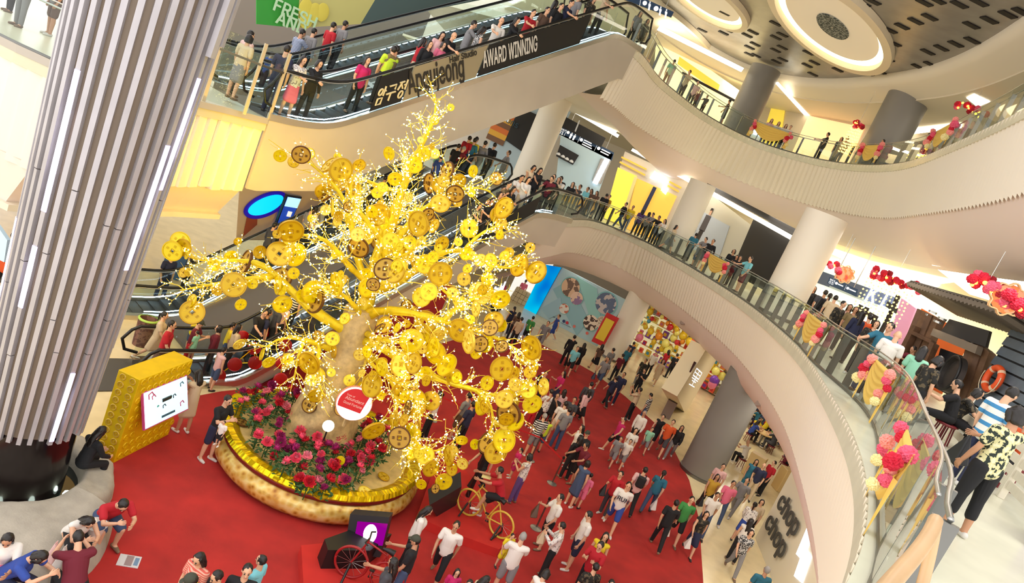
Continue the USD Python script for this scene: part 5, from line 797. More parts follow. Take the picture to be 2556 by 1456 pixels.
part(bk2, 'case', panel(kq, .32), mat((30, 30, 34), .5)); f2 = lambda a, b, o: kq[0] * (1 - a) * (1 - b) + kq[1] * a * (1 - b) + kq[2] * a * b + kq[3] * (1 - a) * b + nq * o
SGR = usdkit.material(stage, '/World/Looks/sunset_screen', {'t': ('geometry', {}), 's': ('separate_xyz', {}), 'm': ('map_range', dict(from_min=1.05, from_max=1.55, clamp=True)), 'r': ('rgb_ramp', dict(ramp=[(0, (.35, 0, .32)), (.5, (.5, .02, .2)), (1, (.85, .25, .04))])), 'e': ('emission', dict(strength=.9))}, [('t.position', 's.vector'), ('s.z', 'm.value'), ('m.result', 'r.fac'), ('r.color', 'e.color')], surface='e.emission')
part(bk2, 'screen', panel([f2(.22, .3, .02), f2(1.0, .3, .02), f2(1.0, .84, .02), f2(.22, .84, .02)], .03), SGR); dc = f2(.61, .57, .03); dx, dy = (kq[1] - kq[0]) * .19, (kq[3] - kq[0]) * .24
part(bk2, 'white_disc', quad([dc + dx * math.cos(a) + dy * math.sin(a) for a in np.linspace(0, 2 * PI, 33)[:-1]]), glow((255, 250, 252), 1.6))
lo_ = [np.array(p) for p in [(-1.522,12.377,0.25),(-1.087,13.142,0.25),(-0.332,13.46,0.25),(-0.591,12.613,0.25),(-1.345,12.101,0.25)]]; part(bk2, 'plinth', trimesh.convex.convex_hull(np.vstack([lo_, [p + [0, 0, .45] for p in lo_]])), black)
part(bk2, 'post', tube([f2(.5, .1, -.2), (*f2(.5, .1, -.2)[:2], .4)], .12, 8), black)
def bicycle(lab, fork, rear, z0, c, name='bicycle'):
    t = thing(name, lab, 'bicycle'); a, b = np.array(fork), np.array(rear); d = np.array([*(a - b), 0.0]); L = np.linalg.norm(d); d /= L; up = np.array([0, 0, 1.0]); yl = mat(c, .4); R = .34
    A = np.array([*a, z0 + R + .02]); B = np.array([*b, z0 + R + .02])
    for nm, C in (('front_wheel', A), ('rear_wheel', B)):
        w_ = part(t, nm, tube([C + d * R * math.cos(k) + up * R * math.sin(k) for k in np.linspace(0, 2 * PI, 33)], .028, 8), yl, smooth=True)
        for s_ in range(12): part(w_, 'spoke', tube([C, C + d * (R - .02) * math.cos(s_ * PI / 6) + up * (R - .02) * math.sin(s_ * PI / 6)], .004, 3), steel)
    cr_ = B + d * .42 * (L / 1.02) - up * .06; se = cr_ - d * .16 + up * .52; hd = A - d * .16 + up * .56; hl = A - d * .12 + up * .42
    for p, q in ((cr_, se), (se, hd), (cr_, hl), (B, se), (B, cr_), (hd, A)): part(t, 'frame_tube', tube([p, q], .02, 8), yl, smooth=True)
    part(t, 'saddle', tube([se + up * .1 - d * .12, se + up * .11, se + up * .1 + d * .14], [.07, .055, .025], 8), black, smooth=True); part(t, 'seat_post', tube([se, se + up * .1], .014, 6), steel)
    s = np.cross(d, up); st = hd + up * .1; part(t, 'handlebar', tube([st - s * .26 - d * .04, st - s * .2 + d * .03, st, st + s * .2 + d * .03, st + s * .26 - d * .04], .016, 6), black, smooth=True); part(t, 'stem', tube([hd, st], .018, 6), yl)
    part(t, 'crank', tube([cr_ + s * .08 - up * .16, cr_ + s * .08, cr_ - s * .08, cr_ - s * .08 + up * .16], .012, 6), steel); part(t, 'pedal', box(.1, .06, .02, cr_ + s * .12 - up * .16), black); part(t, 'pedal', box(.1, .06, .02, cr_ - s * .12 + up * .16), black)
    part(t, 'trainer_stand', cat_([tube([(*(B + s * .3)[:2], z0 + .03), B + s * .06], .025, 6), tube([(*(B - s * .3)[:2], z0 + .03), B - s * .06], .025, 6), tube([(*(B + s * .3)[:2], z0 + .03), (*(B - s * .3)[:2], z0 + .03)], .025, 6)]), black); part(t, 'front_stand', cat_([tube([(*(A + s * .3)[:2], z0 + .03), A + s * .06], .025, 6), tube([(*(A - s * .3)[:2], z0 + .03), A - s * .06], .025, 6)]), black)
    return t, se, hd, cr_
BK1 = bicycle('yellow exercise bicycle on the raised red platform', (1.124,16.248,0.25)[:2], (2.076,15.834,0.25)[:2], .25, (216, 180, 70))
part(BK1[0], 'tablet', panel([BK1[2] + np.array(q) for q in ((-.12, -.02, .25), (.12, .05, .25), (.12, .14, .38), (-.12, .08, .38))], .02), mat((236, 226, 150), .5), 'pale yellow board on the handlebar')
BK2 = bicycle('red exercise bicycle at the bottom edge of the picture', (-0.828,12.173,0.25)[:2], (-0.048,12.146,0.25)[:2], .25, (150, 24, 26))
# rope barrier
for k, q in enumerate([(-0.758,21.44,0.012),(1.224,21.372,0.012),(2.802,21.571,0.012),(3.618,20.554,0.012),(3.199,17.455,0.012)]):
    t = thing('stanchion', ['chrome stanchion post under the low branches', 'chrome stanchion post near the low right branch', 'chrome stanchion post beside the woman with a child', 'chrome stanchion post in front of the maroon shirt', 'stanchion post by the man with the cap'][k], 'barrier post', q); part(t, 'base', lathe([(0, 0), (.17, 0), (.17, .02), (.03, .06), (0, .06)], 24), steel, smooth=40); part(t, 'pole', tube([(0, 0, .05), (0, 0, .95)], .025, 10), dsteel); part(t, 'cap', lathe([(0, .95), (.04, .95), (.04, 1.02), (0, 1.03)], 12), black)
st_ = [np.array(p) + [0, 0, .92] for p in [(-0.758,21.44,0.012),(1.224,21.372,0.012),(2.802,21.571,0.012),(3.618,20.554,0.012)]]
for a, b in zip(st_[:-1], st_[1:]): solo('barrier_belt', panel([a - [0, 0, .05], b - [0, 0, .05], b, a], .004), mat((180, 20, 26), .7), ['red barrier belt between the first two chrome posts', 'red barrier belt between the second and third posts', 'red barrier belt nearest the maroon shirt'][[np.allclose(a, s_) for s_ in st_].index(True)], 'belt')
# ================= swags on the railings
yel = mat((226, 190, 92), .7, key='swag_cloth'); fl_ = mat((200, 20, 52), .8), mat((226, 90, 120), .8), mat((240, 150, 140), .8), mat((236, 222, 160), .8)
def pom(p, r, seed): m = trimesh.creation.icosphere(3, r); v = m.vertices; m.vertices = np.asarray(p) + v * (1 + .5 * (meshkit.noise(v / r * 5.5 + seed, seed) - .5))[:, None]; return m
def swag(a, b, z, inw, lab, s_=1.0, drop=.55):
    a, b = np.array(a, float), np.array(b, float); t = thing('flower_swag', lab, 'swag'); L = np.linalg.norm(b - a); n, k = 17, 22; d = (b - a) / L; nn = np.array([*inw, 0]); rows = []
    for j in range(k):
        f = j / (k - 1); u = np.linspace(0, 1, n); sag = 4 * u * (1 - u); P = np.array([(*(a + (b - a) * x), z) for x in u]); P[:, 2] -= sag ** .8 * drop * f + .1 * f + (u * 0); P += nn[None] * (.04 + .05 * abs(math.sin(f * 19)) * (.3 + sag[:, None])); rows.append(P)
    part(t, 'cloth', ruled(rows), yel, smooth=True)
    for e, q in ((a, 0), (b, 1)):
        for i in range(5):
            o = np.array([*(e + d * (rng.uniform(-.14, .1))), z - .02 - .11 * i * s_]) + nn * .13; part(t, 'blossom', pom(o + np.array([rng.uniform(-.12, .12) * d[0], rng.uniform(-.12, .12) * d[1], rng.uniform(-.03, .03)]), .082 * s_ * rng.uniform(.7, 1.15), i + q * 7 + int(L * 100)), fl_[(i * 2 + q * 3 + int(z * 10)) % 3 if i < 4 else 3])
        tl_ = [(np.array([*(e + d * x), z - h]) + nn * (.08 + .02 * math.sin(x * 90))) for h, xs in ((.3, (-.05, .0, .05)), (.95, (-.10, .0, .10))) for x in xs]
        part(t, 'tail', trimesh.Trimesh(tl_, [(0, 1, 4), (0, 4, 3), (1, 2, 5), (1, 5, 4)], process=False), yel)
    return t
def rail_swag(P, i0, i1, z, lab, drop=.55, s_=1.0): N = normals2(P)[i0]; return swag(P[i0], P[i1], z, -N, lab, s_, drop)
R2, R3 = L2R - normals2(L2R) * .03, off(L3, .04)
def near(P, az): return int(np.argmin(abs(P[20:, 0] / P[20:, 1] - az) + np.where(np.arange(len(P) - 20) < 40, 0, 0))) + 20
def idx(P, q): return int(np.argmin(np.linalg.norm(P - np.asarray(q)[:2], axis=1)))
for a, b, z, dr, s_, lab in (((7.97, 32.9), (8.35, 30.9), 8.35, .62, 1.2, 'golden swag with red flowers on the railing below the fashion poster'), ((8.36, 20.4), (7.93, 18.1), 8.3, .65, 1.25, 'golden swag on the railing in front of the jewellery shop'), ((7.45, 14.2), (6.8, 12.2), 8.3, .7, 1.15, 'golden swag with pink blossoms below the man in the blue shirt'), ((4.95, 7.87), (4.3, 6.5), 8.2, .62, 1.0, 'large yellow swag with pink and crimson flowers on the nearest railing')):
    i, j = idx(R2, a), idx(R2, b); j = j if j != i else i + 1; swag(R2[i], R2[j], z, -normals2(R2)[i], lab, s_, dr)
for a, b, lab in (((9.6, 43.6), (11.4, 42.9), 'golden swag on the third level railing between the two grey columns'), ((13.95, 37.6), (14.0, 35.6), 'golden swag on the third level railing right of the thick column'), ((13.0, 29.2), (12.3, 26.4), 'golden swag on the third level railing near the right edge of the picture')):
    i, j = idx(R3, a), idx(R3, b); swag(R3[i], R3[j], Z3 + 1.05, -normals2(R3)[i], lab, 1.5, .75)
# ================= hanging flower decorations
def hanging(c, n, sp, lab, disc=True, net=False):
    t = thing('hanging_flowers', lab, 'hanging decoration'); c = np.array(c); r_ = random.Random(int(c[0] * 100))
    for i in range(n):
        f = i / max(1, n - 1); p = c + np.array([sp[0] * (f - .5), sp[1] * (f - .5), r_.uniform(-.16, .16)]) + [r_.uniform(-.12, .12), r_.uniform(-.12, .12), 0]; part(t, 'blossom', pom(p, r_.uniform(.09, .14), i), [fl_[0], fl_[1], fl_[0], mat((150, 14, 34), .8)][i % 4])
    for i in range(8): part(t, 'bulb', trimesh.creation.icosphere(1, .05).apply_translation(c + [r_.uniform(-.5, .5) * abs(sp[0]), r_.uniform(-.5, .5) * abs(sp[1]), r_.uniform(-.15, .15)]), glow((255, 190, 60), 6))
    part(t, 'wire', tube([c, c + [0, 0, 11.57 - c[2] if c[2] < 11.4 else 19.44 - c[2]]], .008, 4), steel)
    if disc:
        d0 = c + np.array([sp[0] * .85, sp[1] * .85, -.12]); an = np.linspace(0, 2 * PI, 49); rr = .36 + .04 * np.cos(an * 8); ax = np.array([.9, -.3, 0]); ax /= np.linalg.norm(ax)
        for o in (0, .06): part(t, 'scalloped_hoop', tube([d0 + ax * r__ * math.cos(a) + np.array([0, 0, r__ * math.sin(a)]) + [0, o, 0] for a, r__ in zip(an, rr)], .02, 5), mat((226, 180, 130), .5))
        part(t, 'lantern_face', quad([d0 + ax * .34 * math.cos(a) + np.array([0, .03, .34 * math.sin(a)]) for a in an[:-1]]), blotch((226, 150, 110), (220, 120, 60), 4, .5, .6, (200, 70, 60)))
    if net:
        b = []
        for i in range(9):
            for j in range(12): p = c + np.array([sp[0] * (j / 11 - .5), sp[1] * (j / 11 - .5), -.3 - .16 * i + .0]) + [r_.uniform(-.04, .04)] * 3; m = trimesh.Trimesh(p + octa * .045, of, process=False); b.append(m)
        part(t, 'light_net', cat_(b), glow((255, 210, 90), 5), 'curtain of small warm lights', kind='stuff')
hanging((12.888,26,10.35), 22, (1.5, -.5), 'red flower chandelier with a curtain of small lights over the jewellery shop', False, True)
hanging((10.142,16.5,10.711), 14, (.55, -.3), 'large hanging cluster of red flowers with a scalloped lantern at the right', True)
hanging((12.403,30,9.996), 7, (.5, -.2), 'small hanging red flower cluster beside the white column', True)
hanging((9.787,14.5,10.403), 9, (.5, -.3), 'hanging red flowers cut off by the right edge', False)
hanging((13.609,39,17.537), 8, (.5, -.3), 'red flowers with light curtain left of the thick grey column', False, True)
hanging((15.275,32,18.457), 8, (1.2, -.3), 'small red flower cluster over the third level railing', False)
# ================= near railing end: wooden handrail and steel posts of the stair
hw = mat((196, 160, 118), .35, key='handrail_wood', var=.1, scale=3)
nr = thing('stair_railing', 'wooden handrail with sloping glass at the bottom right corner', 'railing'); h0 = [(2.618,3.6,8.439),(2.334,3.2,8.397),(2.058,2.85,8.369),(1.645,2.3,8.394)]
part(nr, 'hand_rail', tube(spline(h0, 14), .038, 12), hw, smooth=True); h1 = [(2.638,3.62,8.436),(2.626,3.5,8.246),(2.573,3.35,8.072)]; part(nr, 'hand_rail', tube(spline(h1, 10), .03, 12), hw, smooth=True)
# bin at the foot of the escalators, blue panel
bn2 = thing('litter_bin', 'round brown patterned litter bin with green bag at the foot of the back escalator', 'litter bin', (-9.312,18.318,0)); part(bn2, 'drum', lathe([(0, 0), (.24, 0), (.27, .8), (.25, .82), (.23, .8), (.2, .7), (0, .7)], 28), blotch((120, 84, 70), (90, 56, 50), 8), smooth=40); part(bn2, 'liner', lathe([(.24, .8), (.28, .8), (.29, .84), (.24, .86)], 28), mat((170, 205, 90), .5), smooth=True)
solo('blue_panel', panel([(-12.349,24,-0.283),(-11.52,24,0.077),(-11.532,24,1.134),(-12.314,24,0.959)], .1), mat((50, 84, 124), .6), 'blue wall panel beside the man at the foot of the back escalator', 'panel')
solo('light_panel', panel([(-8.529,11,4.176),(-8.299,11,4.161),(-8.343,11,4.559),(-8.602,11,4.748)], .08), mat((190, 214, 224), .5), 'pale blue display panel at the left edge of the picture', 'panel')
cp = [P3(AE2, -3.2, -.1, .012), P3(AE2, -.5, -.1, .012), P3(AE2, -.5, 1.6, .012), P3(AE2, -3.2, 1.6, .012)]; ep = thing('comb_plate', 'dark ribbed landing plate before the front lower escalator', 'floor plate'); part(ep, 'plate', slab([tuple(p[:2]) for p in cp], .012, .03), stripes((60, 58, 54), (96, 92, 86), 14, 'y', .5, .6))
# ================= people
from manifold3d import OpType
CO = dict(w=('white', (226, 220, 212)), k=('black', (22, 22, 26)), n=('navy', (34, 38, 66)), b=('blue', (44, 70, 150)), r=('red', (178, 24, 38)), m=('maroon', (104, 22, 40)), g=('green', (62, 140, 70)), y=('yellow', (226, 200, 40)), o=('orange', (206, 82, 34)), p=('pink', (226, 110, 140)), q=('pale pink', (222, 178, 176)), v=('purple', (96, 70, 130)), G=('grey', (130, 128, 130)), D=('dark grey', (66, 66, 72)), t=('teal', (40, 104, 128)), c=('cyan', (120, 194, 206)), e=('beige', (204, 182, 150)), B=('brown', (96, 72, 58)), d=('denim', (62, 78, 110)), l=('lime', (196, 222, 50)), O=('olive', (122, 104, 70)), M=('magenta', (190, 30, 96)), u=('mustard', (190, 150, 50)), i=('mint', (140, 200, 170)),
          S=('black and white striped', None), Z=('red striped', None), X=('checked', None), F=('floral', None), f=('dark floral', None), T=('white patterned', None), U=('blue striped', None), V=('white and blue striped', None))
PAT = dict(S=lambda: stripes((225, 222, 216), (28, 28, 30), 4.2, 'z', .5), Z=lambda: stripes((206, 90, 76), (226, 170, 150), 9, 'z', .5), X=lambda: blotch((40, 40, 44), (190, 188, 186), 30, .5), F=lambda: blotch((36, 46, 40), (206, 200, 150), 17, .47, .8, (222, 214, 180)), f=lambda: blotch((30, 28, 24), (92, 80, 60), 14, .56), T=lambda: blotch((150, 140, 140), (226, 220, 214), 18, .42), V=lambda: stripes((60, 130, 180), (226, 222, 216), 2.1, 'z', .35), U=lambda: stripes((52, 66, 110), (190, 196, 210), 7, 'z', .5))
def cmat(c): return PAT[c]() if c in PAT else mat(CO[c][1], .85)
SKIN = [mat((212, 164, 132), .55, key='skin_light'), mat((188, 138, 106), .55, key='skin_tan')]; HAIR = mat((26, 20, 18), .45, key='hair_black'); HB = mat((84, 56, 38), .5, key='hair_brown'); HG = mat((150, 146, 142), .6, key='hair_grey'); EYE = mat((20, 16, 14), .2, key='eye_dark'); LIP = mat((168, 84, 80), .5, key='lip')
SHOE = [mat((40, 36, 36), .6), mat((210, 206, 200), .6), mat((120, 96, 76), .6)]; NECK = mat((186, 134, 104), .6)
def rot2(d, a, ax='y'):
    c, s = math.cos(a), math.sin(a); x, y, z = d
    return np.array((c * x + s * z, y, -s * x + c * z)) if ax == 'y' else (np.array((x, c * y - s * z, s * y + c * z)) if ax == 'x' else np.array((c * x - s * y, s * x + c * y, z)))
def sph(c, r, seg): return Manifold.sphere(1.0, seg).scale((r, r, r) if np.ndim(r) == 0 else tuple(map(float, r))).translate(tuple(map(float, c)))
def hl(*l): return Manifold.batch_hull(list(l))
def uni(l): return Manifold.batch_boolean(l, OpType.Add)
POSE = dict(st=dict(), wk=dict(hip=(24, -18), knee=(8, 26), sh=(-18, 20), el=(12, 22)), wl=dict(hip=(-16, 22), knee=(24, 6), sh=(18, -16), el=(20, 12)), ph=dict(sh=(28, 32), el=(95, 92), tw=.45, hp=25), ht=dict(sh=(66, 70), el=(82, 78), tw=.35, hp=4), ln=dict(sh=(42, 44), el=(30, 28), lean=10, hp=22), cy=dict(sh=(6, 34), el=(14, 78), tw=.3, hp=10), wv=dict(sh=(8, 78), el=(10, 14), hp=6), rl=dict(sh=(10, 56), el=(16, 22), hp=14), lk=dict(sh=(2, 4), el=(10, 12), hp=28), ch=dict(sh=(30, 34), el=(88, 90), tw=.6, hp=16),
            sd=dict(hip=(84, 80), knee=(88, 82), sh=(22, 20), el=(38, 34), tw=.2, lean=12, hp=26, sit=1), si=dict(hip=(84, 80), knee=(84, 78), sh=(30, 32), el=(60, 58), tw=.3, lean=14, hp=30, sit=1), sl=dict(hip=(80, 84), knee=(96, 90), sh=(36, 40), el=(52, 66), tw=.6, lean=38, hp=36, sit=1), se=dict(hip=(86, 82), knee=(90, 84), sh=(46, 40), el=(44, 52), tw=.3, lean=12, hp=14, sit=1),
            bk=dict(hip=(88, 38), knee=(78, 34), sh=(62, 62), el=(14, 14), lean=26, hp=4, sit=1), bd=dict(lean=34, hip=(0, 0), sh=(46, 40), el=(46, 50), hp=26))
def figure(h=1.66, fem=0, wide=1.0, pose='st', top='w', sl='s', bot='k', bk='p', hair='s', lod=1, skin=0, seat=.45, dz=0.0, shoe=0, yaw=0):
    """one person facing +x, standing on z = 0; returns a list of (part name, mesh, material, label) and the hand positions"""
    p = dict(hip=(3, -3), knee=(3, 3), sh=(3, -2), el=(14, 16), tw=.1, lean=0, hp=5, sit=0); p.update(POSE[pose]); k = h / 1.68; seg = (16, 10, 8)[lod]; R = math.radians
    hipz = .88 * k; legs = []
    tl, sn = .41 * k, .41 * k; hw, sw = .088 * k * wide, (.185 if not fem else .165) * k * wide
    P0 = np.zeros(3); lean = R(p['lean']); up = rot2((0, 0, 1), lean); fwd = rot2((1, 0, 0), lean)
    for i, s in ((0, 1), (1, -1)):
        a, kn = R(p['hip'][i]), R(p['knee'][i]); hj = P0 + [0, s * hw, 0]; td = np.array((math.sin(a), s * (.05 + (.10 if p['sit'] else 0)), -math.cos(a))); td /= np.linalg.norm(td); kj = hj + td * tl
        sd = np.array((math.sin(a - kn), s * .01, -math.cos(a - kn))); sd /= np.linalg.norm(sd); aj = kj + sd * sn; legs.append((hj, kj, aj, sd))
    low = min(l[2][2] for l in legs); base = -low + .07 * k if not p['sit'] or pose == 'bk' else seat + .10 * k
    if pose == 'bk': base = seat
    if p['sit'] and pose != 'bk':
        pass
    off_ = np.array((0, 0, base)); P0 = P0 + off_; legs = [(a + off_, b + off_, c + off_, d) for a, b, c, d in legs]
    W = P0 + up * .17 * k; C = P0 + up * .36 * k; N = P0 + up * .545 * k; hp = R(p['hp']) + lean * .55; hup = rot2((0, 0, 1), hp); hf = rot2((1, 0, 0), hp); yw = R(yaw)
    hf = rot2(hf, yw, 'z'); hs = np.cross(hup, hf); HC = N + rot2((0, 0, 1), lean * .7) * .035 * k + hup * .125 * k + hf * .012
    body, topm, botm, shoes = [], [], [], []
    tr = lambda c, r: sph(c, r, seg)
    def el(c, r, g=0.0): m = Manifold.sphere(1.0, seg).scale(((r[0] * k + g), (r[1] * k * wide + g), (r[2] * k + g))).rotate((0, math.degrees(lean), 0)); return m.translate(tuple(map(float, c)))
    bust = .018 if fem else 0
    T = [(P0, (.105, .15 + .01 * fem, .11)), (W, (.098, .132 - .012 * fem, .10)), (C + fwd * (.012 + bust) * k, (.112 + bust, .152 - .012 * fem, .125))]
    sj = [N - up * .075 * k + np.array((0, s * sw, 0)) for s in (1, -1)]
    body += [hl(el(*T[0]), el(*T[1])), hl(el(*T[1]), el(*T[2])), hl(el(C + up * .06 * k, (.09, .13, .09)), tr(sj[0], .052 * k), tr(sj[1], .052 * k)), hl(tr(N - up * .06 * k, .062 * k), tr(HC - hup * .06 * k - hf * .015, .050 * k))]
    g = .016
    hem = P0 - up * (.02 if bk != 'd' else 0) * k
    topm += [hl(el(hem, (.112, .156, .10), g), el(W, (.104, .138, .10), g * 1.3)), hl(el(*T[1], g * 1.3), el(*T[2], g)), hl(el(C + up * .06 * k, (.09, .13, .085), g), tr(sj[0], .054 * k + g * .7), tr(sj[1], .054 * k + g * .7))]
    hands = []
    for i, s in ((0, 1), (1, -1)):
        f, e = R(p['sh'][i]) + lean * .5, R(p['el'][i]); ud = np.array((math.sin(f), s * .16, -math.cos(f))); ud /= np.linalg.norm(ud); ej = sj[i] + ud * .285 * k
        fd = np.array((math.sin(f + e), -s * p['tw'], -math.cos(f + e))); fd /= np.linalg.norm(fd); wj = ej + fd * .245 * k
        body += [hl(tr(sj[i], .05 * k), tr(ej, .036 * k)), hl(tr(ej, .036 * k), tr(ej + fd * .08 * k, .037 * k), tr(wj, .026 * k))]
        side = np.array((0, 1.0, 0)); side = side - fd * (side @ fd); side /= np.linalg.norm(side); pn = np.cross(fd, side)
        sg = max(6, seg - 4); b = lambda q, r: sph(wj + q * k, r * k, sg)
        body.append(hl(b(fd * .02, .024), b(fd * .085 + pn * .026, .015), b(fd * .085 - pn * .026, .015)))
        curl_ = side * (-s) * .02
        for q in range(4):
            o = pn * (.028 - .0187 * q); L = (.058, .068, .064, .05)[q]
            if lod == 0: body += [hl(b(fd * .085 + o, .0105), b(fd * (.085 + L * .55) + o * 1.12 + curl_ * .4, .0095)), hl(b(fd * (.085 + L * .55) + o * 1.12 + curl_ * .4, .0095), b(fd * (.085 + L) + o * 1.15 + curl_ * 1.5, .008))]
            else: body.append(hl(b(fd * .085 + o, .0105), b(fd * (.085 + L) + o * 1.15 + curl_, .008)))
        body.append(hl(b(fd * .03 + pn * .024, .013), b(fd * .085 + pn * .058 + curl_ * .6, .0095)))
        hands.append(wj + fd * .09 * k)
        if sl == 's': q = sj[i] + ud * .17 * k; topm.append(hl(tr(sj[i], .052 * k + g), tr(q, .050 * k + g)))
        elif sl == 'l': topm += [hl(tr(sj[i], .052 * k + g), tr(ej, .042 * k + g * .8)), hl(tr(ej, .042 * k + g * .8), tr(wj - fd * .015, .032 * k + g * .6))]
        hj, kj, aj, sd = legs[i]
        body += [hl(tr(hj, .082 * k * wide), tr(kj, .052 * k)), hl(tr(kj, .052 * k), tr(kj + sd * .12 * k - np.array((.012, 0, 0)), .054 * k), tr(aj, .036 * k))]
        fp = np.array((1.0, s * .18, 0)); fp = fp / np.linalg.norm(fp); sole = aj + np.array((0, 0, -.042 * k))
        ft = [tr(aj - fp * .035 * k + np.array((0, 0, -.03 * k)), .036 * k), tr(aj + fp * .07 * k + np.array((0, s * .008, -.038 * k)), .034 * k), tr(aj + fp * .15 * k + np.array((0, 0, -.046 * k)), .024 * k)]
        body += [hl(*ft), hl(tr(aj, .036 * k), ft[0], ft[1])]
        gg = .006; shoes.append(hl(tr(aj - fp * .035 * k + np.array((0, 0, -.032 * k)), .037 * k + gg), tr(aj + fp * .07 * k + np.array((0, s * .008, -.042 * k)), .034 * k + gg), tr(aj + fp * .155 * k + np.array((0, 0, -.046 * k)), .025 * k + gg)))
        gb = .014
        if bk == 's': kk = hj + (kj - hj) * .88; botm.append(hl(tr(hj, .088 * k * wide + gb), tr(kk, .066 * k + gb * 1.6)))
        elif bk == 'p': botm += [hl(tr(hj, .086 * k * wide + gb), tr(kj, .056 * k + gb)), hl(tr(kj, .056 * k + gb), tr(aj + sd * -.02, .044 * k + gb))]
        elif bk == 'c': kk = kj + sd * .2 * k; botm += [hl(tr(hj, .086 * k * wide + gb), tr(kj, .058 * k + gb)), hl(tr(kj, .058 * k + gb), tr(kk, .054 * k + gb))]
    if bk in 'kd':
        m_ = [el(P0 + up * .05, (.112, .152, .10), .014)]; 
        for i in (0, 1): hj, kj = legs[i][0], legs[i][1]; m_ += [tr(hj + (kj - hj) * (.95 if bk == 'k' else 1.02) + np.array((.02, 0, 0)), .085 * k), tr(hj + (kj - hj) * .9 - np.array((.04, 0, 0)), .07 * k)]
        botm.append(hl(*m_))
    else: botm.append(el(P0 + up * .01, (.108, .153, .105), .017))
    HL = lambda x, y, z: HC + (hf * x + hs * y + hup * z) * k
    def hel(c, r, q=seg):
        m = Manifold.sphere(1.0, max(q, 10)).scale((r[0] * k, r[1] * k, r[2] * k)); T_ = np.eye(4); T_[:3, 0] = hf; T_[:3, 1] = hs; T_[:3, 2] = hup; T_[:3, 3] = HL(*c); return m.transform(T_[:3].astype(float))
    head = [hel((0, 0, .012), (.093, .076, .106)), hl(hel((.018, 0, -.02), (.07, .062, .07)), hel((.052, 0, -.082), (.03, .032, .026)))]
    if lod < 2: head += [hl(hel((.088, 0, .008), (.008, .008, .008), 6), hel((.104, 0, -.024), (.011, .013, .010), 6), hel((.085, 0, -.03), (.01, .015, .01), 6))] + [hel((-.005, s * .077, -.008), (.022, .010, .03), 6) for s in (1, -1)]
    bm = uni(body + head); out = []
    def fin(m, sm=True):
        if lod == 0 and sm: m = m.refine_to_length(.03 * k)
        q = m.to_mesh(); t_ = trimesh.Trimesh(q.vert_properties[:, :3], q.tri_verts, process=False)
        if lod == 0 and sm: trimesh.smoothing.filter_taubin(t_, iterations=6)
        return t_
    out.append(('body', fin(bm), SKIN[skin]))
    out.append(('top' if bk != 'd' else 'dress', fin(uni(topm + (botm if bk == 'd' else []))), cmat(top)))
    if bk != 'd': out.append(({'s': 'shorts', 'p': 'trousers', 'k': 'skirt', 'c': 'trousers'}[bk], fin(uni(botm)), cmat(bot)))
    for m in shoes: out.append(('shoe', fin(m, False), SHOE[shoe]))
    hm = {'g': HG, 'G': HG, 'B': HB, 'n': None}.get(hair, HAIR)
    if hair != 'n':
        cap = hel((-.020, 0, .024), (.096, .084, .106)); face = hl(hel((.105, 0, -.05), (.06, .075, .075)), hel((.10, 0, .015), (.04, .055, .03)), hel((.06, 0, -.14), (.09, .09, .05)))
        hp_ = [cap - face - hel((-.0, 0, -.13), (.12, .10, .075))]
        if hair in 'lL': hb_ = N - fwd * (.085 * k) - up * ((.05 if hair == 'l' else .17) * k); hp_ += [hl(hel((-.045, 0, .03), (.06, .080, .07)), hel((-.062, 0, -.06), (.045, .082, .05)), sph(N - fwd * (.06 * k) + up * (.03 * k), (.05 * k, .082 * k, .05 * k), 10)), hl(sph(N - fwd * (.06 * k) + up * (.03 * k), (.05 * k, .082 * k, .05 * k), 10), sph(hb_, (.03 * k, .07 * k, .04 * k), 10))] + [hl(hel((.0, s * .074, .03), (.04, .016, .05)), hel((.0, s * .08, -.13), (.022, .016, .05))) for s in (1, -1)]
        elif hair in 'bG': hp_ += [hl(hel((-.03, 0, .03), (.078, .090, .08)), hel((-.045, 0, -.085), (.058, .088, .03))) - face] + [hl(hel((.02, s * .076, .02), (.045, .016, .05)), hel((.01, s * .080, -.075), (.032, .016, .03))) for s in (1, -1)]
        elif hair == 'p': hp_ += [hl(hel((-.10, 0, .03), (.025, .025, .025), 8), hel((-.13, 0, -.02), (.032, .034, .04), 8)), hl(hel((-.13, 0, -.02), (.03, .032, .04), 8), hel((-.115, 0, -.19), (.016, .018, .03), 8))]
        hq = fin(uni(hp_)); hq.vertices = hq.vertices + np.sign(hq.vertices - HC) * 0 + (hq.vertices - HC) * (.16 * (meshkit.noise(hq.vertices * 38 / k, 3) - .45))[:, None]; out.append(('hair', hq, hm))
        if hair == 'c':
            out.append(('cap', fin(hel((-.006, 0, .05), (.106, .09, .092)) - hel((0, 0, -.06), (.2, .2, .08)), False), mat((60, 62, 50), .8))); out.append(('cap_brim', fin(hl(hel((.07, 0, .048), (.05, .07, .008)), hel((.13, 0, .04), (.035, .055, .006))), False), mat((60, 62, 50), .8)))
    if lod < 2:
        for s in (1, -1): m = trimesh.creation.icosphere(1 if lod == 0 else 0, .0125 * k); m.apply_translation(HL(.082, s * .031, .012)); out.append(('eye', m, EYE))
        if lod == 0:
            m = trimesh.creation.icosphere(1, 1.0); m.apply_scale((.008 * k, .022 * k, .006 * k)); T_ = np.eye(4); T_[:3, 0] = hf; T_[:3, 1] = hs; T_[:3, 2] = hup; T_[:3, 3] = HL(.083, 0, -.060); m.apply_transform(T_); out.append(('mouth', m, LIP))
            for s in (1, -1): out.append(('eyebrow', tube([HL(.086, s * .018, .034), HL(.084, s * .034, .038), HL(.074, s * .048, .032)], .0035 * k, 4), HAIR))
    if dz:
        for o in out: o[1].apply_translation((0, 0, dz))
    return out, hands, dict(chest=C + np.array((0, 0, dz)), back=C - fwd * .2 * k, neck=N, head=HC)
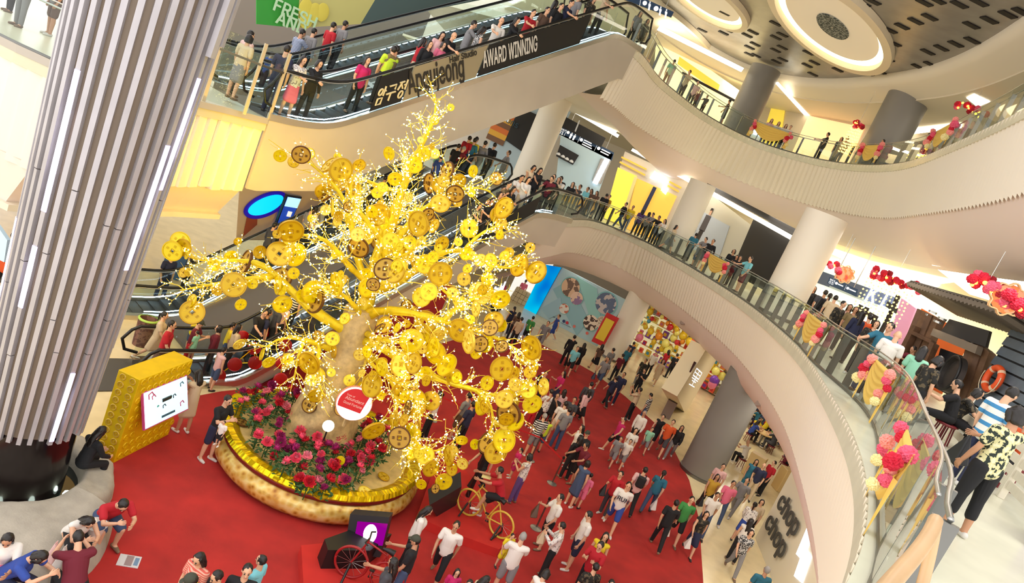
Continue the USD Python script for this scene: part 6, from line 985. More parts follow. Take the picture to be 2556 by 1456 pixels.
TOPW = dict(s='tee', l='long sleeves', o='sleeveless top'); BOTW = dict(s='shorts', p='trousers', k='skirt', c='cropped trousers'); HW_ = dict(s='short hair', l='long hair', L='very long hair', b='bobbed hair', p='a ponytail', n='bald head', c='a cap', g='grey hair', G='grey bob', B='brown hair')
used_l, roster = {}, []
def bag_(lab, c, p, nm='shopping_bag', s_=.26, cat='bag'):
    t = thing(nm, lab, cat, (p[0], p[1], p[2])); m = hl(sph((0, 0, -.02), .02, 8), sph((.06, .10, -.38 * s_ / .26), .03, 8), sph((-.06, -.10, -.38 * s_ / .26), .03, 8), sph((.06, -.10, -.34 * s_ / .26), .03, 8), sph((-.06, .10, -.34 * s_ / .26), .03, 8)); q = m.to_mesh(); part(t, 'sack', trimesh.Trimesh(q.vert_properties[:, :3], q.tri_verts, process=False), mat(c, .5), smooth=40); part(t, 'handle', tube([(0, -.02, -.06), (0, -.02, .01), (0, .02, .01), (0, .02, -.06)], .008, 5), mat(c, .5)); return t
def crowd(text, zone, lod=1):
    for ln in text.strip().split('\n'):
        f = ln.split(); x, y, z = map(float, f[:3]); face, h = float(f[3]), float(f[4]); tp, bt, hr, ps = f[5:9]; ex = dict(a.split('=') for a in f[9:] if '=' in a); note = ' '.join(a for a in f[9:] if '=' not in a).replace('_', ' ')
        fem = int(hr in 'lLbpG') if 'm' not in ex else 0; bkind = bt[1]; lodp = int(ex.get('lod', lod)); w_ = float(ex.get('w', 1.0 + .06 * rng.uniform(-1, 1)))
        kind = 'child' if h < 1.35 else 'person'; d = ('%s in %s dress' % (kind, CO[tp[0]][0])) if bkind == 'd' else '%s in %s %s and %s %s' % (kind, CO[tp[0]][0], TOPW[tp[1]], CO[bt[0]][0], BOTW[bkind])
        lab = note if note else d + ' ' + zone
        roster.append([lab, np.array((x, y, z)), CO[tp[0]][0], f, d, zone, hr, bool(note), fem, bkind, lodp, w_, face, h, tp, bt, ps, ex])
def onray(P, f, face, J, dz):
    ex = dict(a.split('=') for a in f[9:] if '=' in a)
    if 'ry' not in ex: return P
    x0, y0, x1, y1 = map(float, ex['ry'].split(':')); H = J['head']; zz = (P[2] + H[2] + dz + .1 - .5) / 1.3; a = math.radians(face)
    return np.array((x0 + (x1 - x0) * zz - math.cos(a) * H[0] + math.sin(a) * H[1], y0 + (y1 - y0) * zz - math.sin(a) * H[0] - math.cos(a) * H[1], P[2]))
def build_people():
    cnt = {}
    for r in roster: cnt[r[0]] = cnt.get(r[0], 0) + 1
    for r in roster:
        if cnt[r[0]] > 1 and not r[7]: r[0] = r[4].replace(' in ', ' with %s in ' % HW_[r[6]], 1) + ' ' + r[5]
    cnt = {}
    for r in roster: cnt[r[0]] = cnt.get(r[0], 0) + 1
    for r in roster:
        if cnt[r[0]] > 1:
            o = sorted((q for q in roster if q is not r), key=lambda q: np.linalg.norm(q[1] - r[1])); nb = next((q for q in o if q[2] != r[2]), o[0]); r[0] = r[4] + ' ' + r[5] + ', beside one in ' + nb[2]
    cnt = {}
    for r in roster: cnt[r[0]] = cnt.get(r[0], 0) + 1
    seen = {}
    for r in roster:
        if cnt[r[0]] > 1:
            seen.setdefault(r[0], []).append(r)
    for b_, g_ in seen.items():
        g_.sort(key=lambda q: q[1][0] / q[1][1])
        for n_, r in enumerate(g_): r[0] = b_ + (', left one' if n_ == 0 else (', right one' if n_ == len(g_) - 1 else ', middle one')); r[7] = b_ if 0 < n_ < len(g_) - 1 and len(g_) > 3 else r[7]
    for r in roster:
        for a_, c_ in (('black and white striped', 'striped'), ('sleeveless top', 'vest'), ('long sleeves', 'long top'), ('cropped trousers', 'trousers'), (' with short hair', '')):
            if len(r[0].split()) > 16: r[0] = r[0].replace(a_, c_)
        if len(r[0].split()) > 16: h_, _, t_ = r[0].partition('beside one in '); u_, c2, v_ = t_.partition(','); r[0] = h_ + 'near ' + u_ + ' top' + c2 + v_.replace(' one', '')
    for r in roster:
        lab, P, _, f, d, zone, hr, note, fem, bkind, lodp, w_, face, h, tp, bt, ps, ex = r[:18]
        parts, hands, J = figure(h, fem, w_, ps, tp[0], tp[1], bt[0], bkind, hr, lodp, int(ex.get('skin', rng.random() < .3)), float(ex.get('seat', .45)), float(ex.get('dz', 0)), rng.randrange(3), float(ex.get('yaw', 0)))
        P = r[1] = onray(P, f, face, J, float(ex.get('dz', 0))); lab = r[0]; t = thing('person', lab, 'person', P, face, group=r[7] if isinstance(r[7], str) else None)
        for nm, m, mm in parts: part(t, nm, m, mm, smooth=50 if lodp < 2 else True)
        a = math.radians(face); wp = lambda q: P + np.array((math.cos(a) * q[0] - math.sin(a) * q[1], math.sin(a) * q[0] + math.cos(a) * q[1], q[2]))
        if 'bag' in ex: c = CO[ex['bag']]; bag_('%s bag carried by the %s' % (c[0], d.split(' dress')[0]), c[1], wp(hands[1] + np.array((0, 0, -.03))))
        if 'pack' in ex:
            c = CO[ex['pack']]; q = part(t, 'backpack', box(.14, .28, .40, tuple(J['back'] + np.array((.02, 0, .0))), 0, .05), mat(c[1], .7), '%s backpack' % c[0])
            for s in (1, -1): part(t, 'strap', tube([J['chest'] + np.array((-.13, s * .10, .12)), J['chest'] + np.array((0, s * .11, .21)), J['chest'] + np.array((.135, s * .11, .05)), J['chest'] + np.array((.06, s * .15, -.14))], .016, 5), mat(c[1], .7))
        if 'phone' in ex:
            q = thing('phone', 'phone held by the %s' % d, 'phone', wp((hands[0] + hands[1]) / 2 + np.array((.02, 0, .02))), face); part(q, 'case', box(.012, .07, .14, (0, 0, 0), 0, .004), black); part(q, 'screen', box(.004, .06, .12, (-.008, 0, 0)), glow((190, 215, 240), .9))
        if 'txt' in ex: part(t, 'lettering', lettering(ex['txt'], .13, J['chest'] + np.array((.152 * w_, -.17, -.12)), (0, 1, .0), (.0, 0, 1), .006, True), mat((40, 44, 60), .7))
crowd("""1.15 17.90 0.01 215 1.72 ks kp B wk person_in_black_tee_standing_behind_the_yellow_bicycle ry=1.33:20.72:1.14:17.69
1.55 16.57 0.01 190 1.70 rs ks s bk person_in_red_shirt_riding_the_yellow_bicycle seat=1.12 dz=0.05 ry=1.79:19.13:1.52:16.33
2.33 18.38 0.01 160 1.60 To vp b ch woman_in_white_patterned_top_carrying_a_girl_in_pink ry=2.66:20.95:2.27:17.89
0.19 13.52 0.01 10 1.62 wl kp L lk person_with_very_long_hair_in_white_beside_the_slanted_black_kiosk ry=0.22:15.45:0.19:13.20
0.88 13.44 0.01 262 1.60 ws kc s wk woman_in_white_blouse_and_black_cropped_trousers_before_the_platform w=1.08 ry=1.01:15.32:0.86:13.08
0.19 12.31 0.01 175 1.62 ks ds c rl boy_in_dark_cap_reaching_to_the_magenta_screen_kiosk ry=0.22:14.07:0.18:12.01
-0.05 11.33 0.01 165 1.64 Ds np L rl person_with_very_long_hair_in_dark_grey_by_the_red_bicycle lod=0 ry=-0.06:12.99:-0.05:11.09
1.24 12.58 0.01 280 1.15 Ms kk l st girl_in_magenta_with_a_pale_headband_at_the_bottom_edge ry=1.33:13.57:1.14:11.58
1.49 11.99 0.01 260 1.40 ks kp s st ry=1.66:13.33:1.41:11.39
1.78 12.18 0.01 20 1.50 es kp l lk ry=2.00:13.71:1.71:11.71
2.38 13.97 0.01 95 1.68 ws Gs g ch grey_haired_man_in_white_tee_holding_a_boy_in_yellow w=1.1 ry=2.74:16.09:2.34:13.74
3.36 15.31 0.01 170 1.60 Tl kp s ph woman_in_white_patterned_blouse_reading_a_leaflet_on_the_carpet bag=e ry=3.83:17.45:3.27:14.90
3.28 16.60 0.01 200 1.66 ws ks s cy man_in_white_shirt_scratching_his_chin_with_brown_shoulder_bag bag=B ry=3.77:19.06:3.22:16.28
4.04 16.17 0.01 190 1.72 ws ns s lk tall_man_in_plain_white_tee_and_navy_shorts_on_the_carpet w=1.1 ry=4.68:18.72:4.00:15.99
5.42 18.96 0.01 262 1.74 ws bs s wk man_in_white_tee_printed_RUN_and_blue_shorts txt=RUN w=1.1 ry=6.29:22.01:5.37:18.79
5.32 19.90 0.01 235 1.60 rs Dp s cy bag=k ry=6.06:22.68:5.18:19.37
6.19 20.74 0.01 85 1.72 qs kp s wk man_in_pale_pink_shirt_with_black_backpack_walking_away pack=k ry=7.17:24.01:6.12:20.51
6.99 21.38 0.01 70 1.64 ts dp p wl woman_in_teal_top_and_denim_trousers_with_ponytail_walking_away bag=w ry=8.00:24.49:6.83:20.91
7.00 19.17 0.01 80 1.74 ks kp s wk man_all_in_black_striding_away_with_white_plastic_bag bag=w ry=8.12:22.25:6.93:19.00
7.67 20.01 0.01 262 1.70 gs ks s wk man_in_green_tee_and_black_shorts_at_the_carpet_edge ry=8.86:23.10:7.57:19.72
4.56 15.75 0.01 260 1.58 yo rk l st ry=5.18:17.91:4.42:15.29
4.34 15.04 0.01 240 1.66 rs kp s ph man_in_red_polo_looking_at_his_hands_at_the_lower_right_carpet ry=4.98:17.28:4.25:14.76
4.20 14.16 0.01 110 1.60 fs kp s st ry=4.78:16.14:4.08:13.78
3.03 13.18 0.01 60 1.55 wo kp b lk ry=3.43:14.93:2.93:12.75
4.61 13.91 0.01 270 1.50 ks kp s st ry=5.18:15.66:4.43:13.37
4.21 19.66 0.01 60 1.60 do dd b st woman_in_sleeveless_denim_blue_dress_seen_from_behind ry=4.79:22.40:4.09:19.13
4.50 19.85 0.01 60 1.20 ps ps s st ry=4.88:21.53:4.17:18.38
4.15 20.83 0.01 215 1.66 ms ks s ln w=1.15 ry=4.77:23.92:4.07:20.43
4.27 22.10 0.01 230 1.60 ks kp c st ry=4.87:25.19:4.15:21.51
4.08 22.38 0.01 200 1.60 wo nk l cy ry=4.65:25.51:3.97:21.79
4.00 21.37 0.01 120 1.60 kl kp l st ry=4.56:24.36:3.89:20.80
2.66 21.87 0.01 115 1.66 Ss Gs g st grey_haired_man_in_bold_black_and_white_striped_tee ry=3.06:25.12:2.61:21.45
2.99 22.71 0.01 110 1.30 lo ds s st ry=3.28:24.93:2.80:21.29
3.43 23.86 0.01 100 1.70 ws es s st ry=3.96:27.54:3.38:23.52
3.58 23.44 0.01 110 1.68 Gs dp s st ry=4.12:26.99:3.52:23.05
2.83 24.49 0.01 120 1.70 Ts kp s ph phone=1 ry=3.26:28.27:2.79:24.14
3.13 24.55 0.01 250 1.64 ks kp s ht phone=1 ry=3.58:28.13:3.06:24.02
3.43 25.50 0.01 110 1.60 qs kp l st ry=3.90:29.06:3.33:24.82
3.84 25.05 0.01 250 1.60 Ds np s st ry=4.38:28.55:3.74:24.38
4.51 26.83 0.01 130 1.60 ql kk l wk ry=5.14:30.58:4.39:26.11
2.54 24.50 0.01 80 1.10 rs rp s st ry=2.72:26.25:2.33:22.42
5.91 25.17 0.01 200 1.60 Mo ks s wl ry=6.73:28.69:5.75:24.50
5.84 24.01 0.01 250 1.25 Gs Gs s wk ry=6.38:26.20:5.45:22.37
6.24 24.15 0.01 250 1.25 ws Gs s wk ry=6.81:26.35:5.82:22.50
6.37 24.64 0.01 265 1.56 ws kk l st ry=7.22:27.94:6.17:23.86
6.93 26.82 0.01 240 1.68 wl kp g st ry=7.98:30.89:6.82:26.38
7.14 30.11 0.01 150 1.66 es kp s ht ry=8.20:34.59:7.00:29.54
7.69 30.10 0.01 150 1.62 Ss dp s lk ry=8.79:34.40:7.50:29.38
7.94 27.66 0.01 240 1.60 ko kk p wk ry=9.05:31.53:7.73:26.93
7.50 26.78 0.01 265 1.20 is Gs s wk ry=8.14:29.04:6.95:24.80
8.24 27.11 0.01 250 1.72 os Ds s wk man_in_orange_tee_and_dark_shorts_walking_at_the_carpet_edge ry=9.54:31.38:8.15:26.80
8.73 27.28 0.01 255 1.60 kl Gp L wl ry=9.95:31.09:8.49:26.55
0.04 20.77 0.01 160 1.68 Gs Bs s st ry=0.05:23.91:0.04:20.42
0.26 20.22 0.01 150 1.68 ns kp s st ry=0.30:23.29:0.26:19.88
-0.81 19.94 0.01 170 1.66 ws kp s st ry=-0.93:22.91:-0.79:19.56
3.91 34.46 0.01 95 1.74 kl kp s wv man_all_in_black_raising_one_hand_before_the_blue_mural ry=4.54:40.00:3.88:34.15
4.13 33.01 0.01 265 1.60 cs ks s wk ry=4.70:37.63:4.02:32.13
4.54 34.36 0.01 120 1.60 kl kd L st ry=5.17:39.16:4.42:33.44
5.64 35.81 0.01 100 1.60 Bs kk l wk ry=6.43:40.82:5.49:34.86
6.23 35.68 0.01 130 1.66 Gs kp s st ry=7.16:40.98:6.11:35.00
6.81 35.61 0.01 120 1.60 ms kp s st ry=7.77:40.59:6.63:34.66
7.91 39.87 0.01 100 1.60 no nk s st ry=9.01:45.45:7.70:38.81
5.72 32.95 0.01 240 1.70 Gs ds s wk bag=n ry=6.61:38.04:5.64:32.49
2.41 35.16 0.01 255 1.72 Gs Gs s wk ry=2.80:40.70:2.39:34.75
3.04 38.25 0.01 200 1.66 bo bs s wk ry=3.49:43.94:2.98:37.52
1.60 35.45 0.01 70 1.60 gs ks s st ry=1.82:40.40:1.56:34.50
1.01 33.83 0.01 120 1.66 es kp s st ry=1.16:38.86:0.99:33.18
0.82 35.00 0.01 110 1.60 Bs kp l st ry=0.93:39.89:0.80:34.07
0.48 35.81 0.01 120 1.60 no np p st ry=0.55:40.81:0.47:34.85
2.57 26.56 0.01 265 1.66 ks kp s wk ry=2.95:30.51:2.52:26.05
3.39 27.83 0.01 200 1.60 Ms nk l cy bag=r ry=3.86:31.73:3.30:27.09
6.48 31.59 0.01 240 1.66 ns np s st ry=7.44:36.28:6.36:30.98
4.61 27.62 0.01 100 1.70 Dl kp s st ry=5.32:31.89:4.54:27.23
6.01 30.57 0.01 120 1.60 ns kp s wl ry=6.85:34.85:5.85:29.76
8.28 36.68 0.01 230 1.60 fs Gp s st ry=9.44:41.81:8.06:35.71
7.86 34.11 0.01 240 1.66 ks kp s ph ry=9.03:39.18:7.71:33.45
9.59 38.29 0.01 250 1.60 ed ed l wk ry=10.93:43.64:9.33:37.27
10.97 41.48 0.01 120 1.66 ks kp s st ry=12.60:47.65:10.76:40.69
10.51 41.93 0.01 120 1.60 rs np l st ry=11.98:47.80:10.23:40.82
11.62 41.29 0.01 200 1.70 ns kp s rl ry=13.41:47.67:11.45:40.70
9.33 39.64 0.01 250 1.60 ws kp s st ry=10.63:45.18:9.08:38.58
7.47 37.92 0.01 270 1.60 ts kp l st ry=8.52:43.23:7.27:36.91
-0.47 36.45 0.01 80 1.70 kl kp s wk ry=-0.54:42.08:-0.46:35.93
0.58 44.60 0.01 100 1.66 ps kp s st ry=0.66:51.23:0.57:43.75""", 'on the carpet')
crowd("""9.35 23.21 0.01 262 1.62 uo kp L wk woman_in_mustard_top_and_black_trousers_beside_the_grey_column bag=k ry=10.68:26.53:9.12:22.65
9.88 24.49 0.01 250 1.66 qs kp s st ry=11.35:28.13:9.69:24.02
9.84 22.92 0.01 262 1.72 ps dp s wk man_in_pink_shirt_with_diagonal_strap_near_the_food_court ry=11.40:26.53:9.73:22.66
10.72 24.05 0.01 230 1.66 Gs Gp s wk ry=12.31:27.63:10.52:23.59
8.86 21.30 0.01 262 1.68 ws dp s wk man_in_white_tee_with_black_strap_by_the_carpet_edge ry=10.20:24.53:8.71:20.94
8.16 19.66 0.01 262 1.58 fo nk l wk girl_in_dark_floral_top_with_patterned_white_bag bag=w ry=9.27:22.36:7.92:19.09
10.50 22.14 0.01 60 1.60 Tl bk p wl ry=11.97:25.24:10.22:21.55
10.91 22.65 0.01 250 1.60 es kp b st ry=12.44:25.82:10.62:22.05
9.57 19.56 0.01 262 1.64 Xs Gp b wk woman_in_grey_checked_outfit_by_the_chop_chop_wall ry=10.97:22.40:9.37:19.13
9.89 20.56 0.01 80 1.60 wo kp L st ry=11.27:23.44:9.62:20.01
9.39 17.40 0.01 100 1.70 ts kp g st grey_haired_man_in_teal_tee_at_the_bottom_edge_near_the_wall w=1.1 ry=10.84:20.09:9.25:17.16
12.00 26.98 0.01 250 1.60 to tp l st ry=13.68:30.75:11.68:26.26
12.17 26.58 0.01 245 1.70 ns ep n st ry=14.05:30.69:12.00:26.21
13.01 27.72 0.01 200 1.64 rs kp s st ry=14.91:31.76:12.73:27.12
12.21 29.10 0.01 120 1.66 ws kp n se ry=14.02:33.43:11.97:28.54""", 'near the lettered wall')
crowd("""-6.09 11.55 0.01 70 1.62 kl kp L sd woman_in_black_with_very_long_hair_sitting_behind_the_ribbed_column lod=0 seat=.47 ry=-6.96:13.20:-5.95:11.27
-4.48 9.83 0.01 -38 1.72 rs ds s sl man_in_crimson_tee_hunched_on_the_rock_seat lod=0 seat=.46 w=1.14 ry=-5.19:11.37:-4.43:9.71
-4.70 9.36 0.01 -35 1.56 wo kk L sl girl_in_white_with_very_long_hair_sitting_on_the_rock_seat lod=0 seat=.46 ry=-5.33:10.62:-4.55:9.06
-4.50 8.81 0.01 135 1.70 ms kp s sl man_in_maroon_tee_seen_from_behind_leaning_over_carrier_bags lod=0 seat=.46 w=1.12 ry=-5.20:10.17:-4.44:8.69
-4.68 8.31 0.01 5 1.62 bs np b sl person_in_bright_blue_tee_bent_over_plastic_bags lod=0 seat=.46 w=1.1 ry=-5.35:9.49:-4.57:8.11
-5.26 8.40 0.01 -60 1.58 ws pk L si girl_in_white_and_pink_skirt_sitting_at_the_left_edge lod=0 seat=.46 ry=-5.98:9.55:-5.11:8.16
-2.91 9.50 0.01 250 1.62 Zs kp l lk woman_in_red_striped_top_looking_down_at_the_bottom_edge lod=0 ry=-3.32:10.85:-2.84:9.27
-2.77 9.02 0.01 200 1.62 ls kp c lk person_in_lime_yellow_top_at_the_bottom_edge lod=0 ry=-3.16:10.30:-2.70:8.80
-2.50 9.32 0.01 230 1.60 ks kp s lk lod=0 ry=-2.85:10.62:-2.43:9.07
-2.15 9.63 0.01 280 1.66 kl kp s st man_in_black_facing_up_at_the_bottom_edge lod=0 yaw=10 ry=-2.47:11.06:-2.11:9.44
-2.12 10.18 0.01 170 1.50 cs ks s st boy_in_light_cyan_tee_at_the_bottom_edge lod=0 ry=-2.38:11.46:-2.04:9.79
-5.00 14.35 0.01 -18 1.72 ks ns s ch man_in_black_and_white_tee_holding_a_baby_beside_the_golden_bowl lod=0 ry=-5.79:16.61:-4.94:14.18
-6.04 14.98 0.01 150 1.66 ed ed l ph woman_in_beige_dress_partly_hidden_behind_the_gold_kiosk
-7.91 16.82 0.01 15 1.74 rs Bs s wk man_in_bright_red_tee_carrying_a_green_bag_near_the_escalators lod=0 bag=g w=1.2 ry=-9.18:19.52:-7.84:16.67
-8.50 17.48 0.01 20 1.60 es ek p wk ry=-9.69:19.93:-8.27:17.01
-7.70 17.92 0.01 10 1.60 ms rp c ch woman_in_maroon_with_cap_carrying_a_child_in_mint ry=-8.77:20.42:-7.49:17.44
-7.24 18.14 0.01 200 1.58 ml kp b st ry=-8.23:20.63:-7.03:17.61
-7.26 19.18 0.01 30 1.40 ys ds s st ry=-8.07:21.32:-6.89:18.20
-8.34 19.15 0.01 60 1.20 yo ds s st ry=-9.04:20.77:-7.72:17.73
-6.68 17.57 0.01 60 1.30 qo ds s st ry=-7.34:19.29:-6.26:16.47
-10.84 21.62 0.01 -30 1.74 ns np s lk man_in_navy_polo_at_the_foot_of_the_back_lower_escalator ry=-12.58:25.09:-10.74:21.42
-10.72 22.64 0.01 200 1.60 kl kp L st ry=-12.22:25.81:-10.44:22.04
-13.18 17.58 0.01 100 1.70 os kp s st man_in_orange_tee_at_the_left_edge_of_the_picture ry=-15.22:20.30:-13.00:17.33
-11.70 15.70 0.01 -10 1.60 wo ks b st woman_in_white_sleeveless_top_at_the_left_edge_of_the_picture ry=-13.33:17.90:-11.39:15.29
-12.22 16.66 0.01 80 1.60 ns kp s st ry=-13.93:18.99:-11.90:16.21
-13.69 18.29 0.01 60 1.66 kl kp s wk ry=-15.73:21.01:-13.43:17.94
-13.83 17.97 0.01 60 1.66 ks kp s st ry=-15.88:20.64:-13.56:17.62""", 'left of the tree')
# small children held in arms
crowd("""2.20 20.08 0.01 200 0.98 Ms Ms p st girl_in_magenta_held_by_the_woman_in_white_patterned_top dz=.55 ry=2.33:21.21:1.99:18.11
2.36 15.19 0.01 -60 0.92 ys ys s st boy_in_yellow_held_by_the_grey_haired_man dz=.55 ry=2.47:15.93:2.11:13.60
-5.24 15.28 0.01 -100 0.62 ws ks s st baby_in_white_held_by_the_man_beside_the_golden_bowl dz=.85 ry=-5.31:15.49:-4.53:13.23
-8.08 18.82 0.01 180 0.90 is is s st child_in_mint_green_held_by_the_woman_in_maroon dz=.5 ry=-8.45:19.70:-7.22:16.82""", 'held in arms')
crowd("""-6.74 23.23 8.78 130 2.03 ls kp s wv man_in_lime_and_black_top_on_the_banner_escalator
-6.67 23.33 8.86 150 2.01 Os ep s rl man_in_olive_tee_leaning_on_the_rail_of_the_banner_escalator
-7.24 22.59 8.25 320 1.89 Ms kp l st woman_in_magenta_near_the_bottom_of_the_banner_escalator
-6.25 24.52 9.66 40 1.89 ro ek l st
-5.91 24.14 9.59 320 1.91 kl kp l st
-5.84 25.04 10.10 300 1.94 ql ep l lk
-5.57 24.58 9.97 320 1.71 ps kk b st
-5.44 24.91 10.20 330 1.96 ks kp n rl
-5.14 25.95 10.87 20 2.05 Gs Gp s rl
-4.72 25.68 10.90 40 1.94 Xo kp l lk
-4.27 26.26 11.39 300 2.05 ws ep n rl
-3.83 26.82 11.86 330 1.89 kl kp l rl
-3.43 27.34 12.31 310 2.01 rs kp s rl
-3.02 27.87 12.74 320 1.96 Bs kp s st
-2.92 28.81 13.28 40 1.96 ks kp l st
-2.63 28.37 13.17 320 1.96 ks kp s st
-2.36 28.72 13.46 330 2.01 ns kp s rl
-2.19 29.60 13.99 40 2.01 Gs kp s st
-1.62 29.68 14.27 320 1.89 fs kp l st
-1.15 30.28 14.76 320 1.89 es kp l rl
-8.90 20.45 7.42 90 2.05 ns np s st
-8.50 20.79 7.46 330 1.91 Ts pk l rl
-8.18 21.22 7.54 330 1.91 kl kp b rl
-9.91 20.12 7.41 80 1.91 es Gk b st
-10.40 21.12 7.41 60 2.03 qs kp s st
-10.59 25.04 8.17 60 2.05 Us kp s rl
-9.92 25.91 8.90 60 2.01 rs kp s st
-10.90 23.98 7.66 60 1.42 bs kp s st
-9.65 26.25 9.19 60 1.96 Gs kp s st
-10.32 25.38 8.46 60 1.96 Gl kp s st""", 'on the upper escalators')
crowd("""-8.57 23.19 1.99 60 1.72 Dl kp s st
-8.40 23.40 2.20 50 1.60 ks kp l st
-7.83 24.14 2.91 60 1.66 Gs kp s st
-7.34 24.78 3.52 60 1.66 ks kp s st
-7.74 24.25 3.02 60 1.60 ws kp l st
-6.48 19.04 0.47 -40 1.74 ks kp s rl man_in_black_tee_near_the_bottom_of_the_front_lower_escalator
-6.19 19.40 0.82 40 1.60 Ds kp s st
-6.09 19.54 0.95 60 1.60 qs kp s st
-6.03 20.11 1.32 60 1.64 Ss kp s st
-6.39 19.15 0.58 40 1.60 ns kp s st
-6.87 18.53 0.15 40 1.50 es kp l st
-2.28 24.13 5.48 -40 1.60 Fs kp l rl
-2.08 24.38 5.72 -40 1.60 Ss kp s rl
-1.96 24.38 5.77 -40 1.60 ks kp l st
-1.78 24.77 6.08 -40 1.60 Bs kp l st
-1.66 25.26 6.42 -40 1.70 Os kp s rl
-1.78 25.11 6.28 -40 1.60 Ds kp s ht
-1.43 25.06 6.41 -40 1.62 kl kp l rl
-1.34 25.67 6.80 -60 1.70 ws kp s rl
-1.08 25.68 6.92 -60 1.62 wl ep l rl
-1.17 26.71 7.37 -60 1.64 eo kp b ln
-0.86 26.78 7.39 -60 1.62 kl kp L lk
-4.66 27.25 6.23 60 1.72 bs np s st
-4.77 27.61 6.39 60 1.66 is kp s st
-4.33 28.17 6.91 60 1.66 ks kp s st
-4.11 28.12 6.97 50 1.60 ms kp g rl
-4.14 28.91 7.36 60 1.66 rs kp s st
-3.90 28.89 7.38 60 1.70 ts np s wk
-3.51 29.39 7.42 60 1.72 Gl Gp s wk
-3.19 30.13 7.44 60 1.72 ks kp s st
-2.55 30.96 7.44 200 1.70 Gs Gp s wk
-3.90 29.22 7.40 60 1.70 ys kp s st
-6.34 25.42 4.37 60 1.60 kl kp p st
-6.16 25.97 4.78 60 1.66 ws kp s st
-5.92 26.12 4.98 60 1.62 ks kp c st
-5.67 26.45 5.30 60 1.64 Gs kp s st
-5.28 26.95 5.77 60 1.64 Ds kp s st""", 'on the lower escalators')
crowd("""-0.24 26.99 7.30 250 1.66 kl kp s st
-0.24 26.99 7.30 250 1.60 ms kp s ln
-0.03 28.87 7.30 250 1.60 es kp l st
0.12 29.12 7.30 240 1.70 ws kp s ln pack=k
0.66 32.33 7.30 240 1.60 ks kp l st
1.07 33.88 7.30 220 1.60 Ds Gp s ht
1.59 36.91 7.30 220 1.60 cs ns s st
1.90 37.56 7.30 240 1.60 Bs kp l ln
2.26 38.38 7.30 240 1.60 Bs Gp l ln
2.84 39.81 7.30 60 1.64 ks kp s st
3.03 39.88 7.30 240 1.64 us kp s st
4.18 40.78 7.30 200 1.66 ks dp s wk
4.61 40.69 7.30 240 1.60 ys dp s st
5.26 40.93 7.30 100 1.62 vs kp l st
5.65 40.75 7.30 100 1.62 Gs kp l st
5.89 40.18 7.30 220 1.70 Gs kp s ln
6.20 39.79 7.30 230 1.68 kl kp s ln
6.42 39.14 7.30 230 1.62 wl kp l ph
6.91 38.04 7.30 330 1.62 es Gk l wk
8.11 38.14 7.30 100 1.60 ts kp s st
8.12 36.01 7.30 200 1.20 Gs ds s st
8.19 35.45 7.30 220 1.66 Gs Gs s ln
8.39 35.09 7.30 230 1.74 kl Gs s wk
8.63 33.30 7.30 220 1.10 ks kp b st
8.88 32.57 7.30 230 1.66 kl kp b st
8.98 32.06 7.30 240 1.50 kl kp l ph
9.10 31.95 7.30 240 1.50 ks kp s st
9.21 30.73 7.30 200 1.70 cs ms s rl man_in_pale_cyan_tee_holding_the_railing_by_the_black_hoarding
11.31 28.22 7.30 240 1.62 kl kp l st
10.98 26.28 7.30 80 1.74 Ds dp s wk
10.76 25.28 7.30 80 1.66 kl ek p st
10.73 24.71 7.30 80 1.68 es kp s st
10.21 22.81 7.30 300 1.64 fl kp s st
10.64 23.19 7.30 240 1.62 qs kp l st
10.47 22.37 7.30 240 1.64 Os kp b st
9.75 20.36 7.30 100 1.64 nl kp L st
10.46 21.26 7.30 90 1.62 os kp s st
9.18 18.19 7.30 240 1.60 fs kp b st
8.13 15.48 7.30 215 1.76 ts dp s rl man_in_blue_grey_tee_leaning_over_the_glass_railing lod=0 w=1.15
8.12 15.06 7.30 60 1.68 ws kp n lk bald_man_in_white_shirt_behind_the_man_in_blue lod=0
8.34 14.31 7.30 60 1.60 is kp l st
7.89 13.03 7.30 15 1.60 fs kp b lk woman_in_dark_floral_top_walking_along_the_gallery_railing lod=0
5.78 7.68 7.30 105 1.62 Fs kc b rl woman_in_floral_blouse_standing_at_the_near_railing lod=0 bag=k w=1.12
7.52 10.41 7.30 20 1.70 Vs np s lk man_in_white_and_blue_shirt_behind_the_woman_in_floral_blouse lod=0
-13.76 17.68 7.30 250 1.70 Gs Bs s st person_in_brown_shorts_with_bare_legs_at_the_top_left_gallery
-13.93 16.87 7.30 260 1.70 kl Gp s st person_in_grey_trousers_at_the_top_left_corner
-16.11 19.09 7.30 250 1.70 kl kp s st""", 'on the second level')
crowd("""0.40 32.52 15.37 300 1.62 Gs kp l st
0.85 33.44 15.37 300 1.62 Ds kp l st
3.21 39.31 15.37 100 1.60 is kp s st
4.43 41.05 15.37 230 1.74 es kp s ph
5.28 42.57 15.37 240 1.64 qs kp s st
6.19 43.04 15.37 230 1.20 Ds kp s rl
5.60 42.47 15.37 230 1.20 ms kp s st
7.69 43.88 15.37 160 1.62 Bs ks s rl
10.62 44.42 15.37 250 1.64 qs np l st
11.05 44.24 15.37 250 1.62 ws kp l st
11.45 44.01 15.37 260 1.62 ws kp l st
11.69 43.83 15.37 250 1.62 ws kp s st
13.33 41.80 15.37 170 1.72 ks kp s rl
13.84 40.98 15.37 220 1.62 Ds Gp l st
13.99 40.60 15.37 220 1.70 es Gp s st
14.58 37.23 15.37 200 1.62 es kp s ph
14.70 32.88 15.37 190 1.74 kl kp s ln
14.37 31.25 15.37 220 1.60 ms dp l st
14.27 30.23 15.37 220 1.60 Gs kp s st
13.77 28.16 15.37 220 1.64 ks kp s st""", 'on the third level', 2)
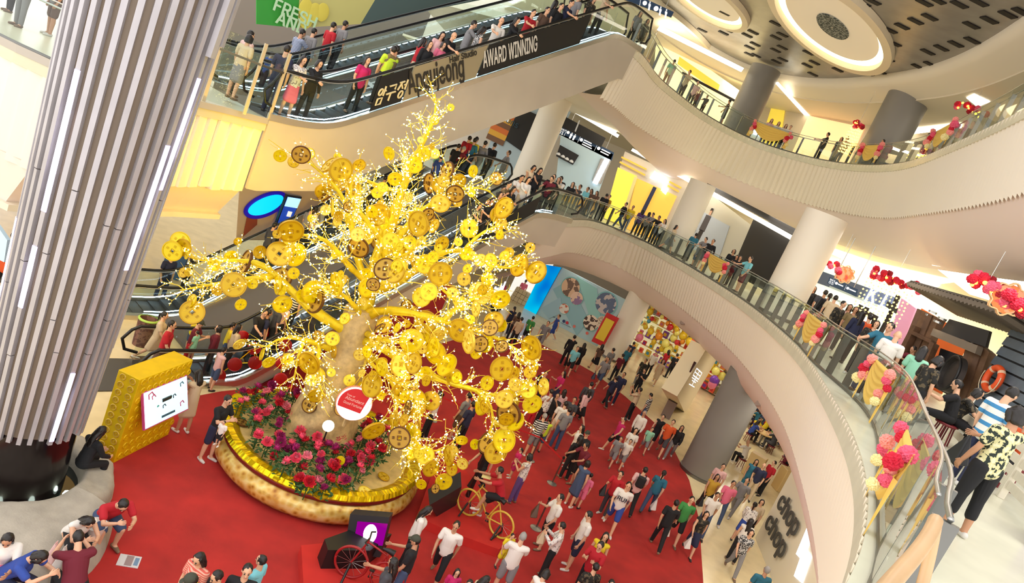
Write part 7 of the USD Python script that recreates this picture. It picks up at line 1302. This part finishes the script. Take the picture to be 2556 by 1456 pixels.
# diners behind the white fence and in the food court
crowd("""8.92 13.40 7.30 150 1.62 ks kp s se seat=.45
9.10 13.60 7.30 330 1.62 fs kp b se seat=.45
9.02 12.00 7.30 200 1.62 kl kp s se seat=.45
9.08 11.60 7.30 180 1.66 os kp s se diner_in_orange_tee_behind_the_white_fence seat=.45
11.79 20.50 7.30 200 1.60 ms kp s se seat=.45""", 'dining behind the white fence')
_r = random.Random(4); _c = list('kkwwebnrDytvgoGm'); _t = []
for (x, y) in TB:
    for a in (0.4, 2.0, 3.5, 5.1):
        if _r.random() < .84: _t.append('%.2f %.2f 0.01 %d %.2f %s%s %sp %s se seat=.45' % (x + .85 * math.cos(a), y + .85 * math.sin(a), math.degrees(a) + 180, _r.uniform(1.56, 1.7), _r.choice(_c), 's', _r.choice('knDd'), _r.choice('sslbs')))
crowd('\n'.join(_t), 'in the food court', 2)
build_people()
# stools under the seated diners
ch_m = mat((110, 20, 30), .5); st0 = None
for r in roster:
    if r[16] == 'se':
        P = r[1]
        if st0 is None:
            st0 = thing('stool', 'dark red stool under a seated diner', 'stool', group='dark red stools under seated diners'); part(st0, 'seat', lathe([(0, .40), (.19, .40), (.2, .43), (.18, .45), (0, .45)], 18), ch_m)
            for k in range(4): a = PI / 4 + k * PI / 2; part(st0, 'leg', tube([(.13 * math.cos(a), .13 * math.sin(a), .41), (.17 * math.cos(a), .17 * math.sin(a), .0)], .014, 6), ch_m)
            place(st0, P)
        else: dup(st0, P)
# things on the rock seat and the floor
bag_('white plastic carrier bag between the people on the rock seat', (228, 222, 214), np.array((-4.956,9.402,0.5)) + [0, 0, .36], s_=.27)
bag_('crumpled pale carrier bag beside the man in maroon', (222, 214, 196), np.array((-4.703,9.382,0.4)) + [0, 0, .36], s_=.27)
bag_('pink and white carrier bag by the person in blue', (232, 190, 186), np.array((-5.143,9.459,0.45)) + [0, 0, .36], s_=.25)
t = thing('newspaper', 'folded newspaper lying on the red carpet by the seated man', 'newspaper', (*(-4.409,10.58,0.012)[:2], .013), 20); part(t, 'sheet', box(.36, .30, .012, (0, 0, .007)), mat((206, 204, 206), .8)); part(t, 'photo', box(.12, .26, .003, (.0, 0, .0145)), mat((150, 130, 130), .8)); part(t, 'photo', box(.07, .2, .003, (.12, 0, .0145)), mat((110, 140, 170), .8))
t = thing('white_tub', 'white plastic tub held by the girl in white on the rock seat', 'tub', (-5.044,10.313,0.46)); part(t, 'tub', lathe([(0, 0), (.13, 0), (.17, .2), (.19, .22), (.165, .2), (.12, .02), (0, .02)], 24), mat((226, 222, 212), .4), smooth=40)
